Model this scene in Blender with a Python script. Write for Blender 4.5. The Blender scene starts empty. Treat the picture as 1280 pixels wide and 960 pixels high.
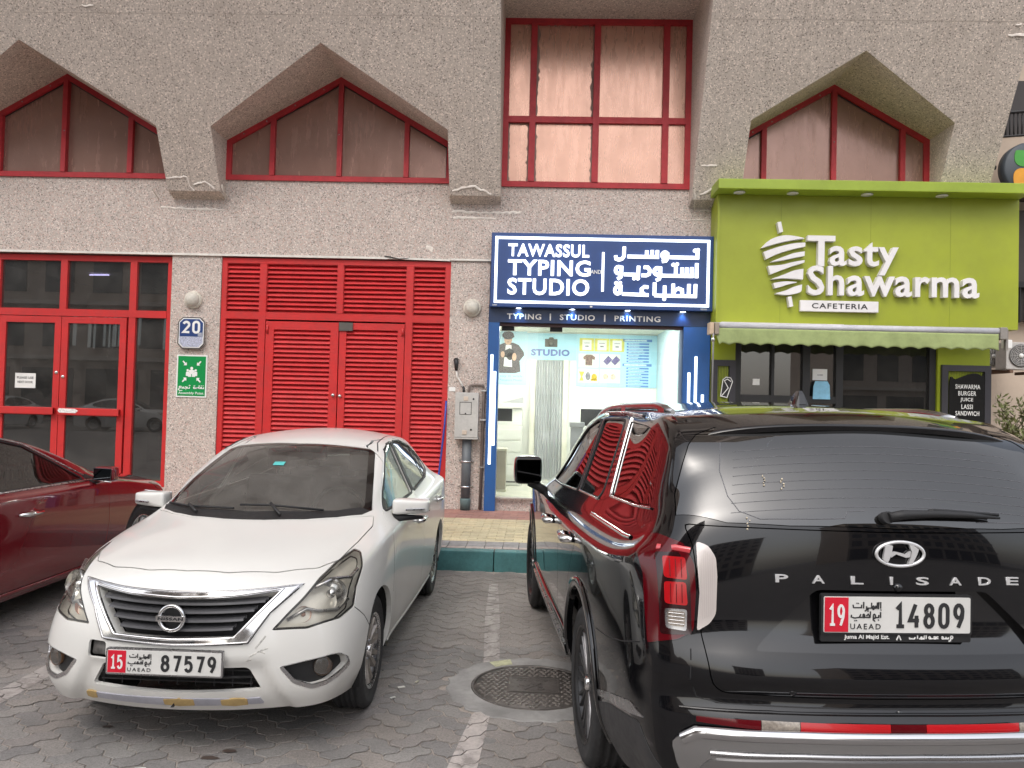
import bpy, bmesh, math, random
import mathutils, mathutils.interpolate
from mathutils import Vector, Matrix
from mathutils.geometry import tessellate_polygon
from mathutils.bvhtree import BVHTree
random.seed(7)
S = bpy.context.scene
COL = S.collection
PI = math.pi
R = math.radians

# ------------------------------------------------------------------ camera
cam = bpy.data.cameras.new('camera')
cam.sensor_width = 36.0
cam.lens = 36.0 * 965 / 1280
cam.clip_start = 0.05
cam.clip_end = 2000
camo = bpy.data.objects.new('camera', cam)
COL.objects.link(camo)
yaw, pitch, roll = -0.0325, 0.0249, 0.026
f = Vector((math.sin(yaw) * math.cos(pitch), math.cos(yaw) * math.cos(pitch), math.sin(pitch)))
r = Vector((math.cos(yaw), -math.sin(yaw), 0))
u = r.cross(f)
rr = r * math.cos(roll) + u * math.sin(roll)
uu = u * math.cos(roll) - r * math.sin(roll)
camo.matrix_world = Matrix(((rr.x, uu.x, -f.x, 0), (rr.y, uu.y, -f.y, 0), (rr.z, uu.z, -f.z, 1.75), (0, 0, 0, 1)))
S.camera = camo

# ------------------------------------------------------------------ sky, sun, exposure
world = bpy.data.worlds.new('World')
S.world = world
world.use_nodes = True
wn = world.node_tree
sky = wn.nodes.new('ShaderNodeTexSky')
sky.sky_type = 'NISHITA'
sky.sun_disc = False
SUN_EL, SUN_AZ = R(50), R(200)
sky.sun_elevation = SUN_EL
sky.sun_rotation = SUN_AZ
sky.air_density = 1.0
sky.dust_density = 4.0
sky.ozone_density = 1.0
hsv = wn.nodes.new('ShaderNodeHueSaturation')
hsv.inputs['Saturation'].default_value = 0.42
wn.links.new(sky.outputs[0], hsv.inputs['Color'])
wn.links.new(hsv.outputs[0], wn.nodes['Background'].inputs[0])
wn.nodes['Background'].inputs[1].default_value = 0.15
sl = bpy.data.lights.new('sun', 'SUN')
sl.energy = .6
sl.angle = R(170)
sl.color = (1.0, 0.93, 0.86)
so = bpy.data.objects.new('sun', sl)
COL.objects.link(so)
sd = Vector((math.sin(SUN_AZ) * math.cos(SUN_EL), math.cos(SUN_AZ) * math.cos(SUN_EL), math.sin(SUN_EL)))
so.rotation_euler = sd.to_track_quat('Z', 'Y').to_euler()
so.location = sd * 50
S.view_settings.view_transform = 'Standard'
S.view_settings.look = 'None'
S.view_settings.exposure = 0.92
S.view_settings.gamma = 1.0

# ------------------------------------------------------------------ materials
class NT:
    """tiny node helper"""
    def __init__(s, m):
        m.use_nodes = True
        s.t = m.node_tree
        s.b = s.t.nodes.get('Principled BSDF')
        s.out = s.t.nodes.get('Material Output')
    def n(s, k, **kw):
        o = s.t.nodes.new(k)
        for a, v in kw.items():
            if a[0] == 'i' and a[1:].isdigit():
                o.inputs[int(a[1:])].default_value = v
            else:
                setattr(o, a, v)
        return o
    def l(s, a, b):
        s.t.links.new(a, b)
    def coord(s, scale=(1, 1, 1), kind='Object'):
        c = s.n('ShaderNodeTexCoord')
        m = s.n('ShaderNodeMapping')
        m.inputs['Scale'].default_value = scale
        s.l(c.outputs[kind], m.inputs[0])
        return m.outputs[0]
    def wcoord(s, scale=(1, 1, 1)):
        c = s.n('ShaderNodeNewGeometry')
        m = s.n('ShaderNodeMapping')
        m.inputs['Scale'].default_value = scale
        s.l(c.outputs['Position'], m.inputs[0])
        return m.outputs[0]
    def noise(s, vec, scale, detail=4, rough=.55):
        o = s.n('ShaderNodeTexNoise')
        o.inputs['Scale'].default_value = scale
        o.inputs['Detail'].default_value = detail
        o.inputs['Roughness'].default_value = rough
        s.l(vec, o.inputs['Vector'])
        return o.outputs['Fac']
    def ramp(s, fac, stops, interp='LINEAR'):
        o = s.n('ShaderNodeValToRGB')
        e = o.color_ramp.elements
        o.color_ramp.interpolation = interp
        while len(e) < len(stops):
            e.new(0.5)
        for x, (p, c) in zip(e, stops):
            x.position = p
            x.color = (*c, 1) if len(c) == 3 else c
        s.l(fac, o.inputs[0])
        return o.outputs[0]
    def mix(s, a, b, fac, mode='MIX'):
        o = s.n('ShaderNodeMix', data_type='RGBA', blend_type=mode)
        for v, i in ((fac, 0), (a, 6), (b, 7)):
            if hasattr(v, 'links'):
                s.l(v, o.inputs[i])
            else:
                o.inputs[i].default_value = v if i == 0 else (*v, 1) if len(v) == 3 else v
        return o.outputs[2]
    def bump(s, h, strength, dist=.002):
        o = s.n('ShaderNodeBump')
        o.inputs['Strength'].default_value = strength
        o.inputs['Distance'].default_value = dist
        s.l(h, o.inputs['Height'])
        s.l(o.outputs[0], s.b.inputs['Normal'])
        return o

def c3(v):
    return (v[0], v[1], v[2], 1)

_M = {}
def pm(name, col, rough=.5, metal=0., var=.12, vscale=3., grime=0., bump=0., bscale=60., coat=0., emit=None, es=0., spec=None):
    """principled material with soft colour variation, optional grime and relief"""
    if name in _M:
        return _M[name]
    m = bpy.data.materials.new(name)
    n = NT(m)
    b = n.b
    b.inputs['Roughness'].default_value = rough
    b.inputs['Metallic'].default_value = metal
    if spec is not None:
        b.inputs['Specular IOR Level'].default_value = spec
    if coat:
        b.inputs['Coat Weight'].default_value = coat
        b.inputs['Coat Roughness'].default_value = .03
    v = n.wcoord()
    nz = n.noise(v, vscale, 5, .6)
    dark = tuple(x * (1 - var) for x in col)
    lite = tuple(min(1, x * (1 + var)) for x in col)
    c = n.ramp(nz, [(.3, dark), (.7, lite)])
    if grime:
        g = n.noise(v, vscale * 4.3, 8, .7)
        gm = n.ramp(g, [(.45, (0, 0, 0)), (.75, (grime, grime, grime))])
        c = n.mix(c, tuple(x * .45 + .02 for x in col), gm)
        rg = n.ramp(g, [(.4, (rough,) * 3), (.8, (min(1, rough + .25),) * 3)])
        n.l(rg, b.inputs['Roughness'])
    n.l(c, b.inputs['Base Color'])
    if bump:
        n.bump(n.noise(v, bscale, 5, .6), bump, .003)
    if emit:
        b.inputs['Emission Color'].default_value = c3(emit)
        b.inputs['Emission Strength'].default_value = es
    _M[name] = m
    return m

def glass_mat(name, tint, refl=(1, 1, 1), ior=1.5, rough=0.0, dirt_sheen=0., extra=0.):
    if name in _M:
        return _M[name]
    m = bpy.data.materials.new(name)
    n = NT(m)
    n.t.nodes.remove(n.b)
    tr = n.n('ShaderNodeBsdfTransparent', i0=c3(tint))
    gl = n.n('ShaderNodeBsdfGlossy', i0=c3(refl))
    gl.inputs['Roughness'].default_value = rough
    fr = n.n('ShaderNodeFresnel')
    fr.inputs[0].default_value = ior
    ma = n.n('ShaderNodeMath', operation='ADD', use_clamp=True)
    n.l(fr.outputs[0], ma.inputs[0])
    ma.inputs[1].default_value = extra
    mx = n.n('ShaderNodeMixShader')
    n.l(ma.outputs[0], mx.inputs[0])
    n.l(tr.outputs[0], mx.inputs[1])
    n.l(gl.outputs[0], mx.inputs[2])
    last = mx.outputs[0]
    if dirt_sheen:
        df = n.n('ShaderNodeBsdfDiffuse', i0=(.45, .43, .4, 1))
        d = n.ramp(n.noise(n.wcoord(), 2.5, 9, .7), [(.35, (dirt_sheen * .25,) * 3), (.8, (dirt_sheen,) * 3)])
        m2 = n.n('ShaderNodeMixShader')
        n.l(d, m2.inputs[0])
        n.l(last, m2.inputs[1])
        n.l(df.outputs[0], m2.inputs[2])
        last = m2.outputs[0]
    n.l(last, n.out.inputs[0])
    _M[name] = m
    return m

def emis(name, col, st):
    if name in _M:
        return _M[name]
    m = bpy.data.materials.new(name)
    n = NT(m)
    n.b.inputs['Base Color'].default_value = c3([min(1, x) * .8 for x in col])
    n.b.inputs['Emission Color'].default_value = c3(col)
    n.b.inputs['Emission Strength'].default_value = st
    _M[name] = m
    return m

# ------------------------------------------------------------------ objects
def tag(o, label=None, cat=None, group=None, kind=None):
    if label: o['label'] = label
    if cat: o['category'] = cat
    if group: o['group'] = group
    if kind: o['kind'] = kind
    return o

def thing(name, label, cat, loc=(0, 0, 0), rz=0., group=None):
    o = bpy.data.objects.new(name, None)
    o.empty_display_size = .1
    COL.objects.link(o)
    o.location = loc
    o.rotation_euler = (0, 0, rz)
    return tag(o, label, cat, group)

def mesh_obj(name, me, parent=None):
    o = bpy.data.objects.new(name, me)
    COL.objects.link(o)
    if parent is not None:
        o.parent = parent
    return o

def copy_tree(o, parent=None):
    c = o.copy()
    COL.objects.link(c)
    if parent is not None:
        c.parent = parent
    for ch in list(o.children):
        copy_tree(ch, c)
    return c

class MB:
    """mesh builder around one bmesh"""
    def __init__(s):
        s.bm = bmesh.new()
    def faces(s, vs, fs, smooth=False):
        V = [s.bm.verts.new(v) for v in vs]
        out = []
        for q in fs:
            try:
                fc = s.bm.faces.new([V[i] for i in q])
                fc.smooth = smooth
                out.append(fc)
            except ValueError:
                pass
        return V, out
    def box(s, x0, x1, y0, y1, z0, z1, bev=0.):
        if x0 > x1: x0, x1 = x1, x0
        if y0 > y1: y0, y1 = y1, y0
        if z0 > z1: z0, z1 = z1, z0
        V, F = s.faces([(x, y, z) for z in (z0, z1) for y in (y0, y1) for x in (x0, x1)],
                       [(0, 2, 3, 1), (4, 5, 7, 6), (0, 1, 5, 4), (2, 6, 7, 3), (0, 4, 6, 2), (1, 3, 7, 5)])
        if bev:
            es = list({e for fc in F for e in fc.edges})
            bmesh.ops.bevel(s.bm, geom=es, offset=bev, segments=2, affect='EDGES', profile=.6)
        return s
    def prism(s, poly, y0, y1, holes=(), mp=None, bev=0.):
        """polygon (x,z) with holes, extruded along y (mp maps x,y,z to a point)"""
        mp = mp or (lambda x, y, z: (x, y, z))
        loops = [list(poly)] + [list(h) for h in holes]
        flat = [p for lp in loops for p in lp]
        tris = tessellate_polygon([[Vector((p[0], p[1], 0)) for p in lp] for lp in loops])
        a = [s.bm.verts.new(mp(p[0], y0, p[1])) for p in flat]
        b = [s.bm.verts.new(mp(p[0], y1, p[1])) for p in flat]
        for t in tris:
            q = [flat[i] for i in t]
            ar = (q[1][0] - q[0][0]) * (q[2][1] - q[0][1]) - (q[1][1] - q[0][1]) * (q[2][0] - q[0][0])
            if abs(ar) < 1e-12: continue
            if ar < 0: t = (t[0], t[2], t[1])
            try:
                s.bm.faces.new([a[i] for i in t]); s.bm.faces.new([b[i] for i in reversed(t)])
            except ValueError:
                pass
        k = 0
        for lp in loops:
            m = len(lp)
            for i in range(m):
                j = (i + 1) % m
                try:
                    s.bm.faces.new((a[k + i], b[k + i], b[k + j], a[k + j]))
                except ValueError:
                    pass
            k += m
        return s
    def tube(s, pts, rad, seg=10, cap=True, closed=False):
        pts = [Vector(p) for p in pts]
        n = len(pts)
        rads = rad if isinstance(rad, (list, tuple)) else [rad] * n
        rings = []
        prev = None
        for i, p in enumerate(pts):
            if closed:
                d = (pts[(i + 1) % n] - pts[i - 1]).normalized()
            else:
                d = (pts[min(i + 1, n - 1)] - pts[max(i - 1, 0)]).normalized()
            if prev is None:
                a = d.orthogonal().normalized()
            else:
                a = (prev - d * prev.dot(d)).normalized()
            prev = a
            b = d.cross(a)
            rings.append([s.bm.verts.new(p + (a * math.cos(2 * PI * k / seg) + b * math.sin(2 * PI * k / seg)) * rads[i]) for k in range(seg)])
        for i in range(n if closed else n - 1):
            A, B = rings[i], rings[(i + 1) % n]
            for k in range(seg):
                fc = s.bm.faces.new((A[k], A[(k + 1) % seg], B[(k + 1) % seg], B[k]))
                fc.smooth = True
        if cap and not closed:
            s.bm.faces.new(list(reversed(rings[0])))
            s.bm.faces.new(rings[-1])
        return s
    def lathe(s, prof, origin=(0, 0, 0), axis='z', seg=32, a0=0., a1=2 * PI):
        """profile (radius, along axis)"""
        o = Vector(origin)
        full = abs(a1 - a0 - 2 * PI) < 1e-6
        cnt = seg if full else seg + 1
        rings = []
        for (rd, h) in prof:
            ring = []
            for k in range(cnt):
                t = a0 + (a1 - a0) * k / seg
                ca, sa = math.cos(t) * rd, math.sin(t) * rd
                p = {'z': Vector((ca, sa, h)), 'y': Vector((ca, h, sa)), 'x': Vector((h, ca, sa))}[axis]
                ring.append(s.bm.verts.new(o + p))
            rings.append(ring)
        for A, B in zip(rings, rings[1:]):
            for k in range(seg):
                k2 = (k + 1) % cnt
                try:
                    fc = s.bm.faces.new((A[k], A[k2], B[k2], B[k]))
                    fc.smooth = True
                except ValueError:
                    pass
        return s
    def ball(s, c, rx, ry=None, rz=None, sub=2):
        ry = ry or rx; rz = rz or rx
        r0 = bmesh.ops.create_icosphere(s.bm, subdivisions=sub, radius=1)
        for v in r0['verts']:
            v.co = Vector((c[0] + v.co.x * rx, c[1] + v.co.y * ry, c[2] + v.co.z * rz))
            for fc in v.link_faces: fc.smooth = True
        return s
    def stroke(s, pts, w, y0, y1, mp=None, closed=False, z=0.):
        """thick line in x,z extruded along y with mitred corners"""
        P = [Vector((p[0], p[1])) for p in pts]
        n = len(P)
        L, Rr = [], []
        for i in range(n):
            if closed:
                d0 = (P[i] - P[i - 1]).normalized(); d1 = (P[(i + 1) % n] - P[i]).normalized()
            else:
                d1 = (P[i + 1] - P[i]).normalized() if i < n - 1 else (P[i] - P[i - 1]).normalized()
                d0 = (P[i] - P[i - 1]).normalized() if i > 0 else d1
            n0 = Vector((-d0.y, d0.x)); n1 = Vector((-d1.y, d1.x))
            m = n0 + n1
            m = m.normalized() if m.length > 1e-6 else n1
            k = min(2.0, 1 / max(.3, m.dot(n1)))
            L.append(P[i] + m * w / 2 * k); Rr.append(P[i] - m * w / 2 * k)
        poly_q = []
        rng = range(n if closed else n - 1)
        mp = mp or (lambda x, y, z: (x, y, z))
        f0 = [s.bm.verts.new(mp(p.x, y0, p.y)) for p in L]; f1 = [s.bm.verts.new(mp(p.x, y0, p.y)) for p in Rr]
        b0 = [s.bm.verts.new(mp(p.x, y1, p.y)) for p in L]; b1 = [s.bm.verts.new(mp(p.x, y1, p.y)) for p in Rr]
        for i in rng:
            j = (i + 1) % n
            for q in ((f0[i], f1[i], f1[j], f0[j]), (b0[j], b1[j], b1[i], b0[i]), (f0[i], f0[j], b0[j], b0[i]), (f1[j], f1[i], b1[i], b1[j])):
                try: s.bm.faces.new(q)
                except ValueError: pass
        if not closed:
            s.bm.faces.new((f0[0], b0[0], b1[0], f1[0])); s.bm.faces.new((f1[-1], b1[-1], b0[-1], f0[-1]))
        return s
    def build(s, name, mats, parent=None, loc=None, smooth=None, recalc=True):
        if recalc:
            bmesh.ops.recalc_face_normals(s.bm, faces=s.bm.faces[:])
        if smooth is not None:
            for fc in s.bm.faces: fc.smooth = smooth
        me = bpy.data.meshes.new(name)
        s.bm.to_mesh(me)
        s.bm.free()
        for m in (mats if isinstance(mats, (list, tuple)) else [mats]):
            me.materials.append(m)
        o = mesh_obj(name, me, parent)
        if loc: o.location = loc
        return o

# ------------------------------------------------------------------ lettering
def text_bm(body, offset=0., depth=.01, res=3, spacing=1.):
    c = bpy.data.curves.new('txt', 'FONT')
    c.body = body
    c.size = 1
    c.offset = offset
    c.extrude = depth / 2
    c.resolution_u = res
    c.space_character = spacing
    o = bpy.data.objects.new('txt', c)
    COL.objects.link(o)
    dg = bpy.context.evaluated_depsgraph_get()
    me = bpy.data.meshes.new_from_object(o.evaluated_get(dg))
    bpy.data.objects.remove(o)
    bpy.data.curves.remove(c)
    bm = bmesh.new()
    bm.from_mesh(me)
    bpy.data.meshes.remove(me)
    bmesh.ops.remove_doubles(bm, verts=bm.verts[:], dist=1e-5)
    return bm

def lettering(body, box, y0, y1, mat, parent=None, name='lettering', offset=0., spacing=1., split=False, res=3, mp=None):
    """text fitted to box (x0,x1,z0,z1) on a wall, front at y0, back at y1"""
    bm = text_bm(body, offset, .01, res, spacing)
    xs = [v.co.x for v in bm.verts]; ys = [v.co.y for v in bm.verts]
    x0, x1, z0, z1 = box
    a, b_ = min(xs), max(xs); c, d = min(ys), max(ys)
    for v in bm.verts:
        X = x0 + (v.co.x - a) / (b_ - a) * (x1 - x0)
        Z = z0 + (v.co.y - c) / (d - c) * (z1 - z0)
        Y = y0 if v.co.z > 0 else y1
        v.co = mp(X, Y, Z) if mp else (X, Y, Z)
    bmesh.ops.recalc_face_normals(bm, faces=bm.faces[:])
    if not split:
        me = bpy.data.meshes.new(name); bm.to_mesh(me); bm.free(); me.materials.append(mat)
        return mesh_obj(name, me, parent)
    # islands -> letters (islands that overlap sideways belong together)
    left = set(bm.faces); isl = []
    while left:
        st = [left.pop()]; cur = set(st)
        while st:
            fc = st.pop()
            for e in fc.edges:
                for g in e.link_faces:
                    if g in left:
                        left.discard(g); cur.add(g); st.append(g)
        xs = [v.co.x for fc in cur for v in fc.verts]
        isl.append([min(xs), max(xs), cur])
    isl.sort(key=lambda t: t[0])
    grp = []
    for i in isl:
        if grp and i[0] < grp[-1][1] - .3 * (i[1] - i[0]) :
            grp[-1][1] = max(grp[-1][1], i[1]); grp[-1][2] |= i[2]
        else:
            grp.append(i)
    outs = []
    for g in grp:
        nb = bmesh.new(); mpv = {}
        for fc in g[2]:
            vs = []
            for v in fc.verts:
                if v not in mpv: mpv[v] = nb.verts.new(v.co)
                vs.append(mpv[v])
            try: nb.faces.new(vs)
            except ValueError: pass
        me = bpy.data.meshes.new(name); nb.to_mesh(me); nb.free(); me.materials.append(mat)
        outs.append(mesh_obj(name, me, parent))
    bm.free()
    return outs

def arc(cx, cz, rx, rz, a0, a1, n=8):
    return [(cx + rx * math.cos(R(a0 + (a1 - a0) * i / n)), cz + rz * math.sin(R(a0 + (a1 - a0) * i / n))) for i in range(n + 1)]

# number plate style digits in a 0..1 x 0..1.7 cell
def digit(ch):
    A = arc
    return {
        '0': [(A(.5, 1.25, .36, .4, 0, 180, 8) + A(.5, .45, .36, .4, 180, 360, 8), True)],
        '1': [([(.28, 1.3), (.6, 1.62), (.6, .02)], False), ([(.25, .08), (.95, .08)], False)],
        '2': [(A(.5, 1.22, .36, .4, 165, -35, 8) + [(.14, .09), (.9, .09)], False)],
        '4': [([(.62, 1.66), (.1, .5), (.95, .5)], False), ([(.72, .85), (.72, 0)], False)],
        '5': [([(.84, 1.6), (.24, 1.6), (.2, .95)] + A(.5, .56, .37, .5, 110, -155, 9), False)],
        '7': [([(.1, 1.6), (.86, 1.6), (.42, 0)], False)],
        '8': [(A(.5, 1.25, .32, .36, 0, 360, 14)[:-1], True), (A(.5, .47, .37, .42, 0, 360, 14)[:-1], True)],
        '9': [(A(.5, 1.17, .36, .46, 0, 360, 14)[:-1], True), ([(.85, 1.15), (.8, .7), (.45, .02)], False)],
    }[ch]

def digits(mb, text, x0, z0, w, h, gap, sw, y0, y1, mp=None):
    for i, ch in enumerate(text):
        for k, (p, cl) in enumerate(digit(ch)):
            q = [(x0 + i * (w + gap) + a * w, z0 + b / 1.7 * h) for a, b in p]
            mb.stroke(q, sw, y0 - .0003 * k, y1, mp=mp, closed=cl)

# shared outlines, sizes and plain materials
F = 11.13          # facade plane
SW = 0.206         # pavement height
def clip_z(poly, x0, x1):
    """clip polygon (x,z) to x0..x1"""
    def cl(P, f_, sgn):
        o = []
        for i in range(len(P)):
            a, b_ = P[i - 1], P[i]
            ia, ib = sgn * (a[0] - f_) >= 0, sgn * (b_[0] - f_) >= 0
            if ia != ib:
                t = (f_ - a[0]) / (b_[0] - a[0]); o.append((f_, a[1] + t * (b_[1] - a[1])))
            if ib: o.append(b_)
        return o
    return cl(cl(poly, x0, 1), x1, -1)
def inset_poly(poly, d):
    n_ = len(poly); out = []
    for i in range(n_):
        p0, p1, p2 = Vector(poly[i - 1]), Vector(poly[i]), Vector(poly[(i + 1) % n_])
        d0 = (p1 - p0).normalized(); d1 = (p2 - p1).normalized()
        n0 = Vector((-d0.y, d0.x)); n1 = Vector((-d1.y, d1.x))
        m = (n0 + n1).normalized(); out.append(tuple(p1 + m * d / max(.3, m.dot(n1))))
    return out
def rect_frame(mb, x0, x1, z0, z1, t, ya, yb):
    mb.prism([(x0, z0), (x1, z0), (x1, z1), (x0, z1)], ya, yb, holes=[[(x0 + t, z0 + t), (x1 - t, z0 + t), (x1 - t, z1 - t), (x0 + t, z1 - t)]])
def spline(pts, n=6):
    P = [Vector(p) for p in pts]; out = []
    for i in range(len(P) - 1):
        a = P[max(i - 1, 0)]; b_ = P[i]; c = P[i + 1]; d = P[min(i + 2, len(P) - 1)]
        for k in range(n):
            t_ = k / n
            out.append(tuple(.5 * ((2 * b_) + (c - a) * t_ + (2 * a - 5 * b_ + 4 * c - d) * t_ ** 2 + (3 * b_ - a - 3 * c + d) * t_ ** 3)))
    out.append(tuple(P[-1])); return out
M_DARK = pm('dark_void', (.012, .012, .013), .8)
M_GREYM = pm('grey_metal', (.34, .34, .35), .45, metal=.6)
M_STEEL = pm('steel', (.6, .6, .6), .25, metal=1.)
M_BLACKP = pm('black_plastic', (.018, .018, .02), .45)
M_WHITE = pm('white_print', (.78, .78, .76), .5, var=.03)
M_INK = pm('black_ink', (.02, .02, .022), .6)

# ================================================================== BUILDING
def lean(z):       # the upper wall leans out over the street
    return 10.94 - .517 * (z - 4.69)

def wash_mat(name, base, pink=.5, streak=.25):
    m = bpy.data.materials.new(name)
    n = NT(m)
    v = n.wcoord()
    vo = n.n('ShaderNodeTexVoronoi', feature='F1')
    vo.inputs['Scale'].default_value = 62
    n.l(v, vo.inputs['Vector'])
    sp = n.n('ShaderNodeSeparateColor'); n.l(vo.outputs['Color'], sp.inputs[0])
    dk = tuple(x * .34 for x in base); md = base
    lt = tuple(min(1, x * 1.42) for x in base); pk = (base[0] * 1.15, base[1] * .88, base[2] * .82)
    col = n.ramp(sp.outputs[0], [(0, dk), (.13, tuple(x * .6 for x in base)), (.2, md), (.5, pk if pink > .4 else md), (.62, md), (.8, lt), (.93, tuple(min(1, x * 1.65) for x in base)), (1, dk)])
    mort = n.ramp(vo.outputs['Distance'], [(.35, (0, 0, 0)), (.75, (1, 1, 1))])
    col = n.mix(col, tuple(x * 1.02 for x in base), mort)
    big = n.noise(v, .9, 6, .65)
    col = n.mix(col, (.55, .52, .5), n.ramp(big, [(.35, (.0,) * 3), (.75, (.22,) * 3)]), 'MULTIPLY')
    vs = n.wcoord((5.0, 5.0, .35))
    st = n.noise(vs, 1.2, 6, .6)
    col = n.mix(col, (.5, .46, .42), n.ramp(st, [(.48, (0,) * 3), (.8, (streak,) * 3)]), 'MULTIPLY')
    n.l(col, n.b.inputs['Base Color'])
    n.b.inputs['Roughness'].default_value = .9
    n.b.inputs['Specular IOR Level'].default_value = .25
    n.bump(n.mix(vo.outputs['Distance'], n.noise(v, 90, 3), .5), .55, .006)
    return m
M_UP = wash_mat('washed_stone_upper', (.56, .49, .435), .3, .28)
M_LOW = wash_mat('washed_stone_lower', (.50, .44, .40), .6, .2)
M_RED = pm('red_paint', (.54, .024, .024), .42, var=.1, vscale=2, grime=.35)
M_REDOLD = pm('faded_red_paint', (.42, .02, .028), .5, var=.16, vscale=5, grime=.4)
M_WHITEPL = pm('white_plaster_smear', (.72, .66, .6), .9, var=.15, vscale=20, bump=.6, bscale=120)
M_PVCW = pm('white_trunking', (.72, .69, .64), .5, grime=.4)

def film_glass(name, col, rough, metal, patch):
    """old reflective film on window glass, worn along its edges"""
    m = bpy.data.materials.new(name)
    n = NT(m)
    v = n.wcoord()
    a = n.noise(v, 2.2, 8, .7)
    st = n.noise(n.wcoord((3, 3, .5)), 2.6, 7, .7)
    c = n.ramp(a, [(.35, tuple(x * .93 for x in col)), (.65, tuple(min(1, x * 1.07) for x in col))])
    c = n.mix(c, tuple(min(1, x * 1.6 + .05) for x in col), n.ramp(st, [(.50, (0,) * 3), (.80, (patch * .5,) * 3)]))
    n.l(c, n.b.inputs['Base Color'])
    n.b.inputs['Metallic'].default_value = metal
    n.l(n.ramp(st, [(.4, (rough,) * 3), (.7, (rough + .13,) * 3)]), n.b.inputs['Roughness'])
    bn = n.noise(v, 26, 6, .7); bw = n.noise(v, 1.3, 3, .5)
    n.bump(n.mix(bn, bw, .6), .22, .010)
    return m
M_FILM = film_glass('copper_film_glass', (.57, .34, .255), .24, .55, .05)
M_FILMD = film_glass('brown_film_glass', (.34, .205, .165), .2, .45, .03)

bld = thing('stone_building', 'pinkish brown washed stone building with flared upper storey and red framed windows', 'building', (0, F, 0))
def B(mb, name, mat, parent=None, **k):
    """build in world coordinates, then hang it under the building empty"""
    p = parent or bld
    o = mb.build(name, mat, p, **k)
    off = Vector((0, -F, 0)) if p is bld else Vector((0, 0, 0))
    o.location = off
    return o

APX = [(-8.73, -5.41, -7.07, 5.50, 6.46), (-4.64, -1.32, -2.98, 5.50, 6.46), (2.80, 5.51, 4.155, 5.66, 6.44)]
BIG = (-.59, 2.12, 7.36)
WB = 4.92
# --- leaning upper wall: one skin cut round the openings, bottoms of the piers end at 4.70
PB = 4.70
RX = 6.19
mb = MB()
cont = [(-12.9, 9.4), (-12.9, PB), (-12.8, PB)]
for x0, x1, ax, sh, az in [(-12.8, -9.48, -11.15, 5.5, 6.46)] + APX[:2]:
    cont += [(x0, PB), (x0, sh), (ax, az), (x1, sh), (x1, PB)]
cont += [(BIG[0], PB), (BIG[0], BIG[2]), (BIG[1], BIG[2]), (BIG[1], PB)]
x0, x1, ax, sh, az = APX[2]
cont += [(x0, PB), (x0, sh), (ax, az), (x1, sh), (x1, PB), (RX, PB), (RX, 9.4)]
clean = []
for p in cont:
    if not clean or (abs(p[0] - clean[-1][0]) + abs(p[1] - clean[-1][1])) > 1e-6: clean.append(p)
cont = clean
tr = tessellate_polygon([[Vector((p[0], p[1], 0)) for p in cont]])
A = [mb.bm.verts.new((x, lean(z), z)) for x, z in cont]
for t in tr:
    q = [cont[i] for i in t]
    ar = (q[1][0] - q[0][0]) * (q[2][1] - q[0][1]) - (q[1][1] - q[0][1]) * (q[2][0] - q[0][0])
    if ar < 0: t = t[::-1]
    try: mb.bm.faces.new([A[i] for i in t])
    except ValueError: pass
# returns run straight back to the window plane; pier undersides slope back to the wall
Bk = [mb.bm.verts.new((x, F + .06 if z < 9 else F + 3, z if z > PB + .01 else (4.60 if z < PB + .01 else z))) for x, z in cont]
nn = len(cont)
for i in range(nn):
    j = (i + 1) % nn
    try: mb.bm.faces.new((A[i], A[j], Bk[j], Bk[i]))
    except ValueError: pass
B(mb, 'upper_wall', M_UP)
# lower wall: band over the shops and the piers between them
mb = MB()
mb.box(-13, RX - .02, F, F + .45, 3.80, WB)
for a, b_ in ((-13.0, -12.9), (-9.48, -8.76), (-5.40, -4.665), (-1.29, -.72), (2.44, 2.47)):
    mb.box(a, b_, F, F + .45, 0, 3.80)
B(mb, 'lower_wall', M_LOW)
mb = MB()
mb.box(RX - .06, RX - .01, F + .02, F + 9, 0, 9.3)
mb.box(-13, RX, F + 8.9, F + 9, 0, 9.3)
B(mb, 'side_wall', M_UP)
# raised stone threshold under each shop opening
for a, b_ in ((-8.76, -5.40), (-4.665, -1.29), (-.56, 2.05)):
    mb = MB(); mb.box(a + .002, b_ - .002, F + .03, F + .6, 0, .385)
    B(mb, 'threshold', M_LOW)
# rough plaster repairs where the piers end
def smear(pts, w):
    mb = MB()
    q = []
    for (a, b_), (c, d) in zip(pts, pts[1:]):
        m = max(2, int(math.hypot(c - a, d - b_) / .04))
        for i in range(m):
            t = i / m
            q.append((a + (c - a) * t + random.uniform(-.006, .006), b_ + (d - b_) * t + random.uniform(-.01, .01)))
    q.append(pts[-1])
    rings = []
    for i, (x, z) in enumerate(q):
        y = lean(z) - .004 if z > PB else F - .004 if z < 4.6 else (F + .06) + (lean(PB) - F - .06) * (z - 4.6) / .1 - .006
        ww = w * random.uniform(.5, 1.4)
        dx, dz = (q[min(i + 1, len(q) - 1)][0] - q[max(i - 1, 0)][0]), (q[min(i + 1, len(q) - 1)][1] - q[max(i - 1, 0)][1])
        L = math.hypot(dx, dz) or 1
        nx, nz = -dz / L * ww / 2, dx / L * ww / 2
        rings.append([mb.bm.verts.new((x + nx, y, z + nz)), mb.bm.verts.new((x, y - .004, z)), mb.bm.verts.new((x - nx, y, z - nz))])
    for a, b_ in zip(rings, rings[1:]):
        mb.bm.faces.new((a[0], a[1], b_[1], b_[0])); mb.bm.faces.new((a[1], a[2], b_[2], b_[1]))
    return B(mb, 'plaster_repair', M_WHITEPL)
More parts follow.
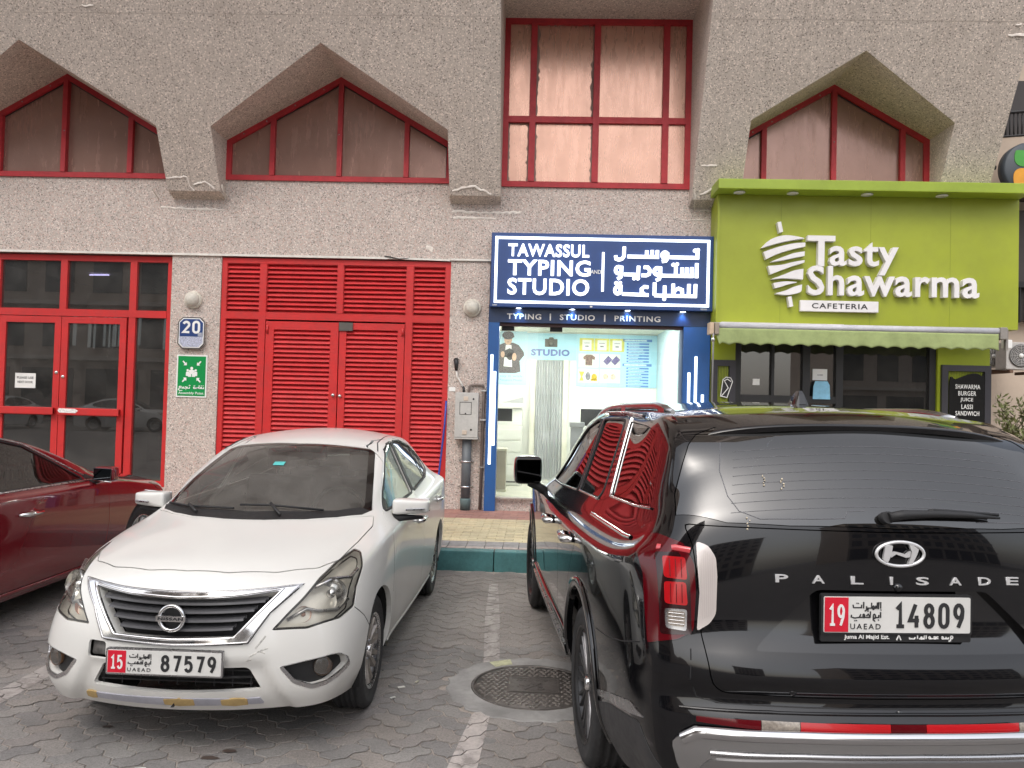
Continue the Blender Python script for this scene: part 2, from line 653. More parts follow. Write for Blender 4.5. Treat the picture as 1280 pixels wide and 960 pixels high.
for pts, w in (
    ([(-5.40, 4.86), (-5.1, 4.88), (-5.08, 4.76), (-5.02, 4.70)], .028), ([(-5.02, 4.78), (-4.85, 4.82), (-4.72, 4.73)], .03),
    ([(-5.60, 4.50), (-5.42, 4.495), (-4.68, 4.48)], .03), ([(-5.63, 4.72), (-5.63, 4.60)], .02),
    ([(-1.28, 4.76), (-.98, 4.83), (-.72, 4.72)], .03), ([(-1.30, 4.52), (-.85, 4.50), (-.30, 4.52)], .032), ([(-1.28, 4.43), (-.66, 4.42)], .03),
    ([(-4.60, 4.78), (-4.60, 4.62)], .02), ([(2.2, 5.12), (2.42, 5.12)], .03), ([(2.22, 4.76), (2.44, 4.86)], .03), ([(2.14, 4.82), (2.2, 4.60), (2.45, 4.60)], .025),
    ([(2.05, 4.45), (2.4, 4.45)], .02), ([(5.6, 4.90), (6.1, 4.88)], .03), ([(5.9, 6.62), (6.17, 6.62)], .035), ([(5.95, 6.72), (6.03, 6.73)], .03),
    ([(-1.66, 3.98), (-1.58, 3.97), (-1.60, 3.93)], .05), ([(-6.1, 6.83), (-5.95, 6.83)], .02)):
    smear(pts, w)
# faint casting joints on the leaning wall
mb = MB()
for x in (-6.05, -3.9, 2.28, 3.3, 5.0, -.95, -5.05):
    for z0, z1 in ((6.5, 9.3),) if x not in (-5.05, -.95) else ((4.75, 9.3),):
        vs = [(x - .004, lean(z0) - .0015, z0), (x + .004, lean(z0) - .0015, z0), (x + .004, lean(z1) - .0015, z1), (x - .004, lean(z1) - .0015, z1)]
        mb.faces(vs, [(0, 1, 2, 3)])
for z in (6.75, 7.6):
    mb.faces([(-12.8, lean(z) - .0012, z), (-.62, lean(z) - .0012, z), (-.62, lean(z + .007) - .0012, z + .007), (-12.8, lean(z + .007) - .0012, z + .007)], [(0, 1, 2, 3)])
    mb.faces([(2.15, lean(z) - .0012, z), (6.18, lean(z) - .0012, z), (6.18, lean(z + .007) - .0012, z + .007), (2.15, lean(z + .007) - .0012, z + .007)], [(0, 1, 2, 3)])
B(mb, 'casting_joint', pm('joint_line', (.42, .36, .31), .9))

# --- peaked windows
def peaked_window(x0, x1, ax, sh, az, mull, y, film, fm):
    w = MB()
    outer = [(x0, WB), (x1, WB), (x1, sh), (ax, az), (x0, sh)]
    inn = inset_poly(outer, .075)
    w.prism(outer, y - .05, y + .03, holes=[inn])
    for mx in mull:
        bar = clip_z(inn, mx - .035, mx + .035)
        w.prism(bar, y - .062 - .01 * (mx == ax), y + .025)
    fr = B(w, 'window', fm)
    xs = [x0] + list(mull) + [x1]
    for a, b_ in zip(xs, xs[1:]):
        pl = clip_z(inn, max(a, x0) + .02, b_ - .02)
        p = MB(); p.prism(inset_poly(pl, -.012), y + .0, y + .008)
        o = p.build('pane', film, fr)
        o.rotation_euler = (random.uniform(-.002, .002), 0, random.uniform(-.001, .001))
        g = MB()
        g.prism(pl, y - .004, y - .001, holes=[inset_poly(pl, .016)])
        g.build('putty', M_BLACKP, fr)
    # studs left in the frame
    s_ = MB()
    for t in (.15, .35, .6, .85):
        s_.ball((x0 + (ax - x0) * t, y - .052, sh + (az - sh) * t - .045), .012, .006, .012, 1)
    s_.ball((ax, y - .07, 5.6), .012, .006, .012, 1)
    s_.build('screw', M_STEEL, fr)
    return fr
WY = F + .02
peaked_window(-12.8, -9.48, -11.15, 5.5, 6.46, (-12.1, -11.15, -10.2), WY, M_FILMD, M_REDOLD)
peaked_window(*APX[0], (-8.05, -7.08, -6.08), WY, M_FILMD, M_REDOLD)
peaked_window(*APX[1], (-3.96, -2.97, -1.985), WY, M_FILMD, M_REDOLD)
peaked_window(*APX[2], (3.17, 4.155, 5.13), WY, M_FILMD, M_REDOLD)
# --- rectangular window, two rows of four
x0, x1, zt = BIG
w = MB()
out_ = [(x0, WB - .03), (x1, WB - .03), (x1, zt), (x0, zt)]
inn = inset_poly(out_, .08)
w.prism(out_, WY - .05, WY + .03, holes=[inn])
mulls = (-.165, .755, 1.755)
for mx in mulls:
    w.prism([(mx - .045, inn[0][1]), (mx + .045, inn[0][1]), (mx + .045, inn[2][1]), (mx - .045, inn[2][1])], WY - .064, WY + .02)
w.prism([(inn[0][0], 5.83), (inn[1][0], 5.83), (inn[1][0], 5.92), (inn[0][0], 5.92)], WY - .058, WY + .022)
fr = B(w, 'window', M_REDOLD)
xs = [x0 + .08] + [m for m in mulls] + [x1 - .08]
for i, (a, b_) in enumerate(zip(xs, xs[1:])):
    for (za, zb) in ((WB + .03, 5.84), (5.91, zt - .06)):
        a2, b2 = a + (.045 if i else 0), b_ - (.045 if i < 3 else 0)
        p = MB(); p.box(a2 - .01, b2 + .01, WY, WY + .008, za, zb)
        o = p.build('pane', M_FILM, fr)
        o.rotation_euler = (random.uniform(-.002, .002), 0, random.uniform(-.0015, .0015))
        # dark ragged edge where the film has peeled
        g = MB()
        ins = []
        k = 26
        for e in range(4):
            for q in range(k):
                t = q / k
                d = .012 + abs(random.gauss(0, .012)) + (.03 if e in (1, 3) and .1 < t < .6 and za > 5 and i in (1, 2) else 0) * random.random()
                d = min(d, .05)
                ins.append([(a2 + (b2 - a2) * t, za + d), (b2 - d, za + (zb - za) * t), (b2 - (b2 - a2) * t, zb - d), (a2 + d, zb - (zb - za) * t)][e])
        try:
            g.prism([(a2, za), (b2, za), (b2, zb), (a2, zb)], WY - .003, WY - .0015, holes=[ins])
            g.build('putty', pm('peeled_edge', (.26, .18, .15), .6), fr)
        except Exception:
            pass

# --- trunking over the shopfronts
mb = MB()
mb.box(-13, -2.22, F - .03, F - .001, 3.795, 3.825)
B(mb, 'cable_trunking', M_PVCW)
mb = MB()
mb.faces([], [])
V, Fc = mb.faces([(-2.22, F - .028, 3.80), (-1.30, F - .028, 3.785), (-1.30, F - .001, 3.785), (-2.22, F - .001, 3.80), (-2.22, F - .028, 3.825), (-1.30, F - .028, 3.81), (-1.30, F - .001, 3.81), (-2.22, F - .001, 3.825)],
                 [(0, 1, 2, 3), (7, 6, 5, 4), (0, 4, 5, 1), (1, 5, 6, 2), (2, 6, 7, 3), (3, 7, 4, 0)])
mb.box(-1.29, -.71, F - .03, F - .002, 3.795, 3.822)
B(mb, 'cable_trunking', M_PVCW)
mb = MB(); mb.tube([(-2.26, F - .03, 3.835), (-2.2, F - .04, 3.83), (-2.05, F - .03, 3.80), (-1.9, F - .02, 3.815)], .009, 6)
B(mb, 'loose_cable', M_BLACKP)

# --- glazed red entrance
M_CLR = glass_mat('shop_glass_dark', (.42, .43, .42), ior=1.6, dirt_sheen=.13, extra=.07)
ey = F + .10
w = MB()
rect_frame(w, -8.76, -5.402, .386, 3.78, .085, ey - .04, ey + .04)
for mx in (-8.06, -7.05, -6.0):
    w.box(mx - .05, mx + .05, ey - .045, ey + .035, 2.97 if mx == -7.05 else .47, 3.695)
w.box(-8.675, -5.487, ey - .05, ey + .03, 2.87, 2.975)
ent = B(w, 'entrance_frame', M_RED)
for a, b_, za, zb in ((-8.675, -8.11, 2.98, 3.69), (-8.01, -7.1, 2.98, 3.69), (-7.0, -6.05, 2.98, 3.69), (-5.95, -5.49, 2.98, 3.69), (-8.675, -8.11, .475, 2.87), (-5.95, -5.49, .475, 2.87)):
    p = MB(); p.box(a, b_, ey, ey + .008, za, zb); p.build('pane', M_CLR, ent)
def glazed_leaf(x0, x1, handle_side):
    w = MB()
    ya, yb = ey - .055, ey - .005
    rect_frame(w, x0, x1, .40, 2.86, .095, ya, yb)
    w.box(x0 + .095, x1 - .095, ya - .004, yb - .004, 1.40, 1.50)
    d = B(w, 'glazed_door', M_RED)
    for za, zb in ((.497, 1.398), (1.502, 2.763)):
        p = MB(); p.box(x0 + .1, x1 - .1, ey - .03, ey - .022, za, zb); p.build('pane', M_CLR, d)
    h = MB()
    h.box(x0 + .03, x1 - .03, ya - .075, ya - .03, 1.41, 1.515, bev=.008)
    for xx in (x0 + .06, x1 - .06): h.box(xx - .03, xx + .03, ya - .07, ya, 1.43, 1.5)
    h.build('push_bar', M_RED, d)
    k = MB()
    kx = x1 - .045 if handle_side > 0 else x0 + .045
    k.lathe([(0, -.012), (.022, -.012), (.026, 0)], (kx, ya, 2.03 if handle_side > 0 else 1.97), 'y', 14)
    k.build('lock', M_STEEL, d)
    return d
glazed_leaf(-7.985, -7.055, 1)
dl = glazed_leaf(-7.045, -6.075, -1)
mb = MB(); mb.faces([(-6.98, ey - .135, 1.44), (-6.74, ey - .135, 1.44), (-6.70, ey - .135, 1.475), (-6.75, ey - .135, 1.50), (-6.99, ey - .135, 1.505), (-7.01, ey - .135, 1.47)], [(0, 1, 2, 3, 4, 5)])
mb.build('paint_patch', pm('white_smear', (.75, .72, .7), .7, var=.3, vscale=40), dl)
# dim hall behind
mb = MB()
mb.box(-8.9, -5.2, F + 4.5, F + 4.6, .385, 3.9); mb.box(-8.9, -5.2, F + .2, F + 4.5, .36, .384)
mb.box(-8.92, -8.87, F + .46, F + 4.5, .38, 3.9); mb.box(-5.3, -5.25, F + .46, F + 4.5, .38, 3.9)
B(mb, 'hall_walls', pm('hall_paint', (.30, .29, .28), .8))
mb = MB(); mb.box(-8.85, -5.3, F + .2, F + 4.5, 3.82, 3.9)
B(mb, 'hall_ceiling', pm('hall_ceiling', (.62, .60, .58), .8))
for x_ in (-7.82,):
    mb = MB(); mb.tube([(x_, F + 2.0, 3.79), (x_ + .34, F + 2.0, 3.795)], .012, 8)
    B(mb, 'tube_light', emis('violet_tube', (.62, .55, 1.0), 5))

hy = F + 2.2
for bx0, bx1, z0, z1, m_ in ((-6.15, -5.45, .385, 1.2, (.34, .18, .1)), (-8.2, -7.1, .385, 1.05, (.2, .2, .2))):
    mb = MB(); mb.box(bx0, bx1, hy, hy + .6, z0, z1 - .04); mb.box(bx0 - .03, bx1 + .03, hy - .03, hy + .63, z1 - .04, z1)
    mb.box(bx0 + .05, bx1 - .05, hy - .012, hy, z0 + .1, z1 - .42); mb.box(bx0 + .05, bx1 - .05, hy - .012, hy, z1 - .38, z1 - .08)
    tag(mb.build('cabinet', pm('cabinet_%d' % int(m_[0] * 100), m_, .5)), 'brown wooden cabinet behind the narrow side pane of the red entrance' if m_[0] > .3 else 'dark low cabinet inside the glazed red entrance', 'cabinet')
# hanging strip curtain inside the top lights
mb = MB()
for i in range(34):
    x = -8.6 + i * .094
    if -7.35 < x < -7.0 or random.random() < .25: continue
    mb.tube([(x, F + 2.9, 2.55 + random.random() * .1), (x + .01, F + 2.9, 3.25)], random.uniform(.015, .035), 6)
B(mb, 'hall_blind', pm('pale_glow_blind', (.62, .62, .6), .6, emit=(.9, .95, 1), es=.25))  # a faint glow is put into the blind, which is no lamp
mb = MB()
mb.box(-6.72, -6.25, F + .112, F + .116, 2.98, 3.22)
B(mb, 'pane_sticker', pm('pinkish_paper', (.50, .43, .42), .8))
# "PLEASE USE NEXT DOOR" sheet on the left leaf
mb = MB(); mb.box(-7.73, -7.42, ey - .038, ey - .034, 1.79, 2.01)
nt = mb.build('paper_notice', pm('paper', (.74, .73, .71), .8)); tag(nt, 'white sheet reading PLEASE USE NEXT DOOR taped on the glass of the red door', 'notice')
lettering('PLEASE USE', (-7.70, -7.45, 1.925, 1.96), ey - .040, ey - .0385, M_INK, nt, offset=.01)
lettering('NEXT DOOR', (-7.69, -7.46, 1.86, 1.895), ey - .040, ey - .0385, M_INK, nt, offset=.01)

# --- louvred red shutter doors
ly = F + .06
def slat_mesh(wd):
    mb = MB()
    mb.faces([(0, -.026, -.030), (wd, -.026, -.030), (wd, -.030, -.024), (wd, .020, .034), (wd, .024, .028), (0, .024, .028), (0, .020, .034), (0, -.030, -.024)],
             [(0, 1, 2, 7), (7, 2, 3, 6), (6, 3, 4, 5), (5, 4, 1, 0), (0, 7, 6, 5), (1, 4, 3, 2)])
    bmesh.ops.recalc_face_normals(mb.bm, faces=mb.bm.faces[:])
    me = bpy.data.meshes.new('slat'); mb.bm.to_mesh(me); mb.bm.free(); me.materials.append(M_SLAT)
    return me
M_SLAT = pm('red_slat_paint', (.56, .026, .030), .45, var=.14, vscale=6, grime=.45)
def louvre(name, x0, x1, z0, z1, fw, y, pitch=.0665, frame=True):
    w = MB()
    if frame: rect_frame(w, x0, x1, z0, z1, fw, y - .035, y + .035)
    w.box(x0 + fw, x1 - fw, y + .036, y + .04, z0 + fw, z1 - fw)
    p = B(w, name, M_RED)
    me = slat_mesh(x1 - x0 - 2 * fw)
    z = z1 - fw - pitch * .55
    while z > z0 + fw + pitch * .4:
        o = mesh_obj('slat', me, p)
        o.location = (x0 + fw, y + random.uniform(-.002, .002), z)
        o.rotation_euler = (random.uniform(-.05, .05), random.uniform(-.0035, .0035), 0)
        z -= pitch
    return p
w = MB()
rect_frame(w, -4.66, -1.292, .386, 3.778, .075, ly - .045, ly + .05)
for mx in (-4.045, -1.885): w.box(mx - .05, mx + .05, ly - .05, ly + .045, .461, 3.70)
w.box(-2.95, -2.86, ly - .05, ly + .044, 2.99, 3.70)
w.box(-4.585, -1.367, ly - .046, ly + .04, 2.885, 2.985)
B(w, 'shutter_frame', M_RED)
for a, b_ in ((-4.585, -4.097), (-3.993, -2.952), (-2.858, -1.937), (-1.833, -1.369)):
    louvre('louvre_panel', a, b_, 2.987, 3.698, .006, ly)
for a, b_ in ((-4.585, -4.097), (-1.833, -1.369)):
    louvre('louvre_panel', a, b_, .463, 2.883, .006, ly)
d1 = louvre('louvred_door', -3.985, -2.912, .40, 2.86, .12, ly - .01)
d2 = louvre('louvred_door', -2.896, -1.945, .40, 2.86, .10, ly - .013)
w = MB()
w.lathe([(0, -.03), (.022, -.03), (.024, 0)], (-2.96, ly - .05, 1.80), 'y', 12)
w.lathe([(0, -.03), (.022, -.03), (.024, 0)], (-2.86, ly - .05, 1.79), 'y', 12)
w.build('padlock', M_STEEL, d2)
w = MB()
w.box(-2.95, -2.6, ly - .075, ly - .045, 1.22, 1.245); w.box(-2.66, -2.64, ly - .09, ly - .05, 1.08, 1.25); w.box(-2.97, -2.9, ly - .08, ly - .04, 1.16, 1.27)
w.build('bolt', M_GREYM, d2)
w = MB(); w.box(-2.90, -2.70, ly - .07, ly - .048, 2.74, 2.86)
w.build('plate', pm('dark_steel_plate', (.12, .11, .1), .5, metal=.5), d2)
for dd, xx in ((d1, -3.96), (d2, -1.97)):
    w = MB(); w.tube([(xx, ly - .05, 2.68), (xx, ly - .05, 2.80)], .018, 8); w.tube([(xx, ly - .05, .6), (xx, ly - .05, .72)], .018, 8)
    w.build('hinge', M_RED, dd)
# storeroom behind
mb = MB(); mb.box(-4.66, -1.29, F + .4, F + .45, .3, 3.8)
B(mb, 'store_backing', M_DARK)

# --- storeys above the frame: the cars' glass and roofs mirror them
ty = lean(9.4)
for k in range(15):
    z0 = 9.4 + k * 3.3
    mb = MB(); mb.box(-26, RX, ty + .02, ty + .5, z0, z0 + 1.35); mb.box(-26, RX, ty + .5, ty + 4, z0 + 3.1, z0 + 3.28)
    B(mb, 'storey_band', M_UP)
    w = MB()
    for i in range(8):
        x0_ = -26 + .9 + i * 4.1
        w.box(x0_, x0_ + 2.9, ty + .62, ty + .66, z0 + 1.352, z0 + 3.1)
    o = B(w, 'window', pm('upper_glass', (.05, .045, .045), .12)); o['kind'] = 'stuff'
for i in range(9):
    x0_ = -26 - .3 + i * 4.1
    if x0_ > RX - 1.2: break
    mb = MB()
    mb.prism([(x0_, 9.41), (x0_ + 1.2, 9.41), (x0_ + .9, 12.0), (x0_ + .9, 56.5), (x0_ + 1.2, 58.8), (x0_, 58.8), (x0_ + .3, 56.5), (x0_ + .3, 12.0)], ty - .55, ty + 1.2)
    B(mb, 'storey_pier', M_LOW)
mb = MB(); mb.box(-26, RX, ty - .2, ty + 9, 59.0, 60.0); mb.box(-26, RX - .02, ty + 3.9, ty + 4, 9.4, 58.9)
B(mb, 'parapet', M_UP)

# ================================================================== WALL FIXTURES
for x, z, lb in ((-5.06, 3.14, 'round white bulkhead lamp on the wall above the blue number 20 plate'), (-.965, 3.115, 'round white bulkhead lamp above the grey meter box, left of the blue shop')):
    t = thing('wall_lamp', lb, 'lamp', (x, F, z), group='round bulkhead lamps on the stone piers')
    mb = MB(); mb.lathe([(0, -.001), (.128, -.001), (.13, -.02), (.125, -.042), (.105, -.05), (.1, -.045)], axis='y', seg=36)
    mb.build('base', pm('lamp_cream', (.62, .58, .50), .5, grime=.3), t)
    mb = MB(); mb.lathe([(.106, -.045), (.10, -.075), (.08, -.10), (.05, -.118), (.0, -.125)], axis='y', seg=36)
    mb.build('diffuser', pm('lamp_opal', (.60, .57, .50), .35, grime=.5, vscale=9), t)

def octo(x0, x1, z0, z1, c):
    return [(x0 + c, z0), (x1 - c, z0), (x1, z0 + c), (x1, z1 - c), (x1 - c, z1), (x0 + c, z1), (x0, z1 - c), (x0, z0 + c)]
M_SIGNB = pm('sign_navy', (.022, .055, .19), .35, var=.05)
t = thing('number_sign', 'dark blue plate with the white number 20 on the stone pier', 'sign', (0, F, 0))
mb = MB(); mb.prism(octo(-5.255, -4.855, 2.42, 2.885, .07), -.055, -.001); mb.build('backplate', M_STEEL, t)
mb = MB(); mb.prism(octo(-5.238, -4.872, 2.437, 2.868, .062), -.058, -.0555); mb.build('border', M_WHITE, t)
mb = MB(); mb.prism([(-5.225, 2.60), (-4.885, 2.60), (-4.885, 2.80), (-4.94, 2.855), (-5.17, 2.855), (-5.225, 2.80)], -.061, -.0585); mb.build('face', M_SIGNB, t)
mb = MB(); mb.prism([(-5.225, 2.51), (-5.17, 2.45), (-4.94, 2.45), (-4.885, 2.51), (-4.885, 2.597), (-5.225, 2.597)], -.061, -.0585); mb.build('lower_face', pm('speckled_sticker', (.42, .44, .55), .5, var=.6, vscale=70), t)
mb = MB(); digits(mb, '20', -5.185, 2.655, .115, .165, .03, .034, -.064, -.061); mb.build('lettering', M_WHITE, t)
mb = MB()
for i in range(4): mb.box(-4.955, -4.892, -.0625, -.061, 2.608 + i * .014, 2.614 + i * .014)
mb.build('fine_print', M_WHITE, t)['kind'] = 'stuff'

M_GRN = pm('sign_green', (.0, .26, .06), .4, var=.05)
t = thing('assembly_point_sign', 'green assembly point sign with white people and arrows under the number plate', 'sign', (0, F, 0))
mb = MB(); mb.box(-5.272, -4.822, -.012, -.001, 1.715, 2.335); mb.build('border', M_WHITE, t)
mb = MB(); mb.box(-5.252, -4.842, -.0145, -.0125, 1.735, 2.315); mb.build('face', M_GRN, t)
mb = MB()
cx, cz = -5.047, 2.09
for dx, dz, s_ in ((0, .03, 1.15), (-.06, 0, .9), (.06, 0, .9), (-.028, -.012, .9), (.03, -.012, .9)):
    mb.prism(arc(cx + dx, cz + dz + .02, .018 * s_, .018 * s_, 0, 350, 12), -.0165 - .0003 * abs(dx * 100 % 3), -.0146)
    mb.prism([(cx + dx - .026 * s_, cz + dz - .065), (cx + dx + .026 * s_, cz + dz - .065), (cx + dx + .026 * s_, cz + dz - .01), (cx + dx + .012, cz + dz), (cx + dx - .012, cz + dz), (cx + dx - .026 * s_, cz + dz - .01)], -.0166 - .0004 * abs(dx * 37 % 3), -.0146)
for sx, sz in ((-1, 1), (1, 1), (-1, -1), (1, -1)):
    ax_, az_ = cx + sx * .105, cz + .0 + sz * .125
    mb.prism([(ax_ - sx * .03, az_ - sz * .035), (ax_ - sx * .03, az_ + sz * .012), (ax_ - sx * .012, az_ - sz * .0), (ax_ + sx * .022, az_ + sz * .035), (ax_ + sx * .035, az_ + sz * .02), (ax_ + sx * .004, az_ - sz * .015), (ax_ + sx * .016, az_ - sz * .035)][::(1 if sx * sz > 0 else -1)], -.0165, -.0146)
mb.build('pictogram', M_WHITE, t)['kind'] = 'stuff'
lettering('Assembly Point', (-5.235, -4.86, 1.748, 1.795), -.0165, -.0146, M_WHITE, t, offset=.01)
# Arabic line drawn as joined strokes: نقطة تجمع
def ar_small(mb, x0, x1, z0, h, w, y0, y1, sc=1.):
    """a short line of joined Arabic-looking script: letters as strokes on a common base line; kept as the words on the sign"""
    W = x1 - x0
    def S(pts, cl=False, k=[0]):
        k[0] += 1
        mb.stroke([(x0 + a * W, z0 + b * h) for a, b in pts], w, y0 - .0002 * (k[0] % 3), y1, closed=cl)
    def D(a, b): mb.prism(arc(x0 + a * W, z0 + b * h, w * .55, w * .55, 0, 315, 7), y0 - .0007, y1)
    # right word nqTh
    S([(1.0, .75), (1.0, .3), (.60, .3)]); D(.98, 1.15)
    S(arc(.90, .5, .03, .2, 0, 330, 8), True); D(.89, 1.1); D(.925, 1.1)
    S([(.82, 1.25), (.81, .3)]); S(arc(.765, .45, .045, .17, 0, 330, 8), True)
    S(arc(.63, .5, .035, .25, 0, 330, 8), True); D(.615, 1.1); D(.65, 1.1)
    # left word tjm'
    S([(.44, .8), (.44, .3), (.13, .3)]); D(.425, 1.15); D(.46, 1.15)
    S([(.26, .75), (.36, .62), (.30, .3)]); D(.30, -.1)
    S(arc(.19, .45, .025, .18, 0, 330, 8), True)
    S([(.13, .8), (.05, .85), (.03, .6), (.12, .45), (.02, .25), (0, -.1), (.06, -.4), (.16, -.35)])
mb = MB(); ar_small(mb, -5.235, -4.86, 1.83, .05, .011, -.0165, -.0146)
mb.build('arabic_lettering', M_WHITE, t)

t = thing('meter_box', 'grey electrical box with a square hatch on the pier beside the blue shop', 'meter box', (0, F, 0))
mb = MB(); mb.box(-1.148, -.83, -.19, -.001, 1.245, 1.885, bev=.008); mb.build('body', pm('grey_box', (.42, .41, .39), .5, grime=.35), t)
mb = MB(); mb.box(-1.16, -.82, -.20, -.001, 1.225, 1.245); mb.box(-1.155, -.825, -.202, -.185, 1.25, 1.88, bev=.004); mb.build('lid', pm('grey_lid', (.46, .45, .43), .5, grime=.35), t)
mb = MB(); mb.prism([(-1.09, 1.57), (-.92, 1.57), (-.92, 1.75), (-1.09, 1.75)], -.2045, -.2025, holes=[[(-1.083, 1.577), (-.927, 1.577), (-.927, 1.743), (-1.083, 1.743)]]); mb.box(-1.015, -.995, -.206, -.203, 1.58, 1.595); mb.build('hatch', M_BLACKP, t)
for i, (x, z) in enumerate(((-1.0, 1.80), (-1.01, 1.32))):
    mb = MB(); mb.box(x - .035, x + .03, -.212, -.203, z - .03, z + .03, bev=.004); mb.build('latch', pm('latch_beige', (.55, .46, .38), .5), t)
for x, z in ((-.895, 1.795), (-.92, 1.36)):
    mb = MB(); mb.lathe([(0, -.208), (.014, -.208), (.014, -.202)], (x, 0, z), 'y', 12); mb.build('lock', M_BLACKP, t)
M_PVC = pm('dark_grey_pvc', (.10, .11, .12), .45, grime=.5)
t = thing('drain_pipe', 'thick dark grey pipe running from the meter box down to the pavement', 'pipe', (0, F, 0))
mb = MB(); mb.tube([(-.985, -.075, 1.24), (-.985, -.075, SW + .12)], .068, 20); mb.build('pipe', M_PVC, t)
mb = MB(); mb.tube([(-.985, -.075, SW + .17), (-.985, -.075, SW + .15), (-.985, -.075, SW + .002)], [.072, .078, .07], 20); mb.build('foot', pm('teal_pipe_foot', (.10, .15, .15), .5, grime=.6), t)
for z in (.90, .54):
    mb = MB(); mb.lathe([(.071, -.012), (.075, -.012), (.075, .012), (.071, .012)], (-.985, -.075, z), 'z', 20); mb.box(-1.09, -.88, -.022, -.001, z - .012, z + .012); mb.build('clamp', M_STEEL, t)
t = thing('conduit', 'thin brown conduit rising beside the blue post and bending over to the meter box', 'pipe', (0, F, 0))
M_COND = pm('brown_conduit', (.20, .16, .14), .5, grime=.4)
mb = MB(); mb.tube([(-.775, -.03, SW + .01), (-.76, -.03, 1.90), (-.755, -.03, 1.95)], .022, 10); mb.build('pipe', M_COND, t)
mb = MB(); mb.tube([(-.765, -.03, 1.96), (-.785, -.03, 2.0), (-.86, -.03, 2.005), (-.93, -.03, 2.0), (-.975, -.04, 1.98), (-.98, -.06, 1.89)], .018, 10); mb.build('bend', M_COND, t)
for z in (1.92, 1.5, .82):
    mb = MB(); mb.box(-.80, -.725, -.056, -.001, z - .01, z + .01); mb.build('clamp', M_STEEL, t)
t = thing('cable_inlet', 'black rubber cable head with a bent white cable above the meter box', 'cable', (0, F, 0))
mb = MB(); mb.tube([(-1.175, -.002, 2.34), (-1.175, -.05, 2.345), (-1.17, -.07, 2.32), (-1.165, -.06, 2.2)], [.035, .04, .035, .02], 12); mb.build('rubber_head', M_BLACKP, t)
mb = MB(); mb.tube([(-1.165, -.055, 2.2), (-1.16, -.04, 2.12), (-1.10, -.04, 2.03), (-1.06, -.05, 1.96)], .014, 8); mb.build('cable', M_PVCW, t)
mb = MB(); mb.tube([(-1.06, -.05, 1.965), (-1.05, -.07, 1.94), (-1.05, -.08, 1.89)], .018, 8); mb.build('gland', M_BLACKP, t)
mb = MB(); mb.box(-1.27, -1.18, F - .008, F - .001, 1.90, 1.96)
tag(mb.build('wall_label', M_WHITE), 'small white label on the stone left of the meter box', 'label')
mb = MB(); mb.tube([(-1.30, F - .05, 1.76), (-1.315, F - .05, 1.4), (-1.35, F - .055, 1.0), (-1.385, F - .07, .6), (-1.40, F - .1, .41)], .014, 8)
tag(mb.build('blue_hose', pm('blue_plastic', (.02, .06, .33), .4)), 'thin blue hose hanging down the right edge of the red shutters', 'hose')

# ================================================================== BLUE STUDIO SHOP
M_BLUE = pm('shop_blue', (.016, .085, .27), .35, var=.12, vscale=2, grime=.15)
M_BLUE2 = pm('sign_box_blue', (.02, .055, .19), .3, var=.08)
M_LED = emis('led_white', (.86, .95, 1.0), 1.5)
M_LEDW = emis('letter_light', (.93, .96, 1.0), .95)
shop = thing('shopfront', 'blue shopfront of the typing studio with a wide glass window and lit strips', 'shopfront', (0, F, 0))
mb = MB(); mb.box(-.718, -.56, -.10, .10, SW, 2.905); mb.build('left_post', M_BLUE, shop)
mb = MB(); mb.box(2.065, 2.442, -.10, .10, SW, 2.905); mb.build('right_post', M_BLUE, shop)
mb = MB(); mb.box(-.718, 2.442, -.104, .10, 2.907, 3.16); mb.build('header', pm('header_navy', (.012, .03, .085), .3, grime=.1), shop)
lettering('TYPING', (-.455, .035, 2.955, 3.035), -.112, -.105, pm('sub_letters', (.66, .64, .62), .4), shop, offset=.018, spacing=1.15)
lettering('STUDIO', (.30, .80, 2.957, 3.037), -.112, -.105, _M['sub_letters'], shop, offset=.018, spacing=1.15)
lettering('PRINTING', (1.08, 1.73, 2.957, 3.037), -.112, -.105, _M['sub_letters'], shop, offset=.018, spacing=1.15)
for x in (.165, .94):
    mb = MB(); mb.box(x - .009, x + .009, -.112, -.105, 2.945, 3.045); mb.build('divider', _M['sub_letters'], shop)
mb = MB(); mb.box(-.56, 2.065, -.03, .05, 2.86, 2.905); mb.build('lintel', pm('dark_brown_rail', (.08, .03, .03), .4), shop)
mb = MB(); mb.box(2.02, 2.064, -.03, .05, .386, 2.86); mb.build('jamb', pm('jamb_alu', (.25, .32, .40), .3, metal=.7), shop)
mb = MB(); mb.box(-.56, 2.02, .02, .03, .387, 2.86); mb.build('pane', glass_mat('shop_glass', (.93, .96, .95), ior=1.45), shop)
for x in (-.43, .265):
    mb = MB(); mb.box(x - .10, x + .08, -.01, .045, 2.80, 2.858); mb.build('patch_fitting', M_DARK, shop)
for k, (x, za, zb) in enumerate(((-.655, .87, 2.44), (-.607, 1.14, 2.2), (2.245, .6, 2.48), (2.150, .8, 2.25), (2.345, .7, 1.94))):
    mb = MB(); mb.box(x - .018, x + .018, -.115, -.1005, za, zb, bev=.004); mb.build('led_strip', M_LED, shop)
mb = MB(); mb.box(-.56, 2.06, -.06, .0, .386, .402); mb.build('sill', pm('worn_sill', (.45, .42, .38), .6, grime=.5), shop)

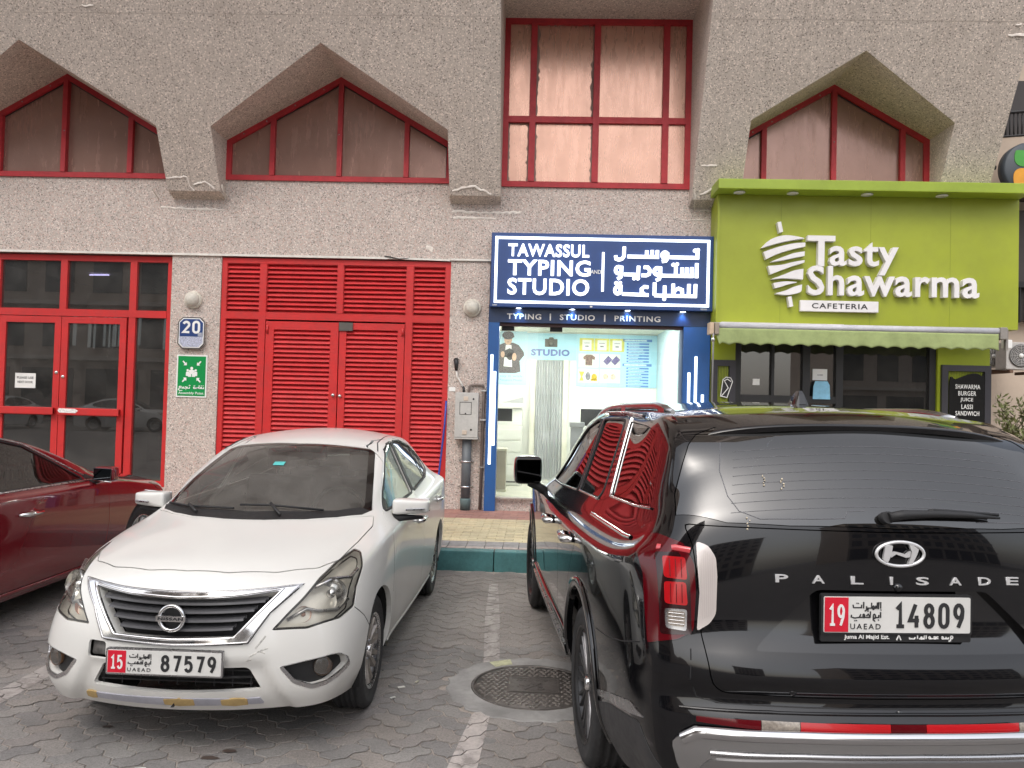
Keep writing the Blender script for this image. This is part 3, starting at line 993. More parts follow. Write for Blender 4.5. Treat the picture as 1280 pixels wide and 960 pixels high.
sg = thing('shop_sign', 'lit dark blue box sign reading TAWASSUL TYPING AND STUDIO in English and Arabic', 'sign', (0, F - .22, 0))
mb = MB(); mb.box(-.698, 2.438, -.0, .215, 3.115, 4.175, bev=.006); mb.build('sign_box', M_BLUE2, sg)
w = MB(); rect_frame(w, -.642, 2.385, 3.17, 4.118, .036, -.012, -.001); w.build('led_border', M_LED, sg)
lettering('TAWASSUL', (-.455, .69, 3.835, 4.015), -.032, -.002, M_LEDW, sg, 'letter', offset=.022, spacing=1.08, split=True)
lettering('TYPING', (-.455, .715, 3.565, 3.79), -.032, -.002, M_LEDW, sg, 'letter', offset=.022, spacing=1.08, split=True)
lettering('STUDIO', (-.455, .70, 3.29, 3.525), -.032, -.002, M_LEDW, sg, 'letter', offset=.022, spacing=1.08, split=True)
lettering('AND', (.715, .865, 3.61, 3.665), -.008, -.002, M_WHITE, sg, 'small_lettering', offset=.01)
mb = MB(); mb.box(.872, .905, -.028, -.002, 3.36, 3.915); mb.build('divider', M_LEDW, sg)
# Arabic words, drawn with straight strokes as on the sign (x right to left within the box)
def arabic_sign():
    zx = lambda px: 1.04 + (px - 75) / (1025 - 75) * (2.235 - 1.04)     # enlarged sign drawing -> metres
    zz = lambda py: 4.005 - (py - 150) / (790 - 150) * (4.005 - 3.245)
    sw = .046
    def word(parts, dots):
        mb = MB()
        for k, p in enumerate(parts):
            cl = p[0] == 'c'
            pts = [(zx(a), zz(b)) for a, b in (p[1:] if cl else p)]
            mb.stroke(pts, sw, -.030 - .0005 * k, -.002, closed=cl)
        for a, b in dots:
            mb.prism(arc(zx(a), zz(b), .026, .026, 0, 324, 9), -.0335, -.002)
        return mb.build('letter', M_LEDW, sg)
    def loop(cx, cy, rx, ry):
        return ['c'] + [(cx + rx * math.cos(i * PI / 6), cy + ry * math.sin(i * PI / 6)) for i in range(12)]
    # line 1  tawassul
    word([[(1005, 175), (1005, 270), (700, 270)], loop(642, 245, 30, 34), [(670, 215), (672, 285), (655, 312), (612, 320)]], [(975, 185), (1008, 178)])
    word([[(558, 190), (558, 270), (225, 270)], [(500, 190), (500, 268)], [(440, 195), (440, 268)], [(188, 155), (185, 270), (165, 300), (130, 312), (100, 300), (92, 262)]], [])
    # line 2  istudiyu
    word([[(1000, 335), (1000, 510)]], [])
    word([[(945, 385), (945, 490), (600, 490)], [(890, 390), (890, 488)], [(838, 390), (838, 488)], [(768, 378), (768, 488)], loop(560, 440, 32, 40), [(595, 385), (596, 480), (585, 530), (550, 548)]], [(738, 358), (780, 352)])
    word([[(410, 395), (455, 395), (480, 430), (472, 475), (440, 492), (385, 492)]], [])
    word([[(352, 380), (350, 485), (190, 485)], loop(128, 435, 32, 40), [(162, 385), (162, 470), (155, 515), (120, 540)]], [(305, 530), (348, 530)])
    # line 3  lil-tiba'a
    word([[(990, 585), (988, 728), (535, 728)], [(918, 585), (916, 726)], [(742, 585), (742, 726)], [(845, 700), (840, 655), (800, 640), (765, 660), (745, 700)], [(648, 610), (648, 726)], [(535, 575), (535, 728)]], [(645, 768)])
    word([[(470, 725), (175, 718)], [(465, 632), (420, 628), (390, 655), (392, 690), (420, 715)], loop(125, 675, 32, 42), [(157, 610), (155, 716)]], [(105, 590), (150, 588)])
arabic_sign()
mb = MB(); mb.box(-.665, -.60, -.003, -.001, 3.128, 3.15); mb.box(2.27, 2.36, -.003, -.001, 3.128, 3.15); mb.build('fine_print', pm('dull_print', (.3, .33, .4), .6, var=.5, vscale=90), sg)
mb = MB(); mb.prism(arc(.735, 3.142, .02, .014, 0, 330, 9), -.006, -.001); mb.build('emblem', _M['sub_letters'], sg)
lab = ('leftmost', 'second from left', 'third from left', 'rightmost')
for i, x in enumerate((-.29, .475, 1.26, 2.04)):
    t = thing('downlight', 'small lit downlight under the blue sign, %s of the four' % lab[i], 'lamp', (x, F - .15, 3.114), group='downlights under the blue sign')
    mb = MB(); mb.lathe([(.0, .0), (.05, .0), (.052, -.006), (.044, -.010), (.04, -.004)], axis='z', seg=20); mb.build('rim', M_STEEL, t)
    mb = MB(); mb.lathe([(.0, -.007), (.038, -.007)], axis='z', seg=20); mb.build('bulb', emis('downlight_white', (.8, .9, 1), 9), t)
    L = bpy.data.lights.new('downlight_beam', 'SPOT'); L.energy = 5; L.color = (.25, .55, 1.0); L.spot_size = R(100); L.spot_blend = .8; L.shadow_soft_size = .03
    lo = bpy.data.objects.new('downlight_beam', L); COL.objects.link(lo); lo.parent = t; lo.location = (0, 0, -.02); lo.rotation_euler = (R(14), 0, 0)

# ---- inside of the studio
room = thing('studio_room', 'bright white room seen through the glass of the blue shop', 'room', (0, F, 0))
M_WALLW = pm('room_white', (.74, .74, .69), .6, var=.04)
by = 2.5
mb = MB(); mb.box(-2.3, 2.30, by, by + .06, .386, 3.3); mb.build('back_wall', M_WALLW, room)
mb = MB(); mb.box(-.80, -.73, .11, by, .386, 3.3); mb.build('side_wall', M_WALLW, room)
mb = MB(); mb.box(2.10, 2.16, .11, by, .386, 3.3); mb.build('side_wall', pm('room_blue_white', (.52, .68, .74), .5, var=.08), room)
mb = MB(); mb.box(-.72, 2.095, .11, by - .003, .36, .3865); mb.build('floor', pm('floor_tile', (.62, .60, .52), .15, var=.05), room)
mb = MB(); mb.box(-.72, 2.095, .11, by - .003, 3.02, 3.06); mb.build('ceiling', pm('room_ceiling', (.75, .72, .6), .6, var=.04), room)
for x in (-.1, 1.3):
    mb = MB(); mb.box(x - .3, x + .3, .8, 1.4, 3.0, 3.018); mb.build('light_panel', emis('panel_light', (1, .98, .9), 25), room)
for x0_, x1_ in ((-.70, -.19), (-.19, .68), (.68, 2.095)):
    mb = MB(); mb.box(x0_ + .001, x1_ - .001, by - .014, by - .001, 2.08 if x0_ != -.19 else 2.53, 3.0)
    mb.build('blue_board', pm('pale_blue_board', (.42, .68, .80), .4, var=.05, vscale=1.5), room)
lettering('STUDIO', (-.12, .56, 2.60, 2.72), by - .02, by - .0145, pm('slate_blue_print', (.16, .20, .42), .5), room, offset=.05, spacing=1.1)
mb = MB()
mb.prism([(.12, 2.76), (.34, 2.76), (.34, 2.90), (.28, 2.90), (.265, 2.93), (.20, 2.93), (.185, 2.90), (.12, 2.90)], by - .018, by - .0145)
mb.lathe([(0, -.05), (.045, -.05), (.055, 0)], (.23, by - .015, 2.825), 'y', 18); mb.build('camera_picture', pm('camera_print', (.13, .12, .11), .5), room)
# poster: child in a dark jacket holding a camera (flat print)
pt = thing('poster', 'blue poster of a curly haired child in a dark jacket holding a camera', 'poster', (0, F + by, 0))
def flat(name, polys, m, y):
    mb = MB()
    for p in polys: mb.prism(p, y - .0015, y)
    return mb.build(name, m, pt)
flat('backing', [[(-.69, 2.10), (-.195, 2.10), (-.195, 3.02), (-.69, 3.02)]], pm('poster_blue', (.45, .70, .80), .5, var=.06), -.0145)
flat('jacket', [[(-.68, 2.28), (-.40, 2.28), (-.30, 2.31), (-.32, 2.50), (-.24, 2.60), (-.25, 2.66), (-.34, 2.78), (-.44, 2.82), (-.58, 2.82), (-.68, 2.78)]], pm('jacket_print', (.09, .075, .08), .6, var=.3, vscale=30), -.017)
flat('shirt', [[(-.60, 2.40), (-.45, 2.39), (-.47, 2.78), (-.57, 2.78)]], M_WHITE, -.0195)
flat('face', [arc(-.53, 2.87, .07, .09, 0, 345, 16)], pm('skin_print', (.58, .36, .25), .6), -.022)
hair = [(-.53 + .105 * math.cos(a) * random.uniform(.92, 1.08), 2.945 + .075 * math.sin(a) * random.uniform(.92, 1.08)) for a in [i * 2 * PI / 22 for i in range(22)]]
flat('hair', [hair], pm('hair_print', (.07, .06, .06), .8, var=.4, vscale=40), -.0245)
flat('camera', [[(-.59, 2.56), (-.43, 2.56), (-.42, 2.68), (-.50, 2.72), (-.58, 2.68)], arc(-.49, 2.58, .06, .07, 0, 340, 12)], M_INK, -.0265)
flat('hands', [arc(-.62, 2.61, .035, .055, 0, 340, 10), arc(-.415, 2.57, .04, .07, 0, 340, 10)], _M['skin_print'], -.029)
flat('eyes', [arc(-.555, 2.885, .008, .006, 0, 300, 6), arc(-.505, 2.885, .008, .006, 0, 300, 6), [(-.555, 2.832), (-.53, 2.825), (-.505, 2.832), (-.53, 2.835)]], M_INK, -.024)
for z, tx in ((2.225, 'say it with'), (2.155, 'Passport Photo')):
    mb_ = lettering(tx, (-.66, -.27, z - .022, z + .022), -.018, -.0165, _M['slate_blue_print'], pt, 'script', offset=-.0)
# product boards
M_YEL = pm('yellow_print', (.72, .66, .16), .5, var=.15, vscale=10)
M_GR = pm('grey_print', (.25, .24, .26), .6, var=.5, vscale=22)
bd = thing('price_board', 'pale board with yellow framed cards, shirts and mugs above the counter', 'board', (0, F + by, 0))
def fl(name, polys, m, y, par=None):
    mb = MB()
    for p in polys: mb.prism(p, y - .0015, y)
    return mb.build(name, m, par or bd)
rc = lambda a, b_, c, d: [(a, c), (b_, c), (b_, d), (a, d)]
for i in range(3):
    x = .73 + i * .265
    fl('yellow_card', [rc(x, x + .255, 2.70, 2.93)], M_YEL, -.0145)
    fl('card_paper', [rc(x + .05, x + .21, 2.72, 2.90)], M_WHITE, -.017)
    fl('card_print', [rc(x + .08, x + .18, 2.84, 2.85), rc(x + .1, x + .16, 2.775, 2.80)], M_GR, -.0195)
for i, (x, z) in enumerate(((.72, 2.42), (1.10, 2.42), (.72, 2.15), (1.10, 2.15))):
    fl('photo_card', [rc(x, x + .35, z, z + .235)], pm('card_grey', (.66, .67, .64), .5), -.0145)
fl('shirt_print', [[(.84, 2.45), (.96, 2.45), (.96, 2.56), (1.0, 2.55), (1.01, 2.60), (.95, 2.64), (.86, 2.64), (.80, 2.60), (.81, 2.55), (.84, 2.56)]], pm('shirt_p', (.22, .15, .13), .7, var=.4, vscale=30), -.0175)
for a in (0, .14):
    fl('booklet', [[(1.15 + a, 2.53), (1.22 + a, 2.46), (1.31 + a, 2.56), (1.24 + a, 2.63)]], pm('violet_print', (.16, .13, .28), .5, var=.4, vscale=30), -.0175 - a * .003)
fl('trophy', [[(.74, 2.18), (.82, 2.18), (.79, 2.25), (.83, 2.34), (.73, 2.34), (.77, 2.25)]], pm('lime_print', (.55, .62, .08), .5), -.0175)
fl('medal', [arc(.89, 2.26, .045, .075, 0, 340, 12)], M_GR, -.0175)
fl('gift', [arc(1.0, 2.25, .05, .06, 0, 340, 7), rc(.94, 1.05, 2.18, 2.22)], pm('gold_print', (.65, .45, .05), .5, var=.4, vscale=25), -.0178)
fl('mug_pair', [arc(1.2, 2.26, .045, .05, 0, 340, 9), arc(1.33, 2.26, .045, .05, 0, 340, 9)], pm('beige_print', (.6, .48, .38), .5, var=.3, vscale=25), -.0175)
sv = thing('service_list', 'column of narrow blue bars listing services on the back wall', 'board', (0, F + by, 0))
M_BARB = pm('bar_blue', (.12, .25, .58), .5, var=.1)
z = 2.93
for i in range(16):
    big_ = i in (0, 8)
    h = .045 if big_ else .03
    x0_, x1_ = (1.49, 2.00) if big_ else (1.56, 1.95)
    fl('list_bar', [rc(x0_, x1_, z - h, z)], M_BARB, -.0145, sv)
    fl('list_text', [rc(x0_ + .03, x0_ + (.42 if big_ else random.uniform(.2, .32)), z - h + .009, z - .009)], pm('pale_print', (.6, .74, .82), .5, var=.3, vscale=60), -.0175, sv)
    z -= h + .022
# curtain in the cubicle doorway
ct = thing('curtain', 'pleated silvery grey curtain hanging in the studio doorway under the word STUDIO', 'curtain', (0, F + by, 0))
mb = MB()
nx, nz = 60, 10
V = [[mb.bm.verts.new((-.02 + .47 * i / nx, -.05 - .028 * math.sin(i * 1.05 + .5 * math.sin(i * .4)) - .004 * math.sin(j + i), .42 + (2.52 - .42) * j / nz)) for i in range(nx + 1)] for j in range(nz + 1)]
for j in range(nz):
    for i in range(nx):
        mb.bm.faces.new((V[j][i], V[j][i + 1], V[j + 1][i + 1], V[j + 1][i])).smooth = True
mb.build('cloth', pm('curtain_grey', (.50, .51, .52), .5, var=.08), ct, recalc=False)
for x in (-.075, .50):
    mb = MB(); mb.box(x - .045, x + .045, -.06, -.016, .39, 2.53); mb.build('door_post', pm('cream_post', (.72, .70, .60), .4), ct)
mb = MB(); mb.box(.24, .25, -.10, -.09, 1.3, 2.0); mb.build('pull_rod', M_GREYM, ct)
# copier and small cabinet
cp = thing('copier', 'white floor standing photocopier with dark panel inside the blue shop', 'copier', (-.40, F + 1.9, .388))
M_OFFW = pm('copier_white', (.70, .69, .65), .4, var=.04)
mb = MB(); mb.box(-.30, .17, -.25, .25, .0, 1.0, bev=.015); mb.build('body', M_OFFW, cp)
for z in (.16, .36, .56, .76):
    mb = MB(); mb.box(-.285, .155, -.262, -.251, z, z + .17, bev=.005); mb.build('drawer', M_OFFW, cp)
mb = MB(); mb.box(-.30, .17, -.25, .25, 1.002, 1.06); mb.box(-.30, -.29, -.24, .25, 1.06, 1.26); mb.build('tray', M_OFFW, cp)
mb = MB(); mb.box(-.29, .0, -.2, .25, 1.061, 1.27); mb.build('dark_recess', M_DARK, cp)
mb = MB(); mb.box(.0, .17, -.22, .25, 1.061, 1.28, bev=.008); mb.build('side_unit', M_OFFW, cp)
mb = MB(); mb.box(-.2, .17, -.25, .25, 1.281, 1.36, bev=.01); mb.build('scanner', M_OFFW, cp)
mb = MB(); mb.faces([(-.18, -.2, 1.365), (.17, -.2, 1.365), (.17, .22, 1.365), (-.18, .22, 1.365), (-.10, .0, 1.39), (.17, -.05, 1.47), (.17, .22, 1.47), (-.12, .22, 1.39)], [(0, 1, 5, 4), (1, 2, 6, 5), (2, 3, 7, 6), (3, 0, 4, 7), (4, 5, 6, 7)]); mb.build('lid', M_GREYM, cp)
mb = MB(); mb.box(-.3, .1, -.27, -.26, .055, .075); mb.build('toe_slot', M_DARK, cp)
t = thing('bin', 'beige plastic cabinet standing on the shop floor in front of the copier', 'cabinet', (-.56, F + .9, .388))
mb = MB(); mb.box(-.14, .11, -.14, .14, .03, .62, bev=.01); mb.build('body', pm('beige_plastic', (.42, .37, .30), .5), t)
mb = MB(); mb.box(-.15, .12, -.15, .15, .622, .66, bev=.006); mb.box(-.15, .12, -.15, .15, 0, .028); mb.build('rim', pm('beige_rim', (.6, .56, .45), .5), t)
t = thing('counter', 'white shop counter with a dark monitor behind the roof of the black car', 'counter', (1.35, F + 1.6, .388))
mb = MB(); mb.box(-.55, .7, -.3, .3, 0, .86, bev=.01); mb.build('desk', M_OFFW, t)
mb = MB(); mb.box(-.62, -.22, .02, .05, 1.02, 1.30, bev=.006); mb.box(-.45, -.38, .0, .08, .86, 1.03); mb.box(-.5, -.33, -.06, .1, .861, .875); mb.build('monitor', M_BLACKP, t)
mb = MB(); mb.box(-.80, -.56, -.15, .1, 1.0, 1.08, bev=.01); mb.box(-.78, -.58, -.12, .08, .0, 1.0); mb.build('printer', M_GREYM, t)

# ================================================================== GREEN CAFETERIA
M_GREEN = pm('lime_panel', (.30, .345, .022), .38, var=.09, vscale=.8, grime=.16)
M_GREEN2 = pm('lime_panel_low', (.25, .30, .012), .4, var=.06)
GX0, GX1 = 2.455, 6.54
gp = F - .40
cf = thing('cafeteria_sign', 'lime green fascia with raised white words Tasty Shawarma CAFETERIA', 'sign', (0, gp, 0))
mb = MB(); mb.box(GX0 + .02, GX1, 0, .39, 2.93, 4.72)
mb.build('fascia', M_GREEN, cf)
mb = MB(); mb.box(2.36 + .02, GX1 + .0, -.30, .39, 4.722, 4.86, bev=.01); mb.build('canopy', pm('lime_canopy', (.27, .36, .03), .4), cf)
mb = MB(); mb.box(2.44, GX0 + .018, -.02, .39, 2.93, 4.72); mb.build('side_panel', M_GREEN, cf)
mb = MB()
for x in (3.32, 4.54, 5.62):
    mb.box(x - .002, x + .002, -.0015, 0, 2.94, 4.72)
mb.build('panel_joint', pm('joint_green', (.2, .25, .02), .6), cf)
for i, x in enumerate((2.70, 3.42, 4.42, 5.42)):
    t = thing('downlight', 'unlit round downlight under the green canopy, %s of the four' % lab[i], 'lamp', (x, gp - .15, 4.72), group='downlights under the green canopy')
    mb = MB(); mb.lathe([(.0, -.002), (.07, -.002), (.078, -.014), (.06, -.022)], axis='z', seg=20); mb.build('rim', M_WHITE, t)
    mb = MB(); mb.lathe([(.0, -.012), (.06, -.018)], axis='z', seg=20); mb.build('bulb', pm('bulb_off', (.6, .6, .58), .3), t)
M_LET = pm('raised_letter_white', (.74, .72, .72), .45, var=.05, grime=.12)
def raised(body, box, off, sp=1.):
    lettering(body, box, -.085, -.001, M_LET, cf, 'letter', offset=off, split=True, spacing=sp)
raised('T', (3.655, 4.03, 3.735, 4.155), .02)
raised('asty', (3.955, 4.885, 3.625, 4.075), .018, 1.06)
raised('Shawarma', (3.665, 5.97, 3.335, 3.745), .018, 1.06)
mb = MB(); mb.box(3.575, 4.63, -.07, -.001, 3.115, 3.265, bev=.006)
cfb = mb.build('nameplate', M_LET, cf)
lettering('CAFETERIA', (3.73, 4.485, 3.155, 3.228), -.0735, -.0705, M_INK, cf, offset=.012, spacing=1.15)
kx = lambda px: 3.03 + (px - 85) / (505 - 85) * (3.625 - 3.03)
kz = lambda py: 4.335 - (py - 60) / (840 - 60) * (4.335 - 3.165)
for top, bot in (
    ([(88, 300), (170, 225), (290, 185), (400, 188), (495, 207)], [(495, 210), (400, 222), (250, 255), (88, 303)]),
    ([(107, 340), (250, 290), (400, 255), (505, 247)], [(503, 283), (380, 310), (240, 355), (130, 408)]),
    ([(185, 425), (300, 380), (400, 345), (500, 327)], [(498, 368), (400, 388), (300, 410), (185, 430)]),
    ([(150, 468), (280, 455), (400, 425), (500, 408)], [(498, 430), (400, 460), (290, 500), (175, 545)]),
    ([(190, 585), (300, 545), (400, 505), (490, 487)], [(487, 585), (400, 580), (300, 577), (190, 589)]),
    ([(203, 625), (270, 612), (340, 606), (430, 610)], [(428, 614), (350, 632), (290, 652), (220, 672)]),
    ([(232, 715), (320, 690), (400, 655), (480, 632)], [(476, 685), (450, 708), (340, 730), (235, 722)])):
    pl = spline([(kx(a), kz(b_)) for a, b_ in top], 4) + spline([(kx(a), kz(b_)) for a, b_ in bot], 4)
    mb = MB(); mb.prism(pl, -.085, -.001); mb.build('kebab_slice', M_LET, cf)
for q in ([(232, 65), (268, 58), (290, 150), (255, 160)], [(345, 748), (380, 742), (398, 832), (362, 840)]):
    mb = MB(); mb.prism([(kx(a), kz(b_)) for a, b_ in q], -.085, -.001); mb.build('kebab_skewer', M_LET, cf)

# lower cafeteria front
cs = thing('cafeteria_shopfront', 'cafeteria front with black framed glazing between lime green wall panels', 'shopfront', (0, F, 0))
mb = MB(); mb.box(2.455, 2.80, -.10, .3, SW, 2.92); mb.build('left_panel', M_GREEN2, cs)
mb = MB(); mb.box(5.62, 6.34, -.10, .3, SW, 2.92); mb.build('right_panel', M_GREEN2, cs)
mb = MB(); mb.box(6.30, 6.36, .20, .34, SW, 2.92); mb.build('corner_board', M_DARK, cs)
M_BLK = pm('black_frame', (.015, .015, .016), .4)
w = MB(); rect_frame(w, 2.802, 5.618, .25, 2.92, .09, -.06, .06)
for x in (3.34, 3.81, 4.275):
    w.box(x - (.05 if x != 3.34 else .02), x + (.05 if x != 3.34 else .02), -.07, .05, .34, 2.83)
w.box(2.89, 4.225, -.066, .045, 1.86, 1.96)
w.build('frame', M_BLK, cs)
gl = glass_mat('cafe_glass', (.24, .24, .25), ior=1.55, dirt_sheen=.08, extra=.05)
for a, b_, za, zb in ((2.89, 3.32, 1.96, 2.83), (3.36, 3.76, 1.96, 2.83), (3.86, 4.225, 1.96, 2.83), (4.325, 5.53, .34, 2.83), (2.89, 3.76, .34, 1.86), (3.86, 4.225, .34, 1.86)):
    mb = MB(); mb.box(a, b_, -.012, -.004, za, zb); mb.build('pane', gl, cs)
mb = MB(); mb.box(5.38, 5.50, .02, .03, .34, 2.83); mb.build('inner_jamb', pm('grey_jamb', (.25, .25, .23), .5), cs)
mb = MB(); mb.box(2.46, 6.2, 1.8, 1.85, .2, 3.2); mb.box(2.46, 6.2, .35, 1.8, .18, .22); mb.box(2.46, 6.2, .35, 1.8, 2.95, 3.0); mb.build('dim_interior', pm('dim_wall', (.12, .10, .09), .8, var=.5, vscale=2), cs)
t = thing('counter', 'dim stainless counter inside the dark cafeteria', 'counter', (4.2, F + 1.2, .22))
mb = MB(); mb.box(-1.3, .9, -.3, .3, 0, .9, bev=.01); mb.build('body', M_GREYM, t)
mb = MB(); mb.box(-.9, -.3, -.2, .2, .9, 1.5, bev=.02); mb.build('fridge', pm('fridge_grey', (.2, .2, .2), .4), t)
mb = MB(); mb.box(3.07, 3.17, F - .018, F - .0135, 2.10, 2.19); tag(mb.build('paper_notice', M_WHITE), 'small white note on the left pane of the dark cafeteria window', 'notice')
mb = MB(); mb.box(3.915, 4.12, F - .018, F - .0135, 2.19, 2.35)
t = mb.build('paper_notice', M_WHITE); tag(t, 'white paper notice with one printed line on the cafeteria window above the blue bag', 'notice')
lettering('CLOSED', (3.98, 4.06, 2.255, 2.275), F - .0195, F - .0182, M_INK, t)
mb = MB(); mb.prism([(3.90, 1.92), (4.14, 1.92), (4.13, 2.12), (4.10, 2.175), (3.93, 2.175), (3.905, 2.1)], F - .09, F - .075)
tag(mb.build('blue_bag', pm('light_blue_plastic', (.22, .48, .66), .4, var=.15, vscale=12, bump=.5, bscale=30)), 'light blue plastic sheet hanging on the cafeteria window under a white notice', 'bag')
# menu boards
def board(x0_, x1_, z0_, z1_, lb):
    b_ = thing('menu_board', lb, 'sign', (0, F - .10, 0))
    w = MB(); rect_frame(w, x0_, x1_, z0_, z1_, .085, -.05, -.001); w.build('frame', pm('charcoal_frame', (.03, .028, .035), .5), b_)
    w = MB(); n_ = int((x1_ - x0_ - .17) / .022)
    for i in range(n_):
        w.box(x0_ + .087 + i * .022, x0_ + .087 + i * .022 + .012, -.016, -.008, z0_ + .087, z1_ - .087)
    o = w.build('ribbed_panel', M_GREEN2, b_); o['kind'] = 'stuff'
    w = MB(); w.box(x0_ + .086, x1_ - .086, -.007, -.001, z0_ + .086, z1_ - .086); w.build('backing', pm('dark_green', (.12, .15, .01), .5), b_)
    return b_
mR = board(5.66, 6.335, 1.0, 2.445, 'black framed menu board reading SHAWARMA BURGER JUICE LASSI SANDWICH')
w = MB(); w.prism(spline([(5.77, 1.15), (5.765, 2.20), (5.85, 2.245), (6.0, 2.31), (6.12, 2.335), (6.20, 2.30), (6.245, 2.22), (6.25, 1.15)], 4), -.045, -.02); w.build('black_panel', pm('gloss_black_panel', (.008, .008, .008), .25), mR)
for i, (tx, a, b_) in enumerate((('SHAWARMA', 5.845, 6.185), ('BURGER', 5.885, 6.13), ('JUICE', 5.915, 6.09), ('LASSI', 5.93, 6.085), ('SANDWICH', 5.85, 6.175))):
    z = 2.145 - i * .093
    lettering(tx, (a, b_, z - .032, z + .032), -.049, -.0455, M_WHITE, mR, offset=.008, spacing=1.1)
mL = board(2.46, 2.795, 1.0, 2.44, 'narrow black framed green panel with a white outlined wrap drawing beside the blue shop')
w = MB()
q = lambda px, py: (2.46 + (px - 45) / (265 - 45) * .335, 2.44 - (py - 385) / (730 - 385) * .62)
for k, (pts, cl) in enumerate((([(150, 540), (180, 520), (220, 525), (238, 555), (190, 680), (130, 670)], True), ([(160, 545), (200, 605), (140, 668)], False), ([(165, 548), (190, 535), (225, 555)], False))):
    w.stroke([q(*p) for p in pts], .011, -.052 - .0005 * k, -.046, closed=cl)
w.build('wrap_outline', M_WHITE, mL)
w = MB(); w.prism([q(*p) for p in [(150, 540), (180, 520), (220, 525), (238, 555), (190, 680), (130, 670)]], -.046, -.03); w.build('wrap_body', M_INK, mL)

# awning, rolled up under the fascia
aw = thing('awning', 'rolled up pale green awning with a scalloped valance under the green fascia', 'awning', (0, F - .72, 0))
mb = MB(); mb.tube([(2.36, .02, 2.865), (6.10, .02, 2.872)], .045, 16); mb.build('roller', pm('roller_grey', (.52, .52, .55), .4, grime=.3), aw)
mb = MB(); mb.box(2.47, 4.10, .08, .30, 2.90, 2.925); mb.build('cover_strip', M_PVCW, aw)
mb = MB(); mb.box(2.50, 6.2, .31, .34, 2.86, 2.92); mb.build('dark_gap', M_DARK, aw)
mb = MB()
nx, nz = 240, 8
def vz(x):
    ph = (x - 2.36) / .205
    return 2.625 + .022 * abs(math.cos(PI * ph)) + .01 * math.sin(x * 1.1)
V = []
for j in range(nz + 1):
    row = []
    for i in range(nx + 1):
        t_ = i / nx; x = 2.34 + 3.74 * t_
        zb_ = 2.605 + .028 * abs(math.sin(PI * (x - 2.34) / .208))
        if x < 2.48: x = x + (1 - j / nz) * (2.48 - x) * .55
        z = zb_ + (2.83 - zb_) * j / nz
        y = -.03 + .012 * math.sin(x * 9 + 2 * math.sin(x * 3)) * (1 - j / nz) + .006 * math.sin(x * 31) * (1 - j / nz)
        row.append(mb.bm.verts.new((x, y, z)))
    V.append(row)
for j in range(nz):
    for i in range(nx):
        mb.bm.faces.new((V[j][i], V[j][i + 1], V[j + 1][i + 1], V[j + 1][i])).smooth = True
va = mb.build('valance', pm('valance_green', (.30, .36, .15), .8, var=.12, vscale=5, grime=.25, bump=.15, bscale=40), aw, recalc=False)
sm_ = va.modifiers.new('thickness', 'SOLIDIFY'); sm_.thickness = .004
for x, c_ in ((2.31, (.55, .42, .30)), (2.38, (.3, .25, .2))):
    mb = MB(); mb.box(x - .03, x + .03, -.06, .10, 2.74, 2.90, bev=.01); mb.build('bracket', pm('rust_plastic_%d' % int(c_[0] * 100), c_, .6, grime=.4), aw)
mb = MB(); mb.box(6.10, 6.19, -.04, .32, 2.76, 2.92, bev=.01); mb.box(6.19, 6.22, .0, .05, 2.62, 2.9); mb.build('bracket', pm('grey_bracket', (.25, .23, .21), .5, grime=.5), aw)
mb = MB(); mb.tube([(2.33, -.05, 2.76), (2.335, -.05, 2.62), (2.36, .10, .9)], .011, 8); mb.build('crank_rod', M_GREYM, aw)
mb = MB(); mb.lathe([(0, 0), (.018, 0), (.024, -.03), (.02, -.06), (0, -.065)], (2.332, -.05, 2.70), 'z', 12); mb.build('crank_eye', M_STEEL, aw)
t = thing('flood_lamp', 'small white floodlight hanging at the right end of the awning', 'lamp', (6.33, F - .5, 2.72))
mb = MB(); mb.box(-.055, .055, -.04, .04, -.06, .06, bev=.012); mb.build('housing', M_WHITE, t)
mb = MB(); mb.tube([(0, 0, .05), (.02, .05, .12), (.0, .15, .18)], .012, 8); mb.build('arm', M_GREYM, t)

# ================================================================== NEXT BUILDING ON THE RIGHT
M_BEIGE = pm('beige_render', (.56, .46, .37), .85, var=.06, vscale=1, grime=.12, bump=.2, bscale=60)
nb = thing('corner_building', 'beige rendered building with dark curved balconies at the right edge', 'building', (0, 13.4, 0))
mb = MB(); mb.box(7.78, 14, .3, 6, 0, 5.5); mb.box(7.4, 14, .3, 6, 7.6, 12); mb.build('wall', M_BEIGE, nb)
def balcony(z0, z1, x0_, depth):
    n_ = 16
    pts = [(14, 0.3), (14, -depth)] + [(x0_ + 2.2 - 2.2 * math.sin(R(90 * i / n_)), .3 - depth * math.cos(R(90 * i / n_))) for i in range(n_ + 1)]
    mb = MB()
    mp = lambda x, y, z: (x, z, y)
    mb.prism(pts, z0, z1, mp=mp)
    mb.build('balcony', M_BEIGE, nb)
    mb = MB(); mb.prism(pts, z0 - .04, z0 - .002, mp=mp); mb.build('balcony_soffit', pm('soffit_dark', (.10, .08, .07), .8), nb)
    rail = [p for p in pts[2:]]
    mb = MB(); mb.tube([(x, y, z1 + .42) for x, y in rail], .03, 8)
    mb.tube([(x, y, z1 + .02) for x, y in rail], .02, 8); mb.build('rail', M_BLK, nb)
    mb = MB()
    for a, b_ in zip(rail, rail[1:]):
        for k in range(3):
            x, y = a[0] + (b_[0] - a[0]) * k / 3, a[1] + (b_[1] - a[1]) * k / 3
            mb.tube([(x, y, z1), (x, y, z1 + .42)], .012, 5)
    mb.build('baluster', M_BLK, nb)['kind'] = 'stuff'
balcony(5.55, 6.42, 7.0, .8)
balcony(9.2, 9.9, 7.0, .8)
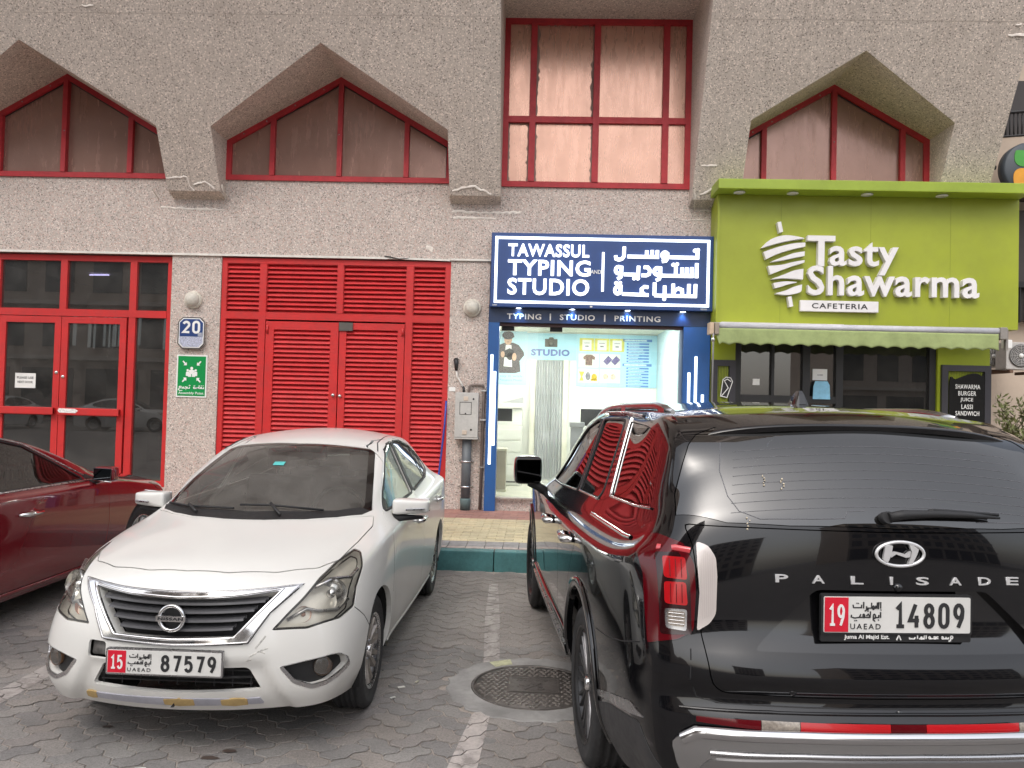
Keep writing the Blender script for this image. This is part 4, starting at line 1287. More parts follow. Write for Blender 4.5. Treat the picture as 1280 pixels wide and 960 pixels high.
mb = MB(); mb.box(7.7, 14, .1, .299, 3.4, 5.3); mb.box(7.3, 14, .2, 1.2, 6.44, 7.6); mb.box(7.3, 14, .32, 1.2, 5.5, 6.5); mb.build('dark_recess', pm('recess_dark', (.05, .042, .04), .6), nb)
mb = MB(); mb.box(8.1, 14, -.02, .09, 3.95, 4.05)
for i in range(40): mb.box(8.1 + i * .09, 8.12 + i * .09, .0, .03, 3.35, 3.95)
mb.build('balcony_grille', M_BLK, nb)['kind'] = 'stuff'
mb = MB(); mb.box(7.55, 7.9, .6, 6, 0, 3.5); mb.build('shop_window', pm('dark_glassy', (.06, .06, .065), .15), nb)
mb = MB(); mb.box(7.50, 7.9, .5, .58, 2.31, 2.37); mb.box(7.66, 7.73, .48, .5, 2.1, 2.31); mb.build('white_letter_sign', M_WHITE, nb)
mb = MB(); mb.box(7.60, 7.80, .47, .5, 1.55, 2.05); mb.build('teal_panel', pm('teal_sign', (.02, .38, .42), .4), nb)
mb = MB(); mb.box(7.3, 9.5, -1.6, .28, 0, .75); mb.build('planter_wall', pm('pale_base', (.5, .47, .43), .8), nb)
# round sign
rs = thing('round_sign', 'round dark sign with green and orange leaf shapes on a wall bracket', 'sign', (7.80, 12.6, 5.73))
mb = MB(); mb.lathe([(0, -.08), (.39, -.08), (.42, -.06), (.42, .08), (.38, .1), (0, .1)], axis='y', seg=48); mb.build('disc', pm('sign_charcoal', (.06, .075, .09), .4), rs)
def leaf(a0_, col_, nm):
    c_, s_ = math.cos(R(a0_)), math.sin(R(a0_))
    pl = []
    for i in range(13):
        t_ = i / 12; x = .03 + .33 * t_; pl.append((x, .13 * math.sin(PI * t_) ** .8))
    for i in range(12, 0, -1):
        t_ = i / 12; x = .03 + .33 * t_; pl.append((x, -.13 * math.sin(PI * t_) ** .8))
    pl = [(x * c_ - y * s_, x * s_ + y * c_) for x, y in pl]
    mb = MB(); mb.prism(pl, -.09, -.081); mb.build(nm, pm(nm + '_col', col_, .4), rs)
leaf(130, (.07, .36, .05), 'green_leaf'); leaf(225, (.85, .38, .03), 'orange_leaf'); leaf(40, (.07, .36, .05), 'green_leaf'); leaf(315, (.85, .38, .03), 'orange_leaf')
mb = MB(); mb.tube([(-.5, .0, .02), (-.68, .02, .02)], .035, 12); mb.tube([(-.56, .0, .02), (-.56, .5, .02)], .03, 10); mb.build('bracket', M_BLACKP, rs)
# air conditioners
for i, (x, y, z, s_, lb) in enumerate(((7.36, 13.05, 2.74, .72, 'smaller outdoor air conditioner unit, left of the pair on the beige wall'), (7.50, 12.6, 2.72, .84, 'outdoor air conditioner unit at the right edge of the photo'))):
    ac = thing('air_conditioner', lb, 'air conditioner', (x, y, z), group='air conditioner units on the beige wall')
    w_, h_, d_ = .78 * s_, .52 * s_, .30
    mb = MB(); mb.box(0, w_, 0, d_, -h_ / 2, h_ / 2, bev=.012); mb.build('casing', pm('ac_white', (.50, .48, .46), .5, grime=.4), ac)
    mb = MB(); mb.lathe([(0, -.004), (.21 * s_, -.004), (.22 * s_, -.014), (.195 * s_, -.01)], (w_ * .34, 0, 0), 'y', 28)
    mb.build('fan_ring', pm('ac_dark', (.10, .10, .10), .5), ac)
    mb = MB()
    for k in range(6):
        mb.lathe([((.04 + .03 * k) * s_, -.02), ((.044 + .03 * k) * s_, -.022), ((.048 + .03 * k) * s_, -.02)], (w_ * .34, 0, 0), 'y', 28)
    for k in range(12):
        a_ = k * PI / 6; mb.tube([(w_ * .34 + .04 * s_ * math.cos(a_), -.02, .04 * s_ * math.sin(a_)), (w_ * .34 + .2 * s_ * math.cos(a_), -.02, .2 * s_ * math.sin(a_))], .003, 4)
    mb.build('fan_grille', _M['ac_white'], ac)['kind'] = 'stuff'
    mb = MB(); mb.lathe([(0, -.032), (.045 * s_, -.03), (.045 * s_, -.02)], (w_ * .34, 0, 0), 'y', 18); mb.build('fan_hub', M_WHITE, ac)
    mb = MB(); mb.box(.05, .10, -.02, d_ + .4, -h_ / 2 - .06, -h_ / 2 - .01); mb.box(w_ - .1, w_ - .05, -.02, d_ + .4, -h_ / 2 - .06, -h_ / 2 - .01); mb.build('wall_bracket', pm('rusty', (.16, .09, .06), .8), ac)
# shrub at the right edge
sh_ = thing('shrub', 'loose olive green shrub with narrow leaves against the beige wall at the right edge', 'shrub', (7.62, 12.25, .35))
mb = MB()
random.seed(3)
tips = []
for i in range(26):
    a_ = random.uniform(0, 2 * PI); rr_ = random.uniform(.1, .5); h = random.uniform(.5, 1.75)
    p0 = (0, 0, 0); p1 = (rr_ * .5 * math.cos(a_), rr_ * .5 * math.sin(a_), h * .6); p2 = (rr_ * math.cos(a_), rr_ * math.sin(a_), h)
    mb.tube([p0, p1, p2], [.016, .01, .004], 5); tips.append((p0, p1, p2))
mb.build('stem', pm('twig_brown', (.14, .10, .07), .8), sh_)
mb = MB()
for p0, p1, p2 in tips:
    for k in range(150):
        t_ = random.uniform(.3, 1.05)
        a, b_, c = Vector(p0), Vector(p1), Vector(p2)
        p = a * (1 - t_) ** 2 + b_ * 2 * t_ * (1 - t_) + c * t_ ** 2
        p += Vector((random.gauss(0, .05), random.gauss(0, .05), random.gauss(0, .05)))
        d = Vector((random.gauss(0, 1), random.gauss(0, 1), random.gauss(.5, .8))).normalized(); L = random.uniform(.06, .12)
        s_ = d.cross(Vector((random.gauss(0, 1), random.gauss(0, 1), 1))).normalized() * L * .17
        V = [mb.bm.verts.new(q) for q in (p, p + d * L * .5 + s_, p + d * L, p + d * L * .5 - s_)]
        mb.bm.faces.new(V)
M_LEAF = pm('olive_leaf', (.17, .19, .07), .6, var=.5, vscale=14)
mb.build('foliage', M_LEAF, sh_, recalc=False)['kind'] = 'stuff'
random.seed(7)

# ================================================================== GROUND
def ground_mat(name, base, fine=70, stain=.35, bumpy=.5):
    m = bpy.data.materials.new(name)
    n = NT(m)
    v = n.wcoord()
    oi = n.n('ShaderNodeObjectInfo')
    c = n.ramp(n.noise(v, 1.1, 7, .65), [(.3, tuple(x * .72 for x in base)), (.7, tuple(x * 1.22 for x in base))])
    g = n.noise(v, fine, 5, .7)
    c = n.mix(c, tuple(x * .45 for x in base), n.ramp(g, [(.46, (0,) * 3), (.7, (.75,) * 3)]))
    c = n.mix(c, tuple(min(1, x * 1.9) for x in base), n.ramp(n.noise(v, fine * 1.7, 3, .7), [(.56, (0,) * 3), (.75, (.6,) * 3)]))
    tone = n.ramp(oi.outputs['Random'], [(0, (.80, .80, .82)), (.5, (1, 1, 1)), (.8, (1.04, .99, .96)), (1, (.9, .88, .9))])
    c = n.mix(c, tone, 1.0, 'MULTIPLY')
    st = n.noise(v, .75, 9, .72)
    c = n.mix(c, (.42, .40, .38), n.ramp(st, [(.5, (0,) * 3), (.72, (stain,) * 3)]), 'MULTIPLY')
    n.l(c, n.b.inputs['Base Color'])
    n.l(n.ramp(st, [(.4, (.88,) * 3), (.75, (.6,) * 3)]), n.b.inputs['Roughness'])
    n.b.inputs['Specular IOR Level'].default_value = .3
    n.bump(n.mix(g, n.noise(v, 9, 4, .6), .4), bumpy, .006)
    return m
M_GROUND = ground_mat('grey_yard', (.23, .212, .195), 40)
M_PAVER = ground_mat('concrete_paver', (.268, .256, .243), 75)
M_SAND = ground_mat('joint_sand', (.38, .345, .31), 110, .45)
gs = MB()
gs.faces([(-300, -300, -.006), (300, -300, -.006), (300, 8.06, -.006), (-300, 8.06, -.006)], [(0, 1, 2, 3)])
gnd = gs.build('ground', M_SAND); tag(gnd, kind='structure')
UN = .112
def wav(t, amp=.0125):
    return amp * math.sin(2 * PI * t)
def paver_outline(horizontal, gap=.0028):
    """2x1 cells with wavy edges, local cell units * UN"""
    W_, H_ = (2, 1) if horizontal else (1, 2)
    pts = []
    def edge(a, b_):
        (ax_, ay), (bx, by_) = a, b_
        L = int(abs(bx - ax_) + abs(by_ - ay)); sx, sy = (bx - ax_) / L, (by_ - ay) / L
        for k in range(L):
            for t_ in (0, .25, .75):
                x, y = ax_ + sx * (k + t_), ay + sy * (k + t_)
                off = wav(x if sx else y) if t_ else 0
                pts.append(((x * UN) + (off if sy else 0), (y * UN) + (off if sx else 0)))
    edge((0, 0), (W_, 0)); edge((W_, 0), (W_, H_)); edge((W_, H_), (0, H_)); edge((0, H_), (0, 0))
    pl = inset_poly(pts, gap)
    return pl
OUT = {True: paver_outline(True), False: paver_outline(False)}
def paver_bm(mb, pl, z0, z1, org=(0, 0), ca=1, sa=0, tilt=(0, 0)):
    top, bot, mid = [], [], []
    cx = sum(p[0] for p in pl) / len(pl); cy = sum(p[1] for p in pl) / len(pl)
    def place(x, y): return (org[0] + x * ca - y * sa, org[1] + x * sa + y * ca)
    inn = inset_poly(pl, .0035)
    for (x, y), (xi, yi) in zip(pl, inn):
        X, Y = place(x, y); XI, YI = place(xi, yi)
        dz = (x - cx) * tilt[0] + (y - cy) * tilt[1]
        mid.append(mb.bm.verts.new((X, Y, z1 - .0022 + dz))); top.append(mb.bm.verts.new((XI, YI, z1 + dz)))
    mb.bm.faces.new(top)
    n_ = len(pl)
    for i in range(n_):
        j = (i + 1) % n_
        mb.bm.faces.new((mid[i], mid[j], top[j], top[i]))
PM = {}
for hz in (True, False):
    for var in range(3):
        mb = MB(); paver_bm(mb, OUT[hz], 0, 0, tilt=(random.uniform(-.012, .012), random.uniform(-.012, .012)))
        me = bpy.data.meshes.new('paver'); mb.bm.to_mesh(me); mb.bm.free(); me.materials.append(M_PAVER)
        PM[(hz, var)] = me
MH = (.02, 4.82)
RING_R = .53
ang = R(45); ca, sa = math.cos(ang), math.sin(ang)
camxy = Vector((0, 0))
cand = []
N = 75
for i in range(-N, N):
    for j in range(-N, N):
        k = (i - j) % 4
        if k == 0: hz = True
        elif k == 3: hz = False
        else: continue
        x, y = i * UN, j * UN
        X, Y = x * ca - y * sa, 5.0 + x * sa + y * ca
        c_ = (UN, UN / 2) if hz else (UN / 2, UN)
        CX, CY = X + c_[0] * ca - c_[1] * sa, Y + c_[0] * sa + c_[1] * ca
        if not (2.9 < CY < 7.99 and -5.3 < CX < 2.3): continue
        if abs(CX + .03 * CY) > CY * .75 + .4: continue
        if math.hypot(CX - MH[0], CY - MH[1]) < RING_R - .05: continue
        # anything the parked cars stand on is out of sight
        hid = (-2.3 < CX < -1.15 and CY > 4.4) or (.75 < CX and CY > 2.9) or (CX < -3.0 and CY > 6.5)
        cand.append((hid, CY - 3.6 if CY > 3.55 else 5 + (3.55 - CY), X, Y, hz, CX, CY))
cand.sort(key=lambda t: (t[0], abs(t[1])))
stf = MB()
pav_world = []
for n_, (hid, _, X, Y, hz, CX, CY) in enumerate(cand):
    dz = random.uniform(-.0025, .0015)
    pav_world.append((X, Y, hz, CX, CY, dz))
    if n_ < 298:
        o = mesh_obj('paver', PM[(hz, random.randrange(3))], gnd)
        o.location = (X, Y, dz); o.rotation_euler = (0, 0, ang)
    else:
        paver_bm(stf, OUT[hz], 0, dz, (X, Y), ca, sa, (random.uniform(-.01, .01), random.uniform(-.01, .01)))
o = stf.build('paver', M_PAVER, gnd, recalc=False); o['kind'] = 'stuff'
gs = MB()
gs.faces([(-300, -300, .0), (300, -300, .0), (300, 2.86, .0), (-300, 2.86, .0)], [(0, 1, 2, 3)])
gs.faces([(-300, 2.86, .0), (-5.35, 2.86, .0), (-5.35, 8.05, .0), (-300, 8.05, .0)], [(0, 1, 2, 3)])
gs.faces([(2.4, 2.86, .0), (300, 2.86, .0), (300, 8.05, .0), (2.4, 8.05, .0)], [(0, 1, 2, 3)])
o = gs.build('road', M_GROUND); tag(o, kind='structure')

# painted bay lines: the paint lies on each paver it crosses
def sh_clip(poly, clip):
    out = poly
    for i in range(len(clip)):
        a, b_ = clip[i - 1], clip[i]
        def ins(p): return (b_[0] - a[0]) * (p[1] - a[1]) - (b_[1] - a[1]) * (p[0] - a[0]) >= 0
        inp, out = out, []
        for k in range(len(inp)):
            p, q = inp[k - 1], inp[k]
            ip, iq = ins(p), ins(q)
            if ip != iq:
                d1 = (b_[0] - a[0]) * (p[1] - a[1]) - (b_[1] - a[1]) * (p[0] - a[0])
                d2 = (b_[0] - a[0]) * (q[1] - a[1]) - (b_[1] - a[1]) * (q[0] - a[0])
                t_ = d1 / (d1 - d2); out.append((p[0] + t_ * (q[0] - p[0]), p[1] + t_ * (q[1] - p[1])))
            if iq: out.append(q)
        if not out: break
    return out
def paint_mat(name, col, wear):
    m = bpy.data.materials.new(name)
    n = NT(m)
    v = n.wcoord()
    w1 = n.noise(v, 8, 9, .75)
    c = n.ramp(n.noise(v, 30, 5, .7), [(.35, tuple(x * .75 for x in col)), (.65, col)])
    c = n.mix(c, (.23, .21, .195), n.ramp(w1, [(wear, (0,) * 3), (wear + .12, (.9,) * 3)]))
    n.l(c, n.b.inputs['Base Color'])
    n.b.inputs['Roughness'].default_value = .8
    n.bump(n.noise(v, 70, 4, .7), .4, .004)
    return m
M_PAINT = paint_mat('worn_white_paint', (.50, .455, .43), .5)
M_PAINT2 = paint_mat('pale_worn_paint', (.44, .41, .39), .46)
def line_mark(name, quad, mat, label):
    mb = MB()
    for X, Y, hz, CX, CY, dz in pav_world:
        pl = [(X + x * ca - y * sa, Y + x * sa + y * ca) for x, y in OUT[hz]]
        pc = sh_clip(pl, quad)
        if len(pc) < 3: continue
        if math.hypot(CX - MH[0], CY - MH[1]) < RING_R - .02: continue
        try:
            mb.bm.faces.new([mb.bm.verts.new((x, y, dz + .0022 )) for x, y in pc])
        except ValueError: pass
    o = mb.build(name, mat, None, recalc=False)
    for p in o.data.polygons:
        pass
    return tag(o, label, 'line marking')
line_mark('line_marking', [(-.46, 3.0), (-.305, 3.0), (-.24, 3.74), (-.215, 4.41), (-.37, 4.41), (-.385, 3.72)][::1], M_PAINT, 'worn white painted bay line in front of the manhole at the bottom of the photo')
line_mark('line_marking', [(-.34, 5.12), (-.205, 5.25), (-.255, 6.3), (-.33, 7.5), (-.445, 7.5), (-.375, 6.3)], M_PAINT2, 'pale worn bay line running from the manhole back to the kerb')
line_mark('line_marking', [(-3.09, 3.3), (-2.96, 3.3), (-2.94, 5.2), (-2.95, 7.5), (-3.09, 7.5)], M_PAINT2, 'pale painted line on the pavers left of the white car')

# manhole
mh = thing('manhole', 'round cast iron manhole cover with raised pattern in a concrete ring beside the black car', 'manhole cover', (MH[0], MH[1], 0))
M_RING = pm('grey_cement', (.275, .27, .262), .85, var=.25, vscale=4, grime=.35, bump=.5, bscale=70)
mb = MB()
rp = [(RING_R + .012 * math.sin(i * 1.7) + .006 * math.sin(i * 4.1)) for i in range(72)]
V0 = []; V1 = []; V2 = []
for i in range(72):
    a = 2 * PI * i / 72
    V0.append(mb.bm.verts.new((rp[i] * math.cos(a), rp[i] * math.sin(a), -.002)))
    V1.append(mb.bm.verts.new(((rp[i] - .008) * math.cos(a), (rp[i] - .008) * math.sin(a), .005)))
    V2.append(mb.bm.verts.new((.382 * math.cos(a), .382 * math.sin(a), .006)))
for i in range(72):
    j = (i + 1) % 72
    mb.bm.faces.new((V0[i], V0[j], V1[j], V1[i])); mb.bm.faces.new((V1[i], V1[j], V2[j], V2[i]))
mb.build('concrete_ring', M_RING, mh)
mb = MB()
for a0_, a1_, r0_, r1_ in ((108, 128, .40, .50),):
    pts = [(r1_ * math.cos(R(a)), r1_ * math.sin(R(a))) for a in range(a0_, a1_, 3)] + [(r0_ * math.cos(R(a)), r0_ * math.sin(R(a))) for a in range(a1_, a0_, -3)]
    mb.bm.faces.new([mb.bm.verts.new((x, y, .0085)) for x, y in pts])
mb.build('yellow_paint', paint_mat('pale_yellow_paint', (.55, .56, .36), .5), mh, recalc=False)
M_IRON = pm('cast_iron', (.11, .10, .092), .5, metal=.35, var=.3, vscale=6, grime=.5, bump=.5, bscale=120)
mb = MB()
mb.lathe([(.381, -.03), (.381, .007), (.372, .009), (.362, .007), (.360, -.01)], axis='z', seg=64); mb.build('frame_ring', M_IRON, mh)
mb = MB()
mb.lathe([(.356, -.03), (.356, .004), (.0, .004)], axis='z', seg=64); mb.build('cover', M_IRON, mh)
mb = MB()
px0, px1, py0, py1 = -.14, .16, -.10, .13
for i in range(-9, 10):
    for j in range(-9, 10):
        x = i * .037 + (.0185 if j % 2 else 0); y = j * .037
        if math.hypot(x, y) > .335 or (px0 - .02 < x < px1 + .02 and py0 - .02 < y < py1 + .02): continue
        a = R(45) if (i + j) % 2 else R(-45)
        c_, s_ = math.cos(a), math.sin(a)
        q_ = [(-.017, -.008), (.017, -.008), (.017, .008), (-.017, .008)]
        lo = [mb.bm.verts.new((x + u_ * c_ - v_ * s_, y + u_ * s_ + v_ * c_, .004)) for u_, v_ in q_]
        hi = [mb.bm.verts.new((x + u_ * .7 * c_ - v_ * .6 * s_, y + u_ * .7 * s_ + v_ * .6 * c_, .0105)) for u_, v_ in q_]
        mb.bm.faces.new(hi)
        for k in range(4): mb.bm.faces.new((lo[k], lo[(k + 1) % 4], hi[(k + 1) % 4], hi[k]))
mb.build('raised_lug', pm('worn_iron', (.19, .17, .155), .42, metal=.4, var=.3, vscale=12), mh)['kind'] = 'stuff'
mb = MB()
mpz = lambda x, y, z: (x, z, y)
mb.prism([(px0, py0), (px1, py0), (px1, py1), (px0, py1)], .004, .0065, mp=mpz)
w_ = [(px0, py0), (px1, py0), (px1, py1), (px0, py1)]
mb.stroke(w_, .010, .0068, .010, mp=mpz, closed=True)
mb.stroke([(-.05, -.06), (.05, .05)], .012, .0066, .010, mp=mpz); mb.stroke([(-.02, .05), (.06, -.02)], .010, .0067, .0102, mp=mpz)
mb.stroke(arc(.05, -.04, .02, .02, 0, 330, 8), .008, .0067, .0101, mp=mpz, closed=True)
mb.stroke([(-.09, -.02), (-.09, .02), (-.04, -.01), (-.02, .02)], .008, .0067, .010, mp=mpz)
for i in range(9): mb.stroke([(-.10 + i * .025, .085), (-.092 + i * .025, .105)], .007, .0067, .0095, mp=mpz)
mb.build('name_plate', M_IRON, mh)

# pavement (raised), kerb, tile bands
KY = 8.05
M_TEAL = pm('teal_kerb_paint', (.055, .17, .175), .6, var=.25, vscale=5, grime=.45, bump=.3, bscale=40)
M_KTOP = pm('pinkish_kerb_top', (.38, .33, .305), .8, var=.25, vscale=14, grime=.4)
mb = MB(); mb.box(-60, 60, KY + .40, F + 9, -.3, SW - .012); pvt = mb.build('pavement', M_SAND); tag(pvt, kind='structure')
kb = MB(); kb.box(-60, 60, KY + .16, KY + .4, -.3, SW - .02); kbo = kb.build('kerb', M_RING); tag(kbo, kind='structure')
random.seed(11)
i = 0
x = -7.0
kmesh = None
while x < 7:
    mb = MB(); mb.box(0, .592, 0, .155, -.06, SW, bev=.012)
    ks = mb.build('kerb_stone', M_TEAL, kbo); ks.location = (x, KY + random.uniform(-.003, .003), random.uniform(-.003, .003))
    x += .60
mb = MB(); mb.box(-60, -7.01, KY, KY + .155, -.3, SW); mb.box(7.41, 60, KY, KY + .155, -.3, SW); mb.build('kerb_run', M_TEAL, kbo)
mb = MB()
random.seed(12)
x = -3.1
while x < .6:
    w2 = random.uniform(.17, .21)
    o = MB(); o.box(0, w2 - .006, 0, .095, -.03, 0, bev=.004); o = o.build('edge_brick', M_KTOP, kbo); o.location = (x, KY + .16, SW + random.uniform(-.002, .004))
    o = MB(); o.box(0, w2 - .005, 0, .30, -.03, 0, bev=.004); o = o.build('edge_slab', pm('grey_slab', (.24, .235, .235), .8, var=.25, vscale=9, grime=.4), kbo); o.location = (x, KY + .262, SW + random.uniform(-.001, .003))
    x += w2
mb = MB(); mb.box(-60, -3.11, KY + .16, KY + .56, 0, SW); mb.box(.61, 60, KY + .16, KY + .56, 0, SW); mb.build('edge_run', M_RING, kbo)
def tiles(name, x0, x1, y0, y1, tw, th, mat, bond=.5):
    meb = MB(); meb.box(0, tw - .004, 0, th - .004, -.03, 0, bev=.0025)
    me = bpy.data.meshes.new(name); meb.bm.to_mesh(me); meb.bm.free(); me.materials.append(mat)
    y = y0; rw = 0
    while y < y1 - .01:
        x = x0 - (tw * bond if rw % 2 else 0)
        while x < x1:
            o = mesh_obj(name, me, pvt); o.location = (x, y, SW + random.uniform(-.0015, .0015))
            o.rotation_euler = (random.uniform(-.006, .006), random.uniform(-.004, .004), 0)
            x += tw
        y += th; rw += 1
M_YT = ground_mat('yellow_tile', (.52, .46, .30), 80, .3, .3)
M_RT = ground_mat('red_tile', (.36, .20, .165), 80, .3, .3)
tiles('yellow_tile', -1.35, .15, KY + .565, 10.28, .205, .105, M_YT)
tiles('red_tile', -1.45, .15, 10.285, F - .01, .205, .14, M_RT)
mb = MB()
mb.box(-30, -1.46, KY + .57, 10.28, SW - .02, SW); mb.box(.2, 30, KY + .57, 10.28, SW - .02, SW); mb.build('yellow_paving', M_YT, pvt)
mb = MB()
mb.box(-30, -1.67, 10.285, F + .4, SW - .02, SW - .001); mb.box(.36, 30, 10.285, F + .4, SW - .02, SW - .001); mb.build('red_paving', M_RT, pvt)

# small litter
random.seed(5)
for lb, (px, py), (a, l, w2), col in (
    ('short white cigarette end on the pavers near the bay line', (-.30, 3.66), (.3, .06, .008), (.7, .7, .66)),
    ('white scrap of paper on the pavers left of the manhole', (-.78, 4.72), (.5, .045, .02), (.65, .63, .58)),
    ('small pale stub on the pavers beside the white car wheel', (-.80, 4.55), (.7, .035, .012), (.66, .66, .62)),
    ('thin white stub on the pavers under the nose of the white car', (-1.80, 3.58), (.2, .05, .008), (.7, .7, .66)),
    ('dry pale leaf scrap between the pavers near the white car wheel', (-.70, 4.82), (1.2, .03, .015), (.5, .47, .38))):
    mb = MB(); mb.box(-l / 2, l / 2, -w2 / 2, w2 / 2, 0, .006, bev=.002)
    o = mb.build('litter', pm('litter_%d' % int(col[2] * 100), col, .8)); o.location = (px, py, .004); o.rotation_euler = (0, 0, a); tag(o, lb, 'litter')
# oil drips
mb = MB()
for (x, y, rx, ry) in ((-1.47, 3.80, .035, .018), (-1.53, 3.72, .05, .02), (-2.2, 4.02, .035, .015)):
    pts = [(x + rx * math.cos(t_) * random.uniform(.7, 1.2), y + ry * math.sin(t_) * random.uniform(.7, 1.2)) for t_ in [k * 2 * PI / 12 for k in range(12)]]
    mb.bm.faces.new([mb.bm.verts.new((a, b_, .0035)) for a, b_ in pts])
o = mb.build('oil_stain', pm('oil_dark', (.085, .062, .052), .6), gnd, recalc=False); o['kind'] = 'stuff'

# ================================================================== ACROSS THE STREET (seen only in reflections)
random.seed(21)
def block(x0, x1, y0, h, col, lb, floors):
    t = thing('apartment_block', lb, 'building', (0, 0, 0), group='apartment blocks across the car park')
    mb = MB(); mb.box(x0, x1, y0 - 12, y0, 0, h); mb.box(x0 - .3, x1 + .3, y0 - 12, y0 + .3, h, h + .6)
    mb.build('wall', pm('block_%s' % lb[:4].strip(), col, .8), t)
    g = MB(); s2 = MB()
    fh = (h - 4) / floors
    for f_ in range(floors):
        n_ = int((x1 - x0) / 3)
        s2.box(x0, x1, y0, y0 + .5, 3.7 + f_ * fh, 3.95 + f_ * fh)
        for k in range(n_):
            xx = x0 + (k + .5) * (x1 - x0) / n_
            g.box(xx - .9, xx + .9, y0, y0 + .06, 4.5 + f_ * fh, 4.5 + f_ * fh + fh * .55)
    n_ = int((x1 - x0) / 4)
    for k in range(n_): g.box(x0 + .4 + k * 4, x0 + 3.6 + k * 4, y0, y0 + .06, .2, 3.2)
    g.build('window', pm('far_window', (.05, .055, .06), .15), t)['kind'] = 'stuff'
    s2.build('ledge', pm('far_ledge', (.5, .44, .38), .8), t)['kind'] = 'stuff'
block(-78, -40, -66, 19, (.50, .42, .36), 'pale pink rendered apartment block across the car park', 4)
block(-40, -7, -24, 31, (.44, .36, .30), 'brown stone apartment block across the car park', 8)
block(0, 22, -90, 24, (.52, .47, .42), 'tall cream apartment block across the car park', 6)
block(26, 62, -46, 22, (.46, .38, .32), 'wide tan apartment block across the car park', 4)
random.seed(7)

# ================================================================== CARS
# A body is one smooth skin grown from a cage of stations; glass, lamps, doors and trim are then cut out of that skin.
def car_skin(st, FP, RP, K=5, creases=(), levels=3, pf=2.3, pr=2.6):
    """st rows: y, side [(x,z)*K bottom->shoulder], dyside [y shift per row], top [(x,z,dy)*J] after the shoulder"""
    J = len(st[0]['top'])
    n = len(st)
    side = [[Vector((s['side'][k][0], s['y'] + s.get('dy', [0] * K)[k], s['side'][k][1])) for k in range(K)] for s in st]
    top = [[side[i][K - 1]] + [Vector((t[0], s['y'] + t[2], t[1])) for t in s['top']] for i, s in enumerate(st)]
    bm = bmesh.new()
    cl = bm.edges.layers.float.new('crease_edge')
    vs = {}
    def V(p):
        key = (round(p.x, 5), round(p.y, 5), round(p.z, 5))
        if key not in vs: vs[key] = bm.verts.new(p)
        return vs[key]
    def quad(a, b_, c, d):
        q = [V(a), V(b_), V(c), V(d)]
        u_ = []
        for v in q:
            if v not in u_: u_.append(v)
        if len(u_) > 2:
            try: bm.faces.new(u_)
            except ValueError: pass
    def cap(i, prof, p):
        g = [[None] * K for _ in range(J + 1)]
        for j in range(J + 1):
            xf = top[i][j].x / top[i][0].x
            for k in range(K - 1):
                c = side[i][k]
                yc, zc = prof[k]
                g[j][k] = Vector((c.x * xf, yc + (c.y - yc) * abs(xf) ** p, zc + (c.z - zc) * xf ** 2))
            g[j][K - 1] = top[i][j]
        g[0] = side[i]
        return g
    gf, gr = cap(0, FP, pf), cap(n - 1, RP, pr)
    for sx in (1, -1):
        m = lambda v: Vector((v.x * sx, v.y, v.z))
        def Q(a, b_, c, d):
            if sx > 0: quad(a, b_, c, d)
            else: quad(m(d), m(c), m(b_), m(a))
        for i in range(n - 1):
            for k in range(K - 1): Q(side[i][k], side[i + 1][k], side[i + 1][k + 1], side[i][k + 1])
            for j in range(J): Q(top[i][j], top[i + 1][j], top[i + 1][j + 1], top[i][j + 1])
        for j in range(J):
            for k in range(K - 1):
                Q(gf[j + 1][k], gf[j][k], gf[j][k + 1], gf[j + 1][k + 1])
                Q(gr[j][k], gr[j + 1][k], gr[j + 1][k + 1], gr[j][k + 1])
    def setc(a, b_, w):
        for sx in (1, -1):
            va = vs.get((round(a.x * sx, 5), round(a.y, 5), round(a.z, 5))); vb = vs.get((round(b_.x * sx, 5), round(b_.y, 5), round(b_.z, 5)))
            if va and vb:
                e = bm.edges.get((va, vb))
                if e: e[cl] = w
    for kind, idx, i0, i1, w in creases:
        for i in range(i0, i1):
            L = side if kind == 'side' else top
            setc(L[i][idx], L[i + 1][idx], w)
    for kind, k_, w in [c for c in creases if False]: pass
    for c in creases:
        if c[0] == 'frow':
            for j in range(J): setc(gf[j][c[1]], gf[j + 1][c[1]], c[4])
        if c[0] == 'rrow':
            for j in range(J): setc(gr[j][c[1]], gr[j + 1][c[1]], c[4])
        if c[0] == 'trow':      # crosswise line of the top at station i
            for j in range(J): setc(top[c[1]][j], top[c[1]][j + 1], c[4])
    me = bpy.data.meshes.new('skin'); bm.to_mesh(me); bm.free()
    o = bpy.data.objects.new('skin', me); COL.objects.link(o)
    md = o.modifiers.new('s', 'SUBSURF'); md.levels = levels; md.render_levels = levels; md.use_limit_surface = False
    dg = bpy.context.evaluated_depsgraph_get()
    m2 = bpy.data.meshes.new_from_object(o.evaluated_get(dg))
    bpy.data.objects.remove(o); bpy.data.meshes.remove(me)
    out = bmesh.new(); out.from_mesh(m2); bpy.data.meshes.remove(m2)
    bmesh.ops.recalc_face_normals(out, faces=out.faces[:])
    for fc in out.faces: fc.smooth = True
    return out

def sedan_stations(rows, side_rows):
    """rows: y, xs,zs, x1,z1, x2,z2, zc, yoff ; side rows: list of (z, dx) for k0..k3 with end tapers"""
    st = []
    for rw in rows:
        y, xs, zs, x1, z1, x2, z2, zc, yo = rw[:9]
        sd = rw[9] if len(rw) > 9 else None
        dy = rw[10] if len(rw) > 10 else None
        if sd is None:
            sd = [(xs + dx, z) for z, dx in side_rows]
        s = {'y': y, 'side': list(sd) + [(xs, zs)],
             'top': [(x1, z1, yo * .12), (x2, z2, yo * .32), (x2 * .52, z2 + (zc - z2) * .76, yo * .80), (0.0, zc, yo)]}
        if dy: s['dy'] = list(dy)
        st.append(s)
    return st

